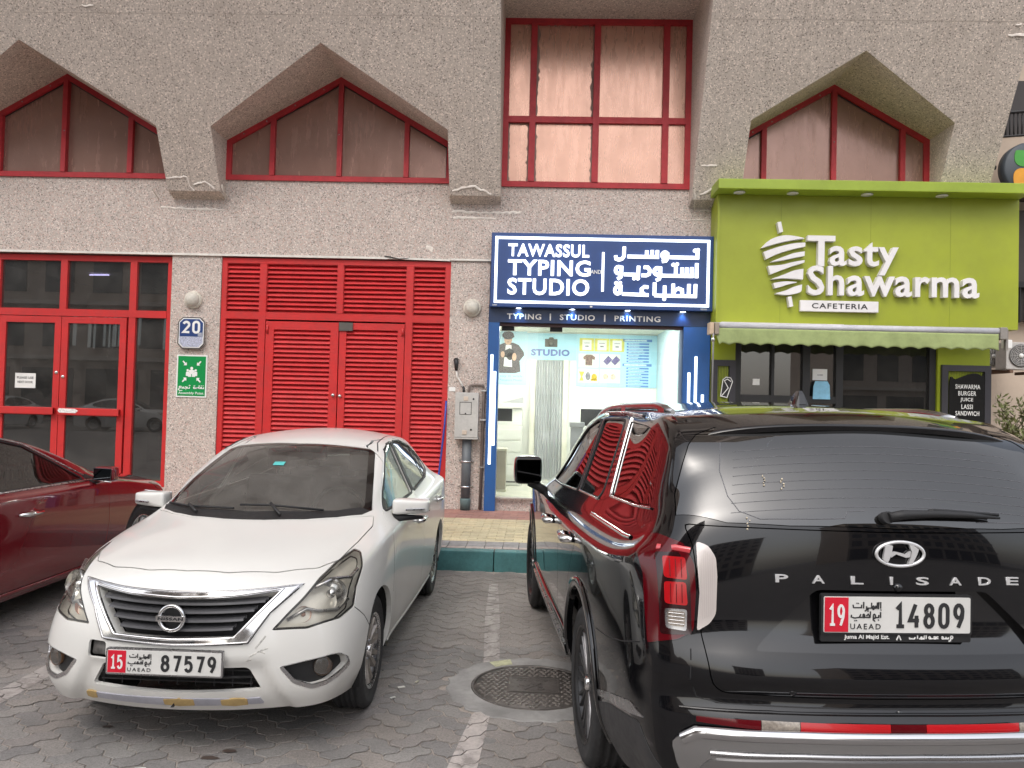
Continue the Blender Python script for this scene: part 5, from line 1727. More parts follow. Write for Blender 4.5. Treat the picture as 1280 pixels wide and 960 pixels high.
WHITE_ROWS = [
    (-1.97, .665, .765, .57, .815, .44, .85, .89, -.17, [(.69, .235), (.755, .33), (.765, .48), (.735, .63)], [-.02, -.04, -.02, .0, .03]),
    (-1.74, .745, .815, .67, .862, .53, .91, .945, -.15, [(.765, .22), (.82, .32), (.838, .48), (.815, .65)]),
    (-1.40, .79, .875, .72, .92, .59, .968, 1.005, -.15, [(.775, .195), (.83, .31), (.848, .50), (.835, .70)]),
    (-1.10, .81, .915, .755, .952, .645, .995, 1.045, -.17, [(.78, .19), (.83, .31), (.845, .52), (.84, .72)]),
    (-.80, .825, .935, .768, .972, .675, 1.07, 1.14, -.26),
    (-.42, .838, .95, .775, .985, .635, 1.255, 1.34, -.22),
    (-.06, .845, .96, .775, .995, .575, 1.405, 1.465, -.13),
    (.35, .847, .968, .772, 1.003, .545, 1.455, 1.515, 0),
    (.75, .847, .978, .768, 1.01, .535, 1.44, 1.51, 0),
    (1.08, .845, .988, .762, 1.02, .545, 1.385, 1.46, .03),
    (1.38, .84, .998, .755, 1.03, .575, 1.27, 1.345, .08),
    (1.65, .83, 1.003, .74, 1.04, .61, 1.13, 1.20, .12),
    (1.86, .805, 1.0, .71, 1.035, .60, 1.07, 1.10, .14),
    (2.02, .755, .975, .66, 1.01, .55, 1.04, 1.065, .13, [(.70, .22), (.76, .34), (.785, .52), (.78, .74)]),
    (2.10, .68, .92, .60, .95, .5, .965, .985, .10, [(.62, .23), (.69, .34), (.71, .52), (.70, .72)]),
]
WHITE_SIDE = [(.185, -.075), (.29, -.015), (.54, .003), (.76, .006)]
WHITE_FP = [(-2.15, .225), (-2.225, .31), (-2.23, .47), (-2.205, .66)]
WHITE_RP = [(2.20, .23), (2.235, .36), (2.235, .55), (2.22, .76)]
def white_skin():
    bm = car_skin(sedan_stations(WHITE_ROWS, WHITE_SIDE), WHITE_FP, WHITE_RP,
                    creases=[('side', 4, 1, 12, .35), ('top', 2, 4, 11, .55), ('top', 1, 4, 12, .3)])
    # the bumper corners stand proud of the middle below the plate
    for v in bm.verts:
        if v.co.y < -1.9 and v.co.z < .52:
            z = v.co.z; e = .425 + max(0, .44 - z) * .5
            t = max(0., min(1., (abs(v.co.x) - e + .015) / .05)); t = t * t * (3 - 2 * t)
            f_ = max(0., min(1., (.50 - z) / .06))
            v.co.y += .030 * (1 - t) * f_
    bm.normal_update()
    return bm
def suv_side(xs):
    return [(xs - .07, .30), (xs - .005, .42), (xs + .0, .66), (xs + .004, .90)]
BLACK_ROWS = [   # big estate-shaped body: y, xs,zs, x1,z1, x2,z2, zc, yoff
    (-2.25, .80, .98, .72, 1.02, .55, 1.045, 1.07, -.16, [(.80, .30), (.86, .42), (.875, .62), (.85, .82)], [-.02, -.04, -.02, 0, 0]),
    (-1.95, .93, 1.02, .84, 1.06, .65, 1.10, 1.125, -.14),
    (-1.50, .965, 1.05, .88, 1.09, .70, 1.14, 1.165, -.14),
    (-1.15, .972, 1.065, .90, 1.10, .77, 1.16, 1.20, -.2),
    (-.80, .98, 1.075, .905, 1.12, .80, 1.27, 1.36, -.25),
    (-.40, .984, 1.08, .905, 1.125, .745, 1.49, 1.58, -.2),
    (-.05, .986, 1.085, .905, 1.13, .72, 1.65, 1.73, -.12),
    (.40, .987, 1.09, .90, 1.135, .70, 1.72, 1.79, 0),
    (.90, .987, 1.095, .895, 1.14, .69, 1.725, 1.80, 0),
    (1.40, .985, 1.105, .885, 1.155, .70, 1.73, 1.79, 0),
    (1.88, .975, 1.125, .872, 1.185, .74, 1.725, 1.77, .05),
    (2.10, .957, 1.15, .856, 1.23, .745, 1.66, 1.725, .10),
    (2.22, .935, 1.175, .84, 1.27, .765, 1.53, 1.60, .13, [(.86, .36), (.925, .46), (.95, .68), (.948, .93)]),
    (2.32, .905, 1.20, .81, 1.29, .765, 1.39, 1.435, .13, [(.85, .37), (.915, .47), (.935, .68), (.93, .95)]),
    (2.41, .845, 1.21, .775, 1.265, .70, 1.305, 1.335, .09, [(.80, .38), (.87, .48), (.885, .68), (.88, .96)], [.02, .05, .04, .02, 0]),
]
BLACK_FP = [(-2.42, .30), (-2.48, .45), (-2.49, .66), (-2.47, .88)]
BLACK_RP = [(2.50, .36), (2.585, .52), (2.565, .70), (2.505, .96)]
def black_skin():
    bm = car_skin(sedan_stations(BLACK_ROWS, [(.30, -.07), (.42, -.005), (.66, 0), (.90, .004)]), BLACK_FP, BLACK_RP,
                    creases=[('side', 4, 1, 13, .35), ('top', 2, 4, 12, .5), ('top', 1, 4, 12, .3)])
    # the lower tailgate swells out into a shoulder, tucks in, and the bumper steps out again under it
    def sst(a, b_, x):
        x = max(0., min(1., (x - a) / (b_ - a))); return x * x * (3 - 2 * x)
    for v in bm.verts:
        if v.co.y > 2.25 and v.co.z < 1.1:
            w = sst(2.25, 2.42, v.co.y) * (1 - .6 * sst(.55, .85, abs(v.co.x)))
            z = v.co.z
            v.co.y += w * (.045 * (sst(.97, .85, z) if z > .85 else 1) * sst(.735, .80, z) + .035 * sst(.735, .69, z))
    bm.normal_update()
    return bm
RED_ROWS = [
    (-2.15, .72, .78, .62, .82, .5, .85, .88, -.22, [(.74, .20), (.80, .32), (.81, .48), (.78, .64)], [-.02, -.04, -.02, 0, 0]),
    (-1.85, .85, .81, .76, .85, .6, .885, .91, -.18),
    (-1.42, .90, .87, .82, .905, .66, .935, .96, -.16),
    (-1.05, .905, .925, .85, .955, .72, .985, 1.02, -.2),
    (-.72, .91, .935, .852, .965, .74, 1.03, 1.11, -.3),
    (-.30, .915, .945, .855, .975, .70, 1.20, 1.28, -.26),
    (.10, .918, .95, .855, .98, .63, 1.36, 1.42, -.15),
    (.50, .92, .955, .85, .985, .585, 1.415, 1.47, 0),
    (.95, .92, .962, .845, .99, .57, 1.405, 1.47, 0),
    (1.35, .918, .975, .84, 1.0, .58, 1.34, 1.41, .05),
    (1.70, .91, .985, .82, 1.015, .61, 1.21, 1.28, .1),
    (2.0, .89, .99, .80, 1.02, .64, 1.09, 1.14, .14),
    (2.25, .83, .97, .73, 1.0, .6, 1.03, 1.05, .14, [(.77, .24), (.84, .36), (.86, .54), (.85, .76)]),
    (2.35, .75, .92, .65, .94, .55, .955, .97, .08, [(.70, .25), (.76, .36), (.78, .54), (.77, .74)]),
]
RED_FP = [(-2.38, .20), (-2.43, .33), (-2.43, .50), (-2.41, .68)]
RED_RP = [(2.42, .25), (2.46, .38), (2.46, .56), (2.44, .76)]
def red_skin():
    return car_skin(sedan_stations(RED_ROWS, [(.20, -.07), (.32, -.01), (.56, .002), (.76, .006)]), RED_FP, RED_RP,
                    creases=[('side', 4, 1, 11, .35), ('top', 2, 4, 10, .55), ('top', 1, 4, 11, .3)])
# where each car stands: (x, y, turn)
WHITE_AT = (-1.70, 5.84, R(0))
BLACK_AT = (1.085, 5.307, R(185.5))
RED_AT = (-4.72, 6.05, R(180 + 0))

#@@FEATURES

# ---------------------------------------------------------------- cutting tools
def view_basis(d):
    d = Vector(d).normalized()
    v = (Vector((0, 0, 1)) - d * d.z)
    v = v.normalized() if v.length > .1 else Vector((0, 1, 0))
    u_ = v.cross(d).normalized()
    if abs(d.x) > .9: u_ = Vector((0, 1, 0))      # side view: (y, z)
    elif abs(d.y) > .9 and abs(d.z) < .01: u_ = Vector((1, 0, 0))
    elif u_.x < 0 and abs(d.x) < .3: u_ = -u_
    if d.z > .95: u_, v = Vector((1, 0, 0)), Vector((0, 1, 0))
    return d, u_, v
def proj2(pts3, d):
    d, u_, v = view_basis(d)
    return [(Vector(p).dot(u_), Vector(p).dot(v)) for p in pts3]
def inside(p, poly):
    c = False
    j = len(poly) - 1
    for i in range(len(poly)):
        a, b_ = poly[i], poly[j]
        if (a[1] > p[1]) != (b_[1] > p[1]) and p[0] < (b_[0] - a[0]) * (p[1] - a[1]) / (b_[1] - a[1]) + a[0]: c = not c
        j = i
    return c
def ccw(poly):
    ar = sum(poly[i - 1][0] * poly[i][1] - poly[i][0] * poly[i - 1][1] for i in range(len(poly)))
    return list(poly) if ar > 0 else list(poly)[::-1]
def rpoly(poly, rad, n=3):
    """round the corners of a 2D polygon"""
    poly = ccw(poly); out = []
    m = len(poly)
    for i in range(m):
        rd = rad[i % len(rad)] if isinstance(rad, (list, tuple)) else rad
        p0, p1, p2 = Vector(poly[i - 1]), Vector(poly[i]), Vector(poly[(i + 1) % m])
        a, b_ = (p0 - p1), (p2 - p1)
        L = min(rd, a.length * .45, b_.length * .45)
        if L < .002 or a.normalized().dot(b_.normalized()) < -.97:
            out.append(tuple(p1)); continue
        A, B_ = p1 + a.normalized() * L, p1 + b_.normalized() * L
        for k in range(n + 1):
            t_ = k / n
            out.append(tuple(A * (1 - t_) ** 2 + p1 * 2 * t_ * (1 - t_) + B_ * t_ ** 2))
    return out
def shrink(poly, d): return inset_poly(ccw(poly), d)
def select_cut(bm, poly, d, mind=.02):
    d, u_, v = view_basis(d)
    xs = [p[0] for p in poly]; ys = [p[1] for p in poly]
    bx = (min(xs) - .01, max(xs) + .01, min(ys) - .01, max(ys) + .01)
    cand = set()
    bm.normal_update()
    for fc in bm.faces:
        if fc.normal.dot(d) < mind: continue
        a = [w.co.dot(u_) for w in fc.verts]; b_ = [w.co.dot(v) for w in fc.verts]
        if max(a) < bx[0] or min(a) > bx[1] or max(b_) < bx[2] or min(b_) > bx[3]: continue
        cand.add(fc)
    n = len(poly)
    for i in range(n):
        A, B_ = Vector(poly[i - 1]), Vector(poly[i])
        if (B_ - A).length < 1e-5: continue
        lo = (min(A.x, B_.x) - 1e-4, min(A.y, B_.y) - 1e-4); hi = (max(A.x, B_.x) + 1e-4, max(A.y, B_.y) + 1e-4)
        nrm2 = Vector((-(B_ - A).y, (B_ - A).x)).normalized()
        sub = []
        for fc in cand:
            a = [w.co.dot(u_) for w in fc.verts]; b_ = [w.co.dot(v) for w in fc.verts]
            if max(a) < lo[0] or min(a) > hi[0] or max(b_) < lo[1] or min(b_) > hi[1]: continue
            sd = [(x - A.x) * nrm2.x + (y - A.y) * nrm2.y for x, y in zip(a, b_)]
            if max(sd) < 1e-6 or min(sd) > -1e-6: continue
            sub.append(fc)
        if not sub: continue
        geom = list({e for fc in sub for e in fc.edges}) + list({w for fc in sub for w in fc.verts}) + sub
        co = u_ * A.x + v * A.y
        no = u_ * nrm2.x + v * nrm2.y
        ret = bmesh.ops.bisect_plane(bm, geom=geom, dist=1e-6, plane_co=co, plane_no=no)
        cand = {fc for fc in cand if fc.is_valid} | {g for g in ret['geom'] if isinstance(g, bmesh.types.BMFace)}
    res = []
    for fc in cand:
        if not fc.is_valid: continue
        c = fc.calc_center_median()
        if inside((c.dot(u_), c.dot(v)), poly): res.append(fc)
    return res
def open_hole(bm, poly, d, flange=.012, mind=.02):
    """cut an opening; its edge turns inward"""
    fs = select_cut(bm, poly, d, mind)
    if not fs: return
    S_ = set(fs)
    be = [e for fc in fs for e in fc.edges if sum(1 for g in e.link_faces if g in S_) == 1]
    be = list(set(be))
    nor = {w: skin_normal(w.co) for e in be for w in e.verts}
    bmesh.ops.delete(bm, geom=fs, context='FACES')
    be = [e for e in be if e.is_valid and len(e.link_faces) == 1]
    if flange and be:
        r_ = bmesh.ops.extrude_edge_only(bm, edges=be)
        newv = [g for g in r_['geom'] if isinstance(g, bmesh.types.BMVert)]
        src = {}
        for g in r_['geom']:
            if isinstance(g, bmesh.types.BMFace): g.smooth = False
        for w in newv:
            for e in w.link_edges:
                o = e.other_vert(w)
                if o in nor: src[w] = nor[o]
        for w in newv: w.co -= src.get(w, Vector((0, 0, 0))) * flange
def patch(skin, poly, d, off=0., thick=.01, holes=(), mind=.02):
    """piece of the skin inside the outline, moved out by off, with an edge going in"""
    b2 = skin.copy()
    fs = set(select_cut(b2, poly, d, mind))
    bmesh.ops.delete(b2, geom=[fc for fc in b2.faces if fc not in fs], context='FACES')
    for h in holes:
        hs = select_cut(b2, h, d, mind)
        bmesh.ops.delete(b2, geom=hs, context='FACES')
    b2.normal_update()
    if not b2.faces: return b2
    nor = {}
    for w in b2.verts:
        nor[w] = skin_normal(w.co)
    for w in b2.verts: w.co += nor[w] * off
    if thick:
        be = [e for e in b2.edges if len(e.link_faces) == 1]
        r_ = bmesh.ops.extrude_edge_only(b2, edges=be)
        for g in r_['geom']:
            if isinstance(g, bmesh.types.BMFace): g.smooth = False
        for g in r_['geom']:
            if isinstance(g, bmesh.types.BMVert):
                for e in g.link_edges:
                    o = e.other_vert(g)
                    if o in nor and g not in nor: g.co -= nor[o] * thick; break
    return b2
SMOOTH = {'T': None, 'n': None, 'v': None}
def use_skin(skin):
    """remember the whole smooth skin: every piece cut from it is shaded with its normals, so reflections run on across the cuts"""
    skin.normal_update(); skin.verts.ensure_lookup_table(); skin.faces.ensure_lookup_table()
    T = BVHTree.FromBMesh(skin)
    SMOOTH['T'] = T
    SMOOTH['v'] = [[w.co.copy() for w in fc.verts] for fc in skin.faces]
    SMOOTH['n'] = [[w.normal.copy() for w in fc.verts] for fc in skin.faces]
    return T
def skin_normal(co):
    p, n, i, d_ = SMOOTH['T'].find_nearest(co)
    w = mathutils.interpolate.poly_3d_calc(SMOOTH['v'][i], p)
    o = Vector((0, 0, 0))
    for a, b_ in zip(w, SMOOTH['n'][i]): o += b_ * a
    return o.normalized()
def put(bm, name, mat, parent):
    me = bpy.data.meshes.new(name); bm.to_mesh(me); bm.free(); me.materials.append(mat)
    if SMOOTH['T'] and len(me.polygons):
        cache = {}
        nl = [Vector((0, 0, 1))] * len(me.loops)
        for p in me.polygons:
            for li in p.loop_indices:
                if p.use_smooth:
                    vi = me.loops[li].vertex_index
                    if vi not in cache: cache[vi] = skin_normal(me.vertices[vi].co)
                    nl[li] = cache[vi]
                else:
                    nl[li] = p.normal.copy()
        me.normals_split_custom_set(nl)
    return mesh_obj(name, me, parent)
def mirror_bm(bm):
    for w in bm.verts: w.co.x = -w.co.x
    bmesh.ops.reverse_faces(bm, faces=bm.faces[:])
    return bm
def mirror_obj(o, parent):
    bm = bmesh.new(); bm.from_mesh(o.data); mirror_bm(bm)
    me = bpy.data.meshes.new(o.name.split('.')[0]); bm.to_mesh(me); bm.free()
    for m in o.data.materials: me.materials.append(m)
    c = mesh_obj(o.name.split('.')[0], me, parent)
    for ch in o.children: mirror_obj(ch, c)
    return c
def on_skin(T, p2, d, h=4.):
    d, u_, v = view_basis(d)
    o = u_ * p2[0] + v * p2[1] + d * h
    r_ = T.ray_cast(o, -d)
    if r_[0] is None:
        r_ = T.find_nearest(u_ * p2[0] + v * p2[1] + d * .9)
    return r_[0], r_[1]
def ribbon(T, pts, d, w, off=.001, thick=.003, step=.03, closed=False, mb=None):
    """strip laid on the skin along a 2D line"""
    P = [Vector(p) for p in pts]
    if closed: P.append(P[0])
    S_ = []
    for a, b_ in zip(P, P[1:]):
        n = max(1, int((b_ - a).length / step))
        for k in range(n): S_.append(a.lerp(b_, k / n))
    S_.append(P[-1])
    Q = [on_skin(T, p, d) for p in S_]
    mb = mb or MB()
    rings = []
    for i, (p, n) in enumerate(Q):
        if closed: tn = Q[(i + 1) % (len(Q) - 1)][0] - Q[(i - 1) % (len(Q) - 1)][0]
        else: tn = Q[min(i + 1, len(Q) - 1)][0] - Q[max(i - 1, 0)][0]
        s_ = n.cross(tn).normalized() * w / 2
        rings.append([mb.bm.verts.new(p - s_ + n * (off - .001)), mb.bm.verts.new(p - s_ * .8 + n * (off + thick)), mb.bm.verts.new(p + s_ * .8 + n * (off + thick)), mb.bm.verts.new(p + s_ + n * (off - .001))])
    for a, b_ in zip(rings, rings[1:]):
        for k in range(3):
            try: mb.bm.faces.new((a[k], a[k + 1], b_[k + 1], b_[k])).smooth = True
            except ValueError: pass
    return mb

# ---------------------------------------------------------------- car materials
def paint(name, col, rough=.28, flake=0., dust=.1, coat=1., dustcol=(.5, .46, .42), spec=.5):
    m = bpy.data.materials.new(name)
    n = NT(m)
    v = n.wcoord()
    d_ = n.noise(v, 1.6, 8, .7)
    d2 = n.noise(n.wcoord((7, 7, .8)), 1.5, 6, .6)
    geo = n.n('ShaderNodeNewGeometry')
    sx = n.n('ShaderNodeSeparateXYZ'); n.l(geo.outputs['Position'], sx.inputs[0])
    low = n.ramp(sx.outputs['Z'], [(.2, (1,) * 3), (.75, (.12,) * 3)])
    am = n.mix(n.ramp(d_, [(.42, (dust * .3,) * 3), (.75, (dust,) * 3)]), low, 1.0, 'MULTIPLY')
    am = n.mix(am, n.ramp(d2, [(.55, (0,) * 3), (.8, (dust * .5,) * 3)]), .5, 'ADD')
    c = n.mix(col, dustcol, am)
    n.l(c, n.b.inputs['Base Color'])
    n.l(n.ramp(d_, [(.4, (rough,) * 3), (.8, (rough + dust * .5,) * 3)]), n.b.inputs['Roughness'])
    n.b.inputs['Coat Weight'].default_value = coat
    n.l(n.ramp(d_, [(.35, (.02,) * 3), (.85, (.03 + dust * .45,) * 3)]), n.b.inputs['Coat Roughness'])
    if flake: n.b.inputs['Metallic'].default_value = flake
    n.b.inputs['Specular IOR Level'].default_value = spec
    return m
P_WHITE = paint('white_paint', (.68, .675, .645), .35, dust=.2, coat=.7, dustcol=(.40, .37, .32))
P_BLACK = paint('black_paint', (.003, .003, .004), .15, dust=.008, spec=.12)
P_RED = paint('dark_red_paint', (.15, .002, .008), .25, flake=.15, dust=.006, spec=.2)
M_CHROME = pm('chrome', (.80, .80, .80), .08, metal=1., var=.04, grime=.12)
M_CHROMED = pm('satin_chrome', (.52, .52, .53), .22, metal=1., var=.08, grime=.2)
M_TRIM = pm('black_trim', (.014, .014, .015), .5, grime=.2)
M_GLOSSB = pm('gloss_black', (.006, .006, .007), .08, coat=.6)
M_RUB = pm('tyre_rubber', (.028, .028, .029), .75, var=.3, vscale=8, grime=.5, bump=.3, bscale=90)
M_SEAL = pm('rubber_seal', (.01, .01, .011), .55)
G_TINT = glass_mat('tinted_window', (.20, .22, .20), ior=1.6, dirt_sheen=.04)
G_WS = glass_mat('windscreen', (.52, .57, .54), ior=1.7, dirt_sheen=.27)  # besides dust, the pale veil stands in for reflected buildings
G_DARK = glass_mat('privacy_glass', (.03, .03, .035), ior=1.75, dirt_sheen=.015, extra=.03)
G_LENS = glass_mat('lens', (.97, .96, .92), ior=1.45, dirt_sheen=.10)
G_CLEARL = glass_mat('clear_lens', (.95, .95, .95), ior=1.45)
M_SEAT = pm('seat_grey', (.14, .13, .12), .8, var=.15)
M_SEATD = pm('seat_dark', (.035, .033, .032), .7)
M_INT = pm('dash_dark', (.03, .03, .03), .6, var=.2)
M_INTB = pm('dash_beige', (.16, .15, .135), .7, var=.2)

def wheel(parent, c, side, rad, width, rim_r, style):
    """side +1: outer face towards +x"""
    w = bpy.data.objects.new('wheel', None); w.empty_display_size = .1; COL.objects.link(w); w.parent = parent; w.location = c
    W = width / 2
    s_ = side
    mb = MB()
    prof = [(rim_r - .01, -W * .82), (rim_r + .012, -W * .92), (rad * .86, -W), (rad * .955, -W * .94), (rad, -W * .74)]
    for gx in (-.48, -.16, .16, .48):
        prof += [(rad, W * (gx - .09)), (rad - .009, W * (gx - .07)), (rad - .009, W * (gx + .07)), (rad, W * (gx + .09))]
    prof += [(rad, W * .74), (rad * .975, W * .87), (rad * .955, W * .94), (rad * .90, W * 1.0), (rad * .86, W * 1.005), (rad * .855, W * .99), (rim_r + .03, W * .985), (rim_r + .012, W * .92), (rim_r - .01, W * .82)]
    mb.lathe([(r_, x * s_) for r_, x in prof], axis='x', seg=56)
    # shoulder blocks
    for k in range(56):
        a = 2 * PI * (k + .5) / 56
        ca_, sa_ = math.cos(a), math.sin(a)
        for sg_ in (1, -1):
            p = lambda rr, x, t_: (x * s_, rr * math.cos(a + t_), rr * math.sin(a + t_))
            vs_ = [p(rad + .0015, sg_ * W * .72, -.03), p(rad + .0015, sg_ * W * .72, .03), p(rad * .972, sg_ * W * .90, .03), p(rad * .972, sg_ * W * .90, -.03)]
            q = [mb.bm.verts.new(x) for x in vs_]
            mb.bm.faces.new(q)
    mb.build('tyre', M_RUB, w)
    mb = MB()
    mb.lathe([(r_, x * s_) for r_, x in [(rim_r - .005, -W * .8), (rim_r - .03, -W * .4), (rim_r - .035, W * .5), (rim_r - .012, W * .78), (rim_r + .004, W * .93), (rim_r + .012, W * .97), (rim_r + .016, W * .90)]], axis='x', seg=56)
    mb.build('rim', M_CHROMED if style != 'suv' else pm('dark_alloy', (.07, .07, .072), .3, metal=.9, grime=.3), w)
    mb = MB()
    mb.lathe([(r_, x * s_) for r_, x in [(0, -W * .2), (rim_r - .04, -W * .2)]], axis='x', seg=40)
    mb.lathe([(r_, x * s_) for r_, x in [(0, W * .1), (rim_r * .55, W * .1), (rim_r * .55, W * .0)]], axis='x', seg=40)
    mb.build('brake_disc', pm('brake_dark', (.05, .045, .042), .5, metal=.4, grime=.5), w)
    mb = MB()
    def spoke(a, w0, w1, x0, x1, tw=0.):
        pts = []
        for rr, ww, xx, aa in ((rim_r * .16, w0, x0, 0), (rim_r * .55, (w0 + w1) / 2, x0 + (x1 - x0) * .35, tw * .5), (rim_r - .012, w1, x1, tw)):
            ca_, sa_ = math.cos(a + aa), math.sin(a + aa)
            for (t_, dx) in ((-1, -.018), (-.6, .0), (.6, 0), (1, -.018)):
                pts.append(Vector(((xx + dx) * s_, rr * ca_ - t_ * ww * sa_, rr * sa_ + t_ * ww * ca_)))
        V = [mb.bm.verts.new(p) for p in pts]
        for i in range(2):
            for k in range(3):
                mb.bm.faces.new((V[i * 4 + k], V[i * 4 + k + 1], V[i * 4 + 4 + k + 1], V[i * 4 + 4 + k]))
    if style == 'suv':
        for k in range(12):
            a = 2 * PI * k / 12 + .13
            spoke(a - .07, .011, .010, W * .74, W * .80, -.03); spoke(a + .09, .011, .010, W * .74, W * .80, .03)
        sm_ = pm('two_tone_alloy', (.20, .20, .21), .28, metal=.95, grime=.35)
    elif style == 'sedan':
        for k in range(7):
            a = 2 * PI * k / 7 + .3
            spoke(a - .10, .017, .024, W * .62, W * .84, -.06); spoke(a + .12, .017, .02, W * .62, W * .84, .10)
        sm_ = pm('dusty_alloy', (.40, .37, .34), .35, metal=.8, grime=.5)
    else:
        for k in range(10): spoke(2 * PI * k / 10, .022, .03, W * .6, W * .84)
        sm_ = M_CHROMED
    mb.build('spokes', sm_, w)
    mb = MB()
    mb.lathe([(r_, x * s_) for r_, x in [(0, W * .86), (.024, W * .86), (.032, W * .82), (.034, W * .6)]], axis='x', seg=20)
    mb.build('hub_cap', M_CHROME, w)
    mb = MB()
    for k in range(5):
        a = 2 * PI * k / 5 + .2
        mb.lathe([(r_, x * s_) for r_, x in [(0, W * .74), (.008, W * .74), (.009, W * .6)]], (0, .052 * math.cos(a), .052 * math.sin(a)), 'x', 8)
    mb.build('wheel_nut', M_GREYM, w)['kind'] = 'stuff'
    return w

def well(parent, y, z, r_, xo, xi, sx):
    mb = MB()
    mb.lathe([(r_, xo * sx), (r_, xi * sx), (0.01, xi * sx)], (0, y, z), 'x', 40, a0=R(-14), a1=R(194))
    return mb.build('wheel_well', pm('well_black', (.008, .008, .008), .9), parent)

def interior(car, xw, y_seat, y_rear, z0, sm, dm, y_dash, z_dash, drv=1, zroof=1.4):
    mb = MB(); mb.box(-xw, xw, y_dash - .35, y_rear + .45, z0 - .05, z0); mb.build('floor_pan', M_TRIM, car)
    for yy, nm in ((y_seat, 'front_seat'), (y_rear, 'rear_seat')):
        for sx in (-1, 1):
            mb = MB()
            w_ = .25
            cx_ = sx * xw * .5
            mb.box(cx_ - w_, cx_ + w_, yy - .45, yy + .08, z0 + .08, z0 + .26, bev=.04)
            bk_ = [(yy + .0, z0 + .2), (yy + .14, z0 + .2), (yy + .30, z0 + .80), (yy + .18, z0 + .82)]
            mb.prism(rpoly(bk_, .05), cx_ - w_, cx_ + w_, mp=lambda a, b_, c: (b_, a, c))
            st_ = mb.build(nm, sm, car)
            mb = MB(); mb.box(cx_ - .12, cx_ + .12, yy + .20, yy + .29, z0 + .86, z0 + 1.02, bev=.03)
            mb.box(cx_ - .06, cx_ - .045, yy + .24, yy + .255, z0 + .78, z0 + .88); mb.box(cx_ + .045, cx_ + .06, yy + .24, yy + .255, z0 + .78, z0 + .88)
            mb.build('headrest', sm, st_)
    mb = MB()
    dp = [(y_dash - .40, z_dash - .06), (y_dash - .1, z_dash + .0), (y_dash + .02, z_dash - .02), (y_dash + .06, z_dash - .12), (y_dash - .02, z0 + .1), (y_dash - .4, z0 + .1)]
    mb.prism(rpoly(dp, .03), -xw, xw, mp=lambda a, b_, c: (b_, a, c)); mb.build('dashboard', dm, car)
    mb = MB(); cx_ = drv * xw * .5
    ring = [(cx_ + .18 * math.cos(a), y_dash + .16 + .05 * math.sin(a), z_dash - .03 + .17 * math.sin(a)) for a in [2 * PI * k / 28 for k in range(28)]]
    mb.tube(ring, .015, 8, closed=True)
    mb.tube([ring[0], (cx_, y_dash + .12, z_dash - .05), ring[14]], .014, 6); mb.tube([(cx_, y_dash + .1, z_dash - .05), (cx_, y_dash - .05, z_dash - .1)], .03, 8)
    mb.build('steering_wheel', M_SEATD, car)

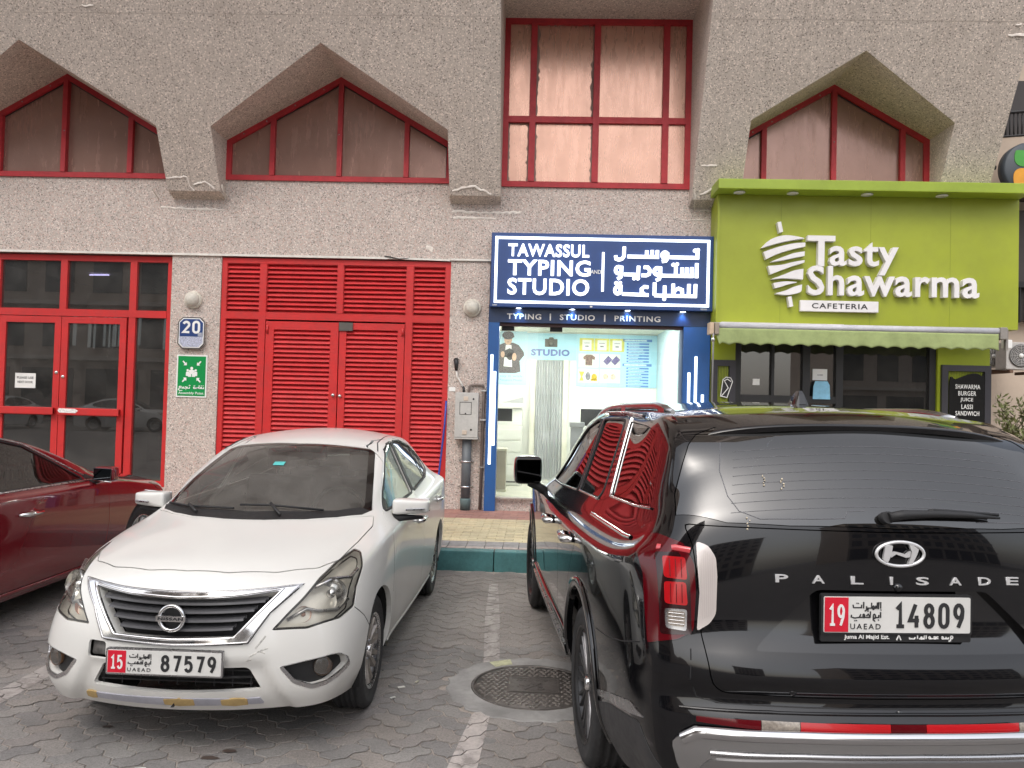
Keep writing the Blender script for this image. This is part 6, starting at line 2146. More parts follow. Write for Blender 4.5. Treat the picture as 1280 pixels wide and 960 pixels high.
def plate(parent, y, x0, x1, z0, z1, code, num, face, flip):
    """face -1: looks to -y. flip mirrors x for a plate read from +y"""
    fx = (lambda x: -x) if flip else (lambda x: x)
    W_, H_ = x1 - x0, z1 - z0
    cx_ = (x0 + x1) / 2
    mp = lambda x, yy, z: (fx(x), y + yy * (-face), z)     # yy negative = proud
    root = MB(); root.prism(rpoly([(x0 - .008, z0 - .008), (x1 + .008, z0 - .008), (x1 + .008, z1 + .008), (x0 - .008, z1 + .008)], .01), -.004, .012, mp=mp)
    pl = root.build('number_plate', M_CHROMED if not flip else M_TRIM, parent)
    m = MB(); m.prism(rpoly([(x0, z0), (x1, z0), (x1, z1), (x0, z1)], .006), -.0065, -.0042, mp=mp); m.build('plate_face', pm('plate_white', (.66, .655, .63), .4, grime=.12), pl)
    rx1 = x0 + W_ * .165
    m = MB(); m.prism([(x0 + .003, z0 + .003), (rx1, z0 + .003), (rx1, z1 - .003), (x0 + .003, z1 - .003)], -.0085, -.0066, mp=mp); m.build('red_band', pm('plate_red', (.62, .008, .03), .4, grime=.08), pl)
    m = MB(); digits(m, code, x0 + W_ * .028, z0 + H_ * .2, W_ * .048, H_ * .58, W_ * .014, .0085, -.0105, -.0086, mp=mp); m.build('code_digits', M_WHITE, pl)
    m = MB(); digits(m, num, x0 + W_ * .475, z0 + H_ * .16, W_ * .072, H_ * .66, W_ * .030, .0132, -.0088, -.0066, mp=mp); m.build('digits', M_INK, pl)
    k_ = lettering('UAEAD', (x0 + W_ * .18, x0 + W_ * .385, z0 + H_ * .10, z0 + H_ * .25), -.0085, -.0066, M_INK, pl, offset=.0, spacing=1.35, mp=mp)
    # arabic script: al-imarat / abu dhabi, drawn as joined strokes
    m = MB()
    def S(pts, w=.0042, cl=False, c_=[0]):
        c_[0] += 1
        m.stroke([(x0 + W_ * a, z0 + H_ * b_) for a, b_ in pts], w, -.0082 - .0002 * (c_[0] % 4), -.0066, mp=mp, closed=cl)
    def D(a, b_): m.prism(arc(x0 + W_ * a, z0 + H_ * b_, .0022, .0022, 0, 300, 6), -.0087, -.0066, mp=mp)
    # upper word
    S([(.384, .86), (.384, .68)]); S([(.372, .86), (.368, .68), (.358, .70), (.362, .85)]); S([(.350, .76), (.350, .69), (.298, .69), (.298, .62)])
    S(arc(.335 , .70, .006, .05, 0, 330, 8), cl=True); S([(.322, .84), (.322, .69)]); S([(.288, .74), (.288, .64), (.276, .60)]); S([(.268, .86), (.268, .68)])
    S([(.255, .78), (.253, .70), (.20, .70), (.196, .78)]); D(.222, .82); D(.232, .82)
    # second word
    S([(.384, .58), (.384, .42)]); D(.386, .64); S([(.372, .50), (.372, .43), (.345, .43)]); D(.370, .36); S(arc(.342, .46, .008, .06, 0, 330, 8), cl=True); S([(.336, .44), (.334, .36), (.348, .32)])
    S([(.315, .60), (.313, .43), (.24, .43)]); S([(.313, .44), (.300, .52), (.288, .47)]); D(.298, .60); S(arc(.27, .47, .006, .05, 0, 330, 8), cl=True)
    S([(.25, .52), (.24, .43), (.21, .41), (.185, .44), (.187, .50)]); D(.21, .34); D(.221, .34)
    m.build('arabic_lettering', M_INK, pl)
    return pl

def sym(half):
    """close a half outline (x>=0, from bottom centre to top centre) into a symmetric one"""
    return list(half) + [(-x, z) for x, z in reversed(half) if abs(x) > 1e-6]

# ================================================================ WHITE SEDAN
def circle(cy, cz, r_, n=40): return [(cy + r_ * math.cos(2 * PI * k / n), cz + r_ * math.sin(2 * PI * k / n)) for k in range(n)]
def build_white():
    t = thing('parked_car', 'dusty white sedan parked nose out with a scuffed bumper and plate 87579', 'car', (WHITE_AT[0], WHITE_AT[1], 0), WHITE_AT[2])
    skin = white_skin()
    T = use_skin(skin)
    body = skin.copy()
    FA, RA, WZ = -1.385, 1.215, .310
    NF = (0, -1, 0)
    holes_ = []
    SX = (1, 0, 0)
    # wheel arches
    for sx in (1, -1):
        for cy in (FA, RA):
            open_hole(body, circle(cy, WZ + .012, .352), (sx, 0, 0), .03)
    # windscreen and rear glass
    dW = (0, -.6, .8)
    half = [(0, -1.36, 1.03), (.12, -1.35, 1.03), (.335, -1.275, 1.03), (.50, -1.16, 1.03), (.625, -1.03, 1.03), (.668, -.92, 1.05), (.60, -.56, 1.22), (.53, -.215, 1.378), (.49, -.19, 1.392), (.30, -.245, 1.41), (0, -.30, 1.425)]
    wsp = ccw(sym(proj2(half, dW)))
    open_hole(body, wsp, dW, .015)
    ws = put(patch(skin, shrink(wsp, .006), dW, -.004, .006), 'windscreen', G_WS, t)
    inner = shrink(wsp, .045)
    put(patch(skin, shrink(wsp, .004), dW, -.002, .002, holes=[rpoly(inner, .06)]), 'screen_border', M_GLOSSB, ws)
    cow = [p for p in sym(proj2([(0, -1.36, 1.03), (.12, -1.35, 1.03), (.335, -1.275, 1.03), (.50, -1.16, 1.03), (.625, -1.03, 1.03), (.655, -.95, 1.05), (.60, -.97, 1.08), (.48, -1.10, 1.075), (.30, -1.20, 1.085), (0, -1.27, 1.09)], dW))]
    put(patch(skin, cow, dW, .004, .006), 'cowl_panel', M_TRIM, ws)
    dR = (0, .6, .8)
    half = [(0, 1.72, 1.2), (.5, 1.66, 1.15), (.585, 1.55, 1.17), (.535, 1.22, 1.34), (.48, 1.12, 1.39), (0, 1.15, 1.45)]
    rgp = ccw(sym(proj2(half, dR)))
    open_hole(body, rgp, dR, .015)
    put(patch(skin, shrink(rgp, .006), dR, -.004, .006), 'rear_window', G_TINT, t)
    # bonnet
    hood = [(0, -2.068), (.2, -2.05), (.42, -1.965), (.585, -1.835), (.66, -1.68), (.695, -1.40), (.715, -1.10), (.69, -.965), (.635, -1.045), (.50, -1.178), (.335, -1.295), (.12, -1.368), (0, -1.378)]
    hp = rpoly(ccw(sym(hood)), .02, 2)
    dT = (0, 0, 1)
    open_hole(body, hp, dT, .02)
    put(patch(skin, shrink(hp, .005), dT, .001, .02), 'bonnet', P_WHITE, t)
    # doors with windows
    fw = rpoly([(-.80, 1.028), (-.64, 1.13), (-.14, 1.375), (.04, 1.412), (.17, 1.42), (.13, 1.048)], .03)
    rw = rpoly([(.215, 1.05), (.255, 1.422), (.60, 1.412), (1.0, 1.345), (1.26, 1.255), (1.33, 1.20), (1.28, 1.135), (1.0, 1.088)], .03)
    fd = rpoly([(-.86, .262), (-.93, .60), (-.90, .965), (-.68, 1.14), (-.16, 1.405), (.04, 1.438), (.205, 1.445), (.172, 1.04), (.185, .60), (.165, .262)], .03, 2)
    rd = rpoly([(.175, .262), (.195, .60), (.182, 1.04), (.215, 1.445), (.62, 1.438), (1.02, 1.372), (1.30, 1.275), (1.40, 1.195), (1.36, 1.02), (1.15, .80), (.96, .68), (.855, .50), (.835, .262)], .03, 2)
    for sx in (1, -1):
        d_ = (sx, 0, 0)
        for pol, win, hy, hz in ((fd, fw, -.06, .865), (rd, rw, 1.0, .892)):
            open_hole(body, pol, d_, .02)
            dr = put(patch(skin, shrink(pol, .0035), d_, 0, .02, holes=[win]), 'door', P_WHITE, t)
            wn_ = put(patch(skin, shrink(win, .004), d_, -.010, .004), 'window', G_TINT, dr)
            ribbon(T, shrink(win, -.004), d_, .020, -.002, .004, closed=True).build('seal', M_SEAL, dr, recalc=False)
            if pol is rd:
                ribbon(T, [(.98, 1.09), (1.02, 1.35)], d_, .03, -.004, .004).build('divider', M_SEAL, dr, recalc=False)
            p, n = on_skin(T, (hy, hz), d_)
            mb = MB()
            mb.tube([(p.x + sx * .0, p.y - .10, p.z), (p.x + sx * .035, p.y - .08, p.z + .002), (p.x + sx * .04, p.y + .07, p.z + .004), (p.x + sx * .01, p.y + .10, p.z + .004)], [.012, .016, .016, .012], 8)
            mb.build('handle', M_CHROME, dr)
            mb = MB(); mb.ball((p.x - sx * .004, p.y - .01, p.z), .012, .075, .032); mb.build('handle_cup', pm('cup_shadow', (.45, .45, .43), .4), dr)
        # black pillar between the windows
        ribbon(T, [(.172, 1.05), (.212, 1.425)], d_, .075, -.0015, .0025).build('pillar_trim', M_TRIM, t, recalc=False)
    # lower sill strip and bumper seams
    for sx in (1, -1):
        d_ = (sx, 0, 0)
        ribbon(T, [(-1.0, .235), (.85, .235)], d_, .045, .002, .008).build('sill_trim', P_WHITE, t, recalc=False)
        ribbon(T, [(-1.80, .665), (-1.72, .60), (-1.66, .53)], d_, .006, -.001, .0018).build('bumper_seam', M_SEAL, t, recalc=False)
        ribbon(T, [(-1.02, .56), (-.985, .75), (-.965, .90), (-.985, .955)], d_, .005, -.001, .0015).build('wing_seam', pm('seam_grey', (.12, .12, .115), .6), t, recalc=False)
    # head lamps
    dH = (.62, -.62, .48)
    hl3 = [(.44, -2.115, .618), (.50, -2.06, .69), (.548, -2.00, .745), (.60, -1.88, .825), (.655, -1.70, .888), (.70, -1.50, .915), (.738, -1.485, .90), (.765, -1.58, .825), (.773, -1.72, .755), (.782, -1.81, .675), (.735, -1.93, .64), (.60, -2.05, .615)]
    for sx in (1, -1):
        dd = (dH[0] * sx, dH[1], dH[2])
        pl = rpoly(proj2([(x * sx, y, z) for x, y, z in hl3], dd), .012, 2)
        open_hole(body, pl, dd, .05)
        lamp = put(patch(skin, shrink(pl, .004), dd, -.001, .01), 'headlight', G_LENS, t)
        put(patch(skin, shrink(pl, .006), dd, -.055, .0), 'lamp_bowl', pm('lamp_bowl_grey', (.74, .71, .64), .3, metal=.35, var=.1, vscale=12), lamp)
        put(patch(skin, shrink(pl, .004), dd, -.003, .004, holes=[shrink(pl, .011)]), 'lamp_edge', M_TRIM, lamp)
        for (x, y, z, r_, dr_) in ((.665, -1.885, .745, .082, (.25, -1, .12)), (.565, -2.02, .672, .04, (.3, -1, .1))):
            mb = MB()
            mb.lathe([(r_, 0), (r_ * .96, .012), (r_ * .7, .035), (r_ * .3, .05), (0, .052)], axis='y', seg=28)
            mb.lathe([(r_ * .28, -.0), (r_ * .28, .04)], axis='y', seg=14); mb.lathe([(0, -.01), (r_ * .2, -.005), (r_ * .28, .002)], axis='y', seg=14)
            o = mb.build('reflector', M_CHROME if r_ > .05 else pm('orange_reflector', (.62, .34, .24), .25, metal=.5), lamp)
            o.location = (x * sx, y + .02, z); o.rotation_euler = Vector((dr_[0] * sx, dr_[1], dr_[2])).to_track_quat('-Y', 'Z').to_euler()
        mb = MB()
        mb.tube([(.50 * sx, -2.05, .655), (.58 * sx, -2.00, .70), (.63 * sx, -1.96, .68), (.70 * sx, -1.87, .665), (.735 * sx, -1.78, .70)], .009, 8)
        mb.tube([(.60 * sx, -1.93, .79), (.67 * sx, -1.83, .815), (.73 * sx, -1.72, .80), (.75 * sx, -1.65, .83)], .010, 8)
        mb.build('bezel', M_CHROMED, lamp)
    # grille
    outer = ccw([(-.55, .812), (-.3, .803), (0, .80), (.3, .803), (.55, .812), (.43, .70), (.35, .572), (0, .563), (-.35, .572), (-.43, .70)])
    innr = ccw([(-.455, .790), (-.25, .775), (0, .768), (.25, .775), (.455, .790), (.375, .705), (.285, .603), (0, .596), (-.285, .603), (-.375, .705)])
    open_hole(body, innr, NF, .06)
    gr = put(patch(skin, outer, NF, .010, .012, holes=[innr]), 'grille', M_CHROME, t)
    put(patch(skin, shrink(innr, -.003), NF, -.075, 0), 'grille_backing', M_DARK, gr)
    ribbon(T, shrink(outer, .004), NF, .009, .010, .004, closed=True).build('grille_edge', M_CHROMED, gr, recalc=False)
    ribbon(T, shrink(innr, -.006), NF, .012, .010, .007, closed=True).build('grille_edge', M_CHROME, gr, recalc=False)
    ribbon(T, shrink(outer, -.002), NF, .005, -.0005, .0012, closed=True).build('grille_seam', M_SEAL, gr, recalc=False)
    put(patch(skin, [(-.33, .566), (.33, .566), (.30, .60), (-.30, .60)], NF, .004, .01), 'grille_lower_trim', M_TRIM, gr)
    for k, z in enumerate((.752, .715, .676, .637)):
        hw = .40 - k * .042
        mb = MB()
        prev = None
        n_ = 24
        rings = []
        for i in range(n_ + 1):
            x = -hw + 2 * hw * i / n_
            p, nn_ = on_skin(T, (x, z), NF)
            zz = z - .006 * (1 - (x / hw) ** 2)
            yb = p.y + .02
            rings.append([mb.bm.verts.new((x, yb - .012, zz + .004)), mb.bm.verts.new((x, yb - .016, zz - .006)), mb.bm.verts.new((x, yb + .03, zz - .004)), mb.bm.verts.new((x, yb + .035, zz + .012))])
        for a, b_ in zip(rings, rings[1:]):
            for q in range(4): mb.bm.faces.new((a[q], a[(q + 1) % 4], b_[(q + 1) % 4], b_[q]))
        mb.build('grille_bar', pm('grille_grey', (.075, .075, .08), .3, grime=.3), gr)
    p, _ = on_skin(T, (-.006, .688), NF)
    ey_ = p.y - .016
    mb = MB()
    ring = [( -.006 + .058 * math.cos(a), ey_, .688 + .058 * math.sin(a)) for a in [2 * PI * k / 40 for k in range(40)]]
    mb.tube(ring, .009, 10, closed=True)
    mb.box(-.006 - .071, -.006 + .071, ey_ - .012, ey_ + .004, .674, .702, bev=.003)
    em = mb.build('emblem', M_CHROME, gr)
    lettering('NISSAN', (-.066, .054, .681, .695), ey_ - .0145, ey_ - .0125, M_INK, em, offset=.02, spacing=1.1)
    mb = MB(); mb.lathe([(0, .02), (.05, .02)], (-.006, ey_, .688), 'y', 24); mb.build('emblem_back', M_TRIM, em)
    # plate
    yf = on_skin(T, (0, .5), NF)[0].y - .022
    plate(t, yf, -.285, .257, .437, .545, '15', '87579', -1, False)
    # lower intake with grid
    itk = rpoly([(-.415, .342), (0, .330), (.415, .342), (.352, .455), (-.352, .455)], .02)
    open_hole(body, itk, NF, .022)
    nt_ = put(patch(skin, shrink(itk, -.003), NF, -.09, 0), 'lower_intake', M_DARK, t)
    mb = MB()
    for z in (.37, .40, .43):
        mb.box(-.37, .37, yf + .105, yf + .112, z - .003, z + .003)
    for i in range(9): x = -.36 + i * .09; mb.box(x - .002, x + .002, yf + .107, yf + .114, .35, .445)
    mb.build('mesh_bar', M_TRIM, nt_)['kind'] = 'stuff'
    mb = MB(); mb.tube([(x_, yf + .095 + .03 * (x_ / .4) ** 2, .40 - .008 * (1 - (x_ / .4) ** 2)) for x_ in [-.36 + .072 * i for i in range(11)]], .008, 6); mb.build('cross_bar', M_TRIM, nt_)
    # fog lamp recesses
    fg3 = [(.497, -2.13, .452), (.60, -2.085, .468), (.705, -2.0, .482), (.745, -1.965, .476), (.775, -1.92, .445), (.782, -1.90, .40), (.70, -2.03, .345), (.64, -2.07, .335), (.56, -2.11, .375)]
    for sx in (1, -1):
        dd = (.66 * sx, -.75, 0)
        pl = rpoly(proj2([(x * sx, y, z) for x, y, z in fg3], dd), .012, 2)
        open_hole(body, pl, dd, .05)
        fgm = put(patch(skin, shrink(pl, -.002), dd, -.05, 0), 'fog_recess', M_TRIM, t)
        lowb = [p for p in pl]
        put(patch(skin, shrink(pl, -.004), dd, .002, .01, holes=[[(a, b_ + .009) for a, b_ in shrink(pl, .007)]]), 'fog_surround', M_CHROMED, fgm)
        mb = MB(); mb.lathe([(.046, -.01), (.044, .01), (.03, .03), (0, .035)], axis='y', seg=24)
        o = mb.build('fog_lamp', pm('dusty_fog', (.30, .17, .10) if sx > 0 else (.12, .12, .12), .35, metal=.2, grime=.4, coat=.5), fgm); o.location = (.672 * sx, -2.005, .425); o.rotation_euler = Vector((.45 * sx, -1, 0)).to_track_quat('-Y', 'Z').to_euler()
        mb = MB(); mb.lathe([(0, -.018), (.03, -.016), (.045, -.008)], axis='y', seg=24)
        o2 = mb.build('fog_lens', glass_mat('fog_glass', (.75, .6, .45), dirt_sheen=.35), fgm); o2.location = o.location; o2.rotation_euler = o.rotation_euler
    # missing tow cover
    tq = rpoly([(-.432, .472), (-.330, .472), (-.334, .558), (-.432, .558)], .018)
    open_hole(body, tq, NF, .012)
    put(patch(skin, shrink(tq, -.002), NF, -.03, 0), 'tow_hole', pm('tow_grey', (.12, .115, .11), .7, var=.5, vscale=30), t)
    # taped chrome lip
    for x0_, x1_, m_, o_ in ((-.462, .415, pm('silver_tape', (.44, .44, .50), .35, metal=.3, grime=.4), .006), (-.458, -.40, pm('tan_tape', (.44, .31, .13), .7, var=.2, vscale=20), .0085), (-.045, .10, _M['tan_tape'] if 'tan_tape' in _M else None, .0085), (.225, .345, None, .0085)):
        m_ = m_ or _M['tan_tape']
        pl = rpoly([(x0_, .268), ((x0_ + x1_) / 2, .262), (x1_, .268), (x1_ - (.012 if x1_ - x0_ > .5 else 0), .301), ((x0_ + x1_) / 2, .304), (x0_ + (.02 if x1_ - x0_ > .5 else 0), .298)], .004)
        put(patch(skin, pl, NF, o_, .008, mind=-.2), 'lip_strip', m_, t)
    mb = MB(); mb.prism([(.018, .282), (.032, .282), (.028, .296)], -2.232, -2.215); mb.build('torn_hole', M_DARK, t)
    # scratches on the bumper corner
    mb = MB()
    for (a, b_, c, d2_) in ((.385, .545, .425, .60), (.395, .53, .44, .545), (.40, .535, .43, .522), (.36, .51, .39, .525), (.345, .488, .37, .495)):
        ribbon(T, [(a, b_), (c, d2_)], NF, .010, .0002, .0005, mb=mb)
    mb.build('scuff', pm('scuff_grey', (.50, .49, .46), .7, var=.5, vscale=60), t, recalc=False)
    # mirrors
    for sx in (1, -1):
        mr = bpy.data.objects.new('wing_mirror', None); COL.objects.link(mr); mr.parent = t; mr.empty_display_size = .05; mr.location = (.885 * sx, -.70, 1.035); mr.scale = (.92, 1, .86)
        mb = MB()
        mb.box(-.135, .125, -.065, .06, -.05, .075, bev=.03)
        for w in mb.bm.verts:
            t_ = (w.co.x * 1 + .135) / .26
            w.co.z *= (.78 + .30 * math.sin(PI * min(1, t_ * .9 + .2)))
            w.co.y -= .025 * math.sin(PI * t_) * (1 if w.co.y < 0 else 0)
            w.co.y += .07 * t_ ** 2
            w.co.x *= sx
        md_ = mb.build('mirror_shell', P_WHITE, mr, smooth=True); sb = md_.modifiers.new('s', 'SUBSURF'); sb.levels = 2; sb.render_levels = 2
        mb = MB(); mb.box(-.13, .115, .058, .066, -.04, .062, bev=.003)
        for w in mb.bm.verts: t_ = (w.co.x + .135) / .26; w.co.y += .07 * t_ ** 2; w.co.x *= sx
        mb.build('mirror_glass', M_CHROME, mr)
        mb = MB(); mb.tube([(-.17 * sx, -.005, -.065), (-.09 * sx, -.01, -.075), (.08 * sx, .03, -.072)], [.022, .03, .012], 10); mb.build('mirror_foot', M_TRIM, mr)
        mb = MB(); mb.box(-.03, .10, -.088, -.078, -.012, .005, bev=.004)
        for w in mb.bm.verts: t_ = (w.co.x + .135) / .26; w.co.y += .075 * t_ ** 2; w.co.x *= sx
        mb.build('indicator', M_CHROMED, mr)
        ribbon(T, [(-.83, 1.00), (-.74, 1.06), (-.66, 1.115)], (sx, 0, 0), .055, .0, .006).build('mirror_sail', M_TRIM, mr, recalc=False).location = (-.90 * sx, .70, -1.055)
    # roof ditch lines, wipers, sticker
    for sx in (1, -1):
        ribbon(T, [(.545 * sx, -.20), (.50 * sx, .0), (.492 * sx, .3), (.49 * sx, 1.0)], (0, 0, 1), .012, -.001, .0015).build('roof_seam', pm('seam_dark', (.05, .05, .05), .6), t, recalc=False)
    for pts in ([(-.60, -1.00), (-.42, -1.14), (-.10, -1.235)], [(-.08, -1.19), (.10, -1.18), (.42, -1.145)]):
        mb = MB(); mb.tube([on_skin(T, p, (0, 0, 1))[0] + Vector((0, -.01, .020)) for p in pts], .007, 6)
        wp = mb.build('wiper', M_TRIM, t)
        mb = MB(); mb.tube([on_skin(T, (pts[1][0] + .1, pts[1][1] - .12), (0, 0, 1))[0] + Vector((0, 0, .02)), on_skin(T, pts[1], (0, 0, 1))[0] + Vector((0, 0, .03))], .009, 6); mb.build('wiper_arm', M_TRIM, wp)
    st = ribbon(T, [(-.062, -.665), (.012, -.665)], (0, 0, 1), .055, .001, .001); st.build('sticker', pm('teal_sticker', (.10, .52, .50), .4), t, recalc=False)
    # rear lamps and rear plate
    for sx in (1, -1):
        pl = rpoly(proj2([(x * sx, y, z) for x, y, z in ((.50, 2.14, .93), (.74, 2.02, .93), (.80, 1.85, .88), (.79, 1.9, .74), (.70, 2.08, .70), (.55, 2.16, .76))], (.6 * sx, .8, 0)), .02)
        put(patch(skin, pl, (.6 * sx, .8, 0), .004, .01), 'tail_lamp', pm('lamp_red', (.4, .01, .015), .2, coat=.8), t)
    put(body, 'body', P_WHITE, t)
    mb = MB(); mb.box(-.62, .62, -1.75, 1.85, .235, .26); mb.build('underbody', M_TRIM, t)
    for sx in (1, -1):
        well(t, FA, WZ, .358, .80, .50, sx); well(t, RA, WZ, .358, .80, .50, sx)
        wheel(t, ((.80 - .0925) * sx, FA, WZ), sx, .312, .185, .195, 'sedan'); wheel(t, ((.80 - .0925) * sx, RA, WZ), sx, .312, .185, .195, 'sedan')
    interior(t, .66, .10, .95, .32, M_SEAT, M_INT, -.62, .98)
    mb = MB(); mb.box(-.09, .09, -.30, -.28, 1.30, 1.36, bev=.01); mb.build('rear_view_mirror', M_TRIM, t)
    skin.free()
    return t
build_white()

# ================================================================ BLACK SUV (seen from behind)
def build_black():
    t = thing('parked_car', 'shiny black large SUV seen from behind with plate 14809 and red tail lamps', 'car', (BLACK_AT[0], BLACK_AT[1], 0), BLACK_AT[2])
    skin = black_skin()
    T = use_skin(skin)
    body = skin.copy()
    FA, RA, WZ, WR = -1.54, 1.36, .376, .376
    for sx in (1, -1):
        for cy in (FA, RA):
            open_hole(body, circle(cy, WZ + .03, .445, 44), (sx, 0, 0), .03)
            rb = ribbon(T, [(cy + .462 * math.cos(R(a)), WZ + .03 + .462 * math.sin(R(a))) for a in range(-22, 203, 6)], (sx, 0, 0), .050, .004, .010)
            rb.build('arch_trim', M_GLOSSB, t, recalc=False)
    BK = (0, 1, 0)
    # tailgate and its glass
    dG = (0, .8, .6)
    half = [(0, 2.48, 1.330), (.40, 2.455, 1.332), (.62, 2.42, 1.335), (.785, 2.32, 1.34), (.772, 2.25, 1.41), (.735, 2.19, 1.50), (.70, 2.15, 1.575), (.66, 2.12, 1.62), (.58, 2.10, 1.652), (.3, 2.12, 1.67), (0, 2.13, 1.68)]
    gp_ = ccw(sym(proj2(half, dG)))
    open_hole(body, gp_, dG, .012)
    rg = put(patch(skin, shrink(gp_, .003), dG, -.002, .005), 'rear_window', G_DARK, t)
    inn_ = shrink(gp_, .085)
    # heater lines inside the glass
    mb = MB()
    d, u_, v = view_basis(dG)
    for k in range(8):
        zz = 1.375 + k * .027
        yy = 2.455 - (zz - 1.33) * .95
        vv = Vector((0, yy, zz)).dot(v)
        ribbon(T, [(-.60 + .008 * k, vv), (0, vv + .002), (.60 - .008 * k, vv)], dG, .0022, -.0015, .0006, step=.08, mb=mb)
    mb.build('heater_line', pm('heater_grey', (.10, .10, .11), .4), rg, recalc=False)['kind'] = 'stuff'
    q = lambda x, z: (x, Vector((0, 2.455 - (z - 1.33) * .95 - .25 * max(0, abs(x) - .4) ** 2, z)).dot(v))
    ribbon(T, [q(.58, 1.60), q(.61, 1.50), q(.60, 1.42), q(.57, 1.375), q(.50, 1.352), q(.30, 1.347), q(.20, 1.347), q(.185, 1.365), q(.12, 1.367)], dG, .0035, -.0012, .0006).build('border_line', _M['heater_grey'], rg, recalc=False)
    ribbon(T, [q(-.30, 1.345), q(-.5, 1.352), q(-.58, 1.385), q(-.60, 1.5)], dG, .0035, -.0012, .0006).build('border_line', _M['heater_grey'], rg, recalc=False)
    # bird droppings
    mb = MB()
    for x0_, z0_ in ((.465, 1.475), (.40, 1.462), (.545, 1.355)):
        for k in range(5):
            a_, b_ = q(x0_ + random.uniform(-.008, .008), z0_ - k * .007)
            p, n = on_skin(T, (a_, b_), dG); p = p + n * .0015
            mb.ball(p, random.uniform(.0025, .005), .002, random.uniform(.003, .006), 1)
    mb.build('bird_dropping', pm('dropping_cream', (.55, .48, .36), .8, var=.4, vscale=60), rg)['kind'] = 'stuff'
    gate = rpoly(sym([(0, .752), (.35, .753), (.655, .757), (.695, .79), (.722, .95), (.728, 1.10), (.745, 1.25), (.768, 1.326), (.5, 1.325), (0, 1.322)]), .02, 2)
    gate = ccw(gate)
    open_hole(body, gate, BK, .03)
    # plate recess cut in the gate
    rec = rpoly([(-.315, 1.115), (.315, 1.115), (.545, .905), (-.545, .905)], .02, 2)
    gt = put(patch(skin, shrink(gate, .004), BK, 0, .02, holes=[rec]), 'tailgate', P_BLACK, t)
    rb_ = patch(skin, rec, BK, 0, .035)
    # keep only the turned-in rim of the recess and a floor
    put(patch(skin, shrink(rec, -.002), BK, -.034, 0), 'plate_recess', M_GLOSSB, gt)
    bmesh.ops.delete(rb_, geom=[fc for fc in rb_.faces if fc.smooth], context='FACES_ONLY')
    put(rb_, 'recess_wall', P_BLACK, gt)
    # sharp crease lines of the gate
    for z, w_, o_ in ((.868, .006, .0),):
        pass
    yb = on_skin(T, (0, 1.03), BK)[0].y
    pl = plate(gt, yb + .004, -.298, .240, .972, 1.098, '19', '14809', 1, True)
    mpp = lambda x, yy, z: (-x, yb + .004 - yy, z)
    mb = MB(); mb.prism(rpoly([(-.305, .938), (.247, .938), (.247, 1.104), (-.305, 1.104)], .006), .001, .012, mp=mpp); mb.build('plate_holder', M_TRIM, gt)
    lettering('Juma Al Majid Est.', (-.22, -.055, .944, .964), -.0025, .0008, M_WHITE, gt, 'holder_lettering', offset=.012, mp=mpp)
    mb = MB()
    mb.stroke([(-.028, .945), (-.020, .963), (-.012, .945)], .004, -.002, .0008, mp=mpp); mb.build('holder_mark', M_WHITE, gt)
    mb = MB()
    def S(pts, w=.0035, cl=False, c_=[0]):
        c_[0] += 1; mb.stroke([(.02 + a * .16, .944 + b_ * .02) for a, b_ in pts], w, -.002 - .0002 * (c_[0] % 4), .0008, mp=mpp, closed=cl)
    S(arc(.97, .6, .025, .25, 0, 330, 8), cl=True); S([(.95, .4), (.94, 0), (.90, -.1)]); S([(.90, .6), (.89, .35), (.78, .35)]); S([(.84, .7), (.84, .36)]); S(arc(.76, .5, .018, .2, 0, 330, 8), cl=True)
    S([(.66, .7), (.60, .6), (.66, .35), (.48, .35)]); S(arc(.58, .5, .018, .2, 0, 330, 8), cl=True); S(arc(.46, .5, .02, .2, 0, 330, 8), cl=True)
    S([(.38, 1.0), (.38, .3)]); S([(.34, 1.0), (.33, .3), (.22, .3)]); S(arc(.27, .45, .015, .2, 0, 330, 8), cl=True); S([(.18, 1.0), (.18, .3)]); S([(.13, .6), (.11, .3), (.0, .3), (0, .55)])
    mb.build('holder_arabic', M_WHITE, gt)
    # badge and model name
    M_BADGE = pm('bright_badge', (.80, .80, .80), .35, metal=.6, var=.03)
    p, n = on_skin(T, (.012, 1.247), BK)
    bx, bz, byy = p.x, p.z, p.y
    mb = MB()
    ring = [(bx + .088 * math.cos(a), byy + .008, bz + .043 * math.sin(a)) for a in [2 * PI * k / 48 for k in range(48)]]
    mb.tube(ring, .0062, 8, closed=True)
    mpb = lambda x, yy, z: (bx - x, byy + .006 - yy, bz + z)
    mb.prism(spline([(-.058, .026), (-.044, .032), (-.030, .030)], 3) + spline([(-.034, .004), (-.042, -.018), (-.048, -.030)], 3) + [(-.060, -.026), (-.066, -.018)] , -.008, .002, mp=mpb)
    mb.prism([(.030, .034), (.048, .031), (.066, .018), (.060, .0), (.050, -.020), (.044, -.032), (.026, -.034), (.036, -.012), (.040, .010)], -.0082, .002, mp=mpb)
    mb.prism([(-.038, .006), (-.020, .009), (.020, -.0), (.036, .012), (.034, -.010), (.018, -.012), (-.018, .0), (-.036, -.012)], -.0078, .002, mp=mpb)
    mb.build('badge', M_BADGE, gt)
    for ch, px in zip('PALISADE', (977.5, 1020.8, 1067.4, 1109, 1147.8, 1189.5, 1227.3, 1264.5)):
        cx_ = .455 - (px - 971.5) * .002985
        w_ = .046 if ch != 'I' else .010
        yy_ = on_skin(T, (cx_, 1.152), BK)[0].y
        lettering(ch, (-cx_ - w_ / 2, -cx_ + w_ / 2, 1.138, 1.166), -.006, .001, M_BADGE, gt, 'letter', offset=.015, mp=lambda x, yy, z, y0=yy_: (-x, y0 - yy, z))
    # rear wiper
    mb = MB()
    pts = [on_skin(T, q(x, z), dG)[0] + Vector((0, .028, .01)) for x, z in ((.055, 1.345), (.0, 1.352), (-.12, 1.356), (-.25, 1.357), (-.375, 1.356))]
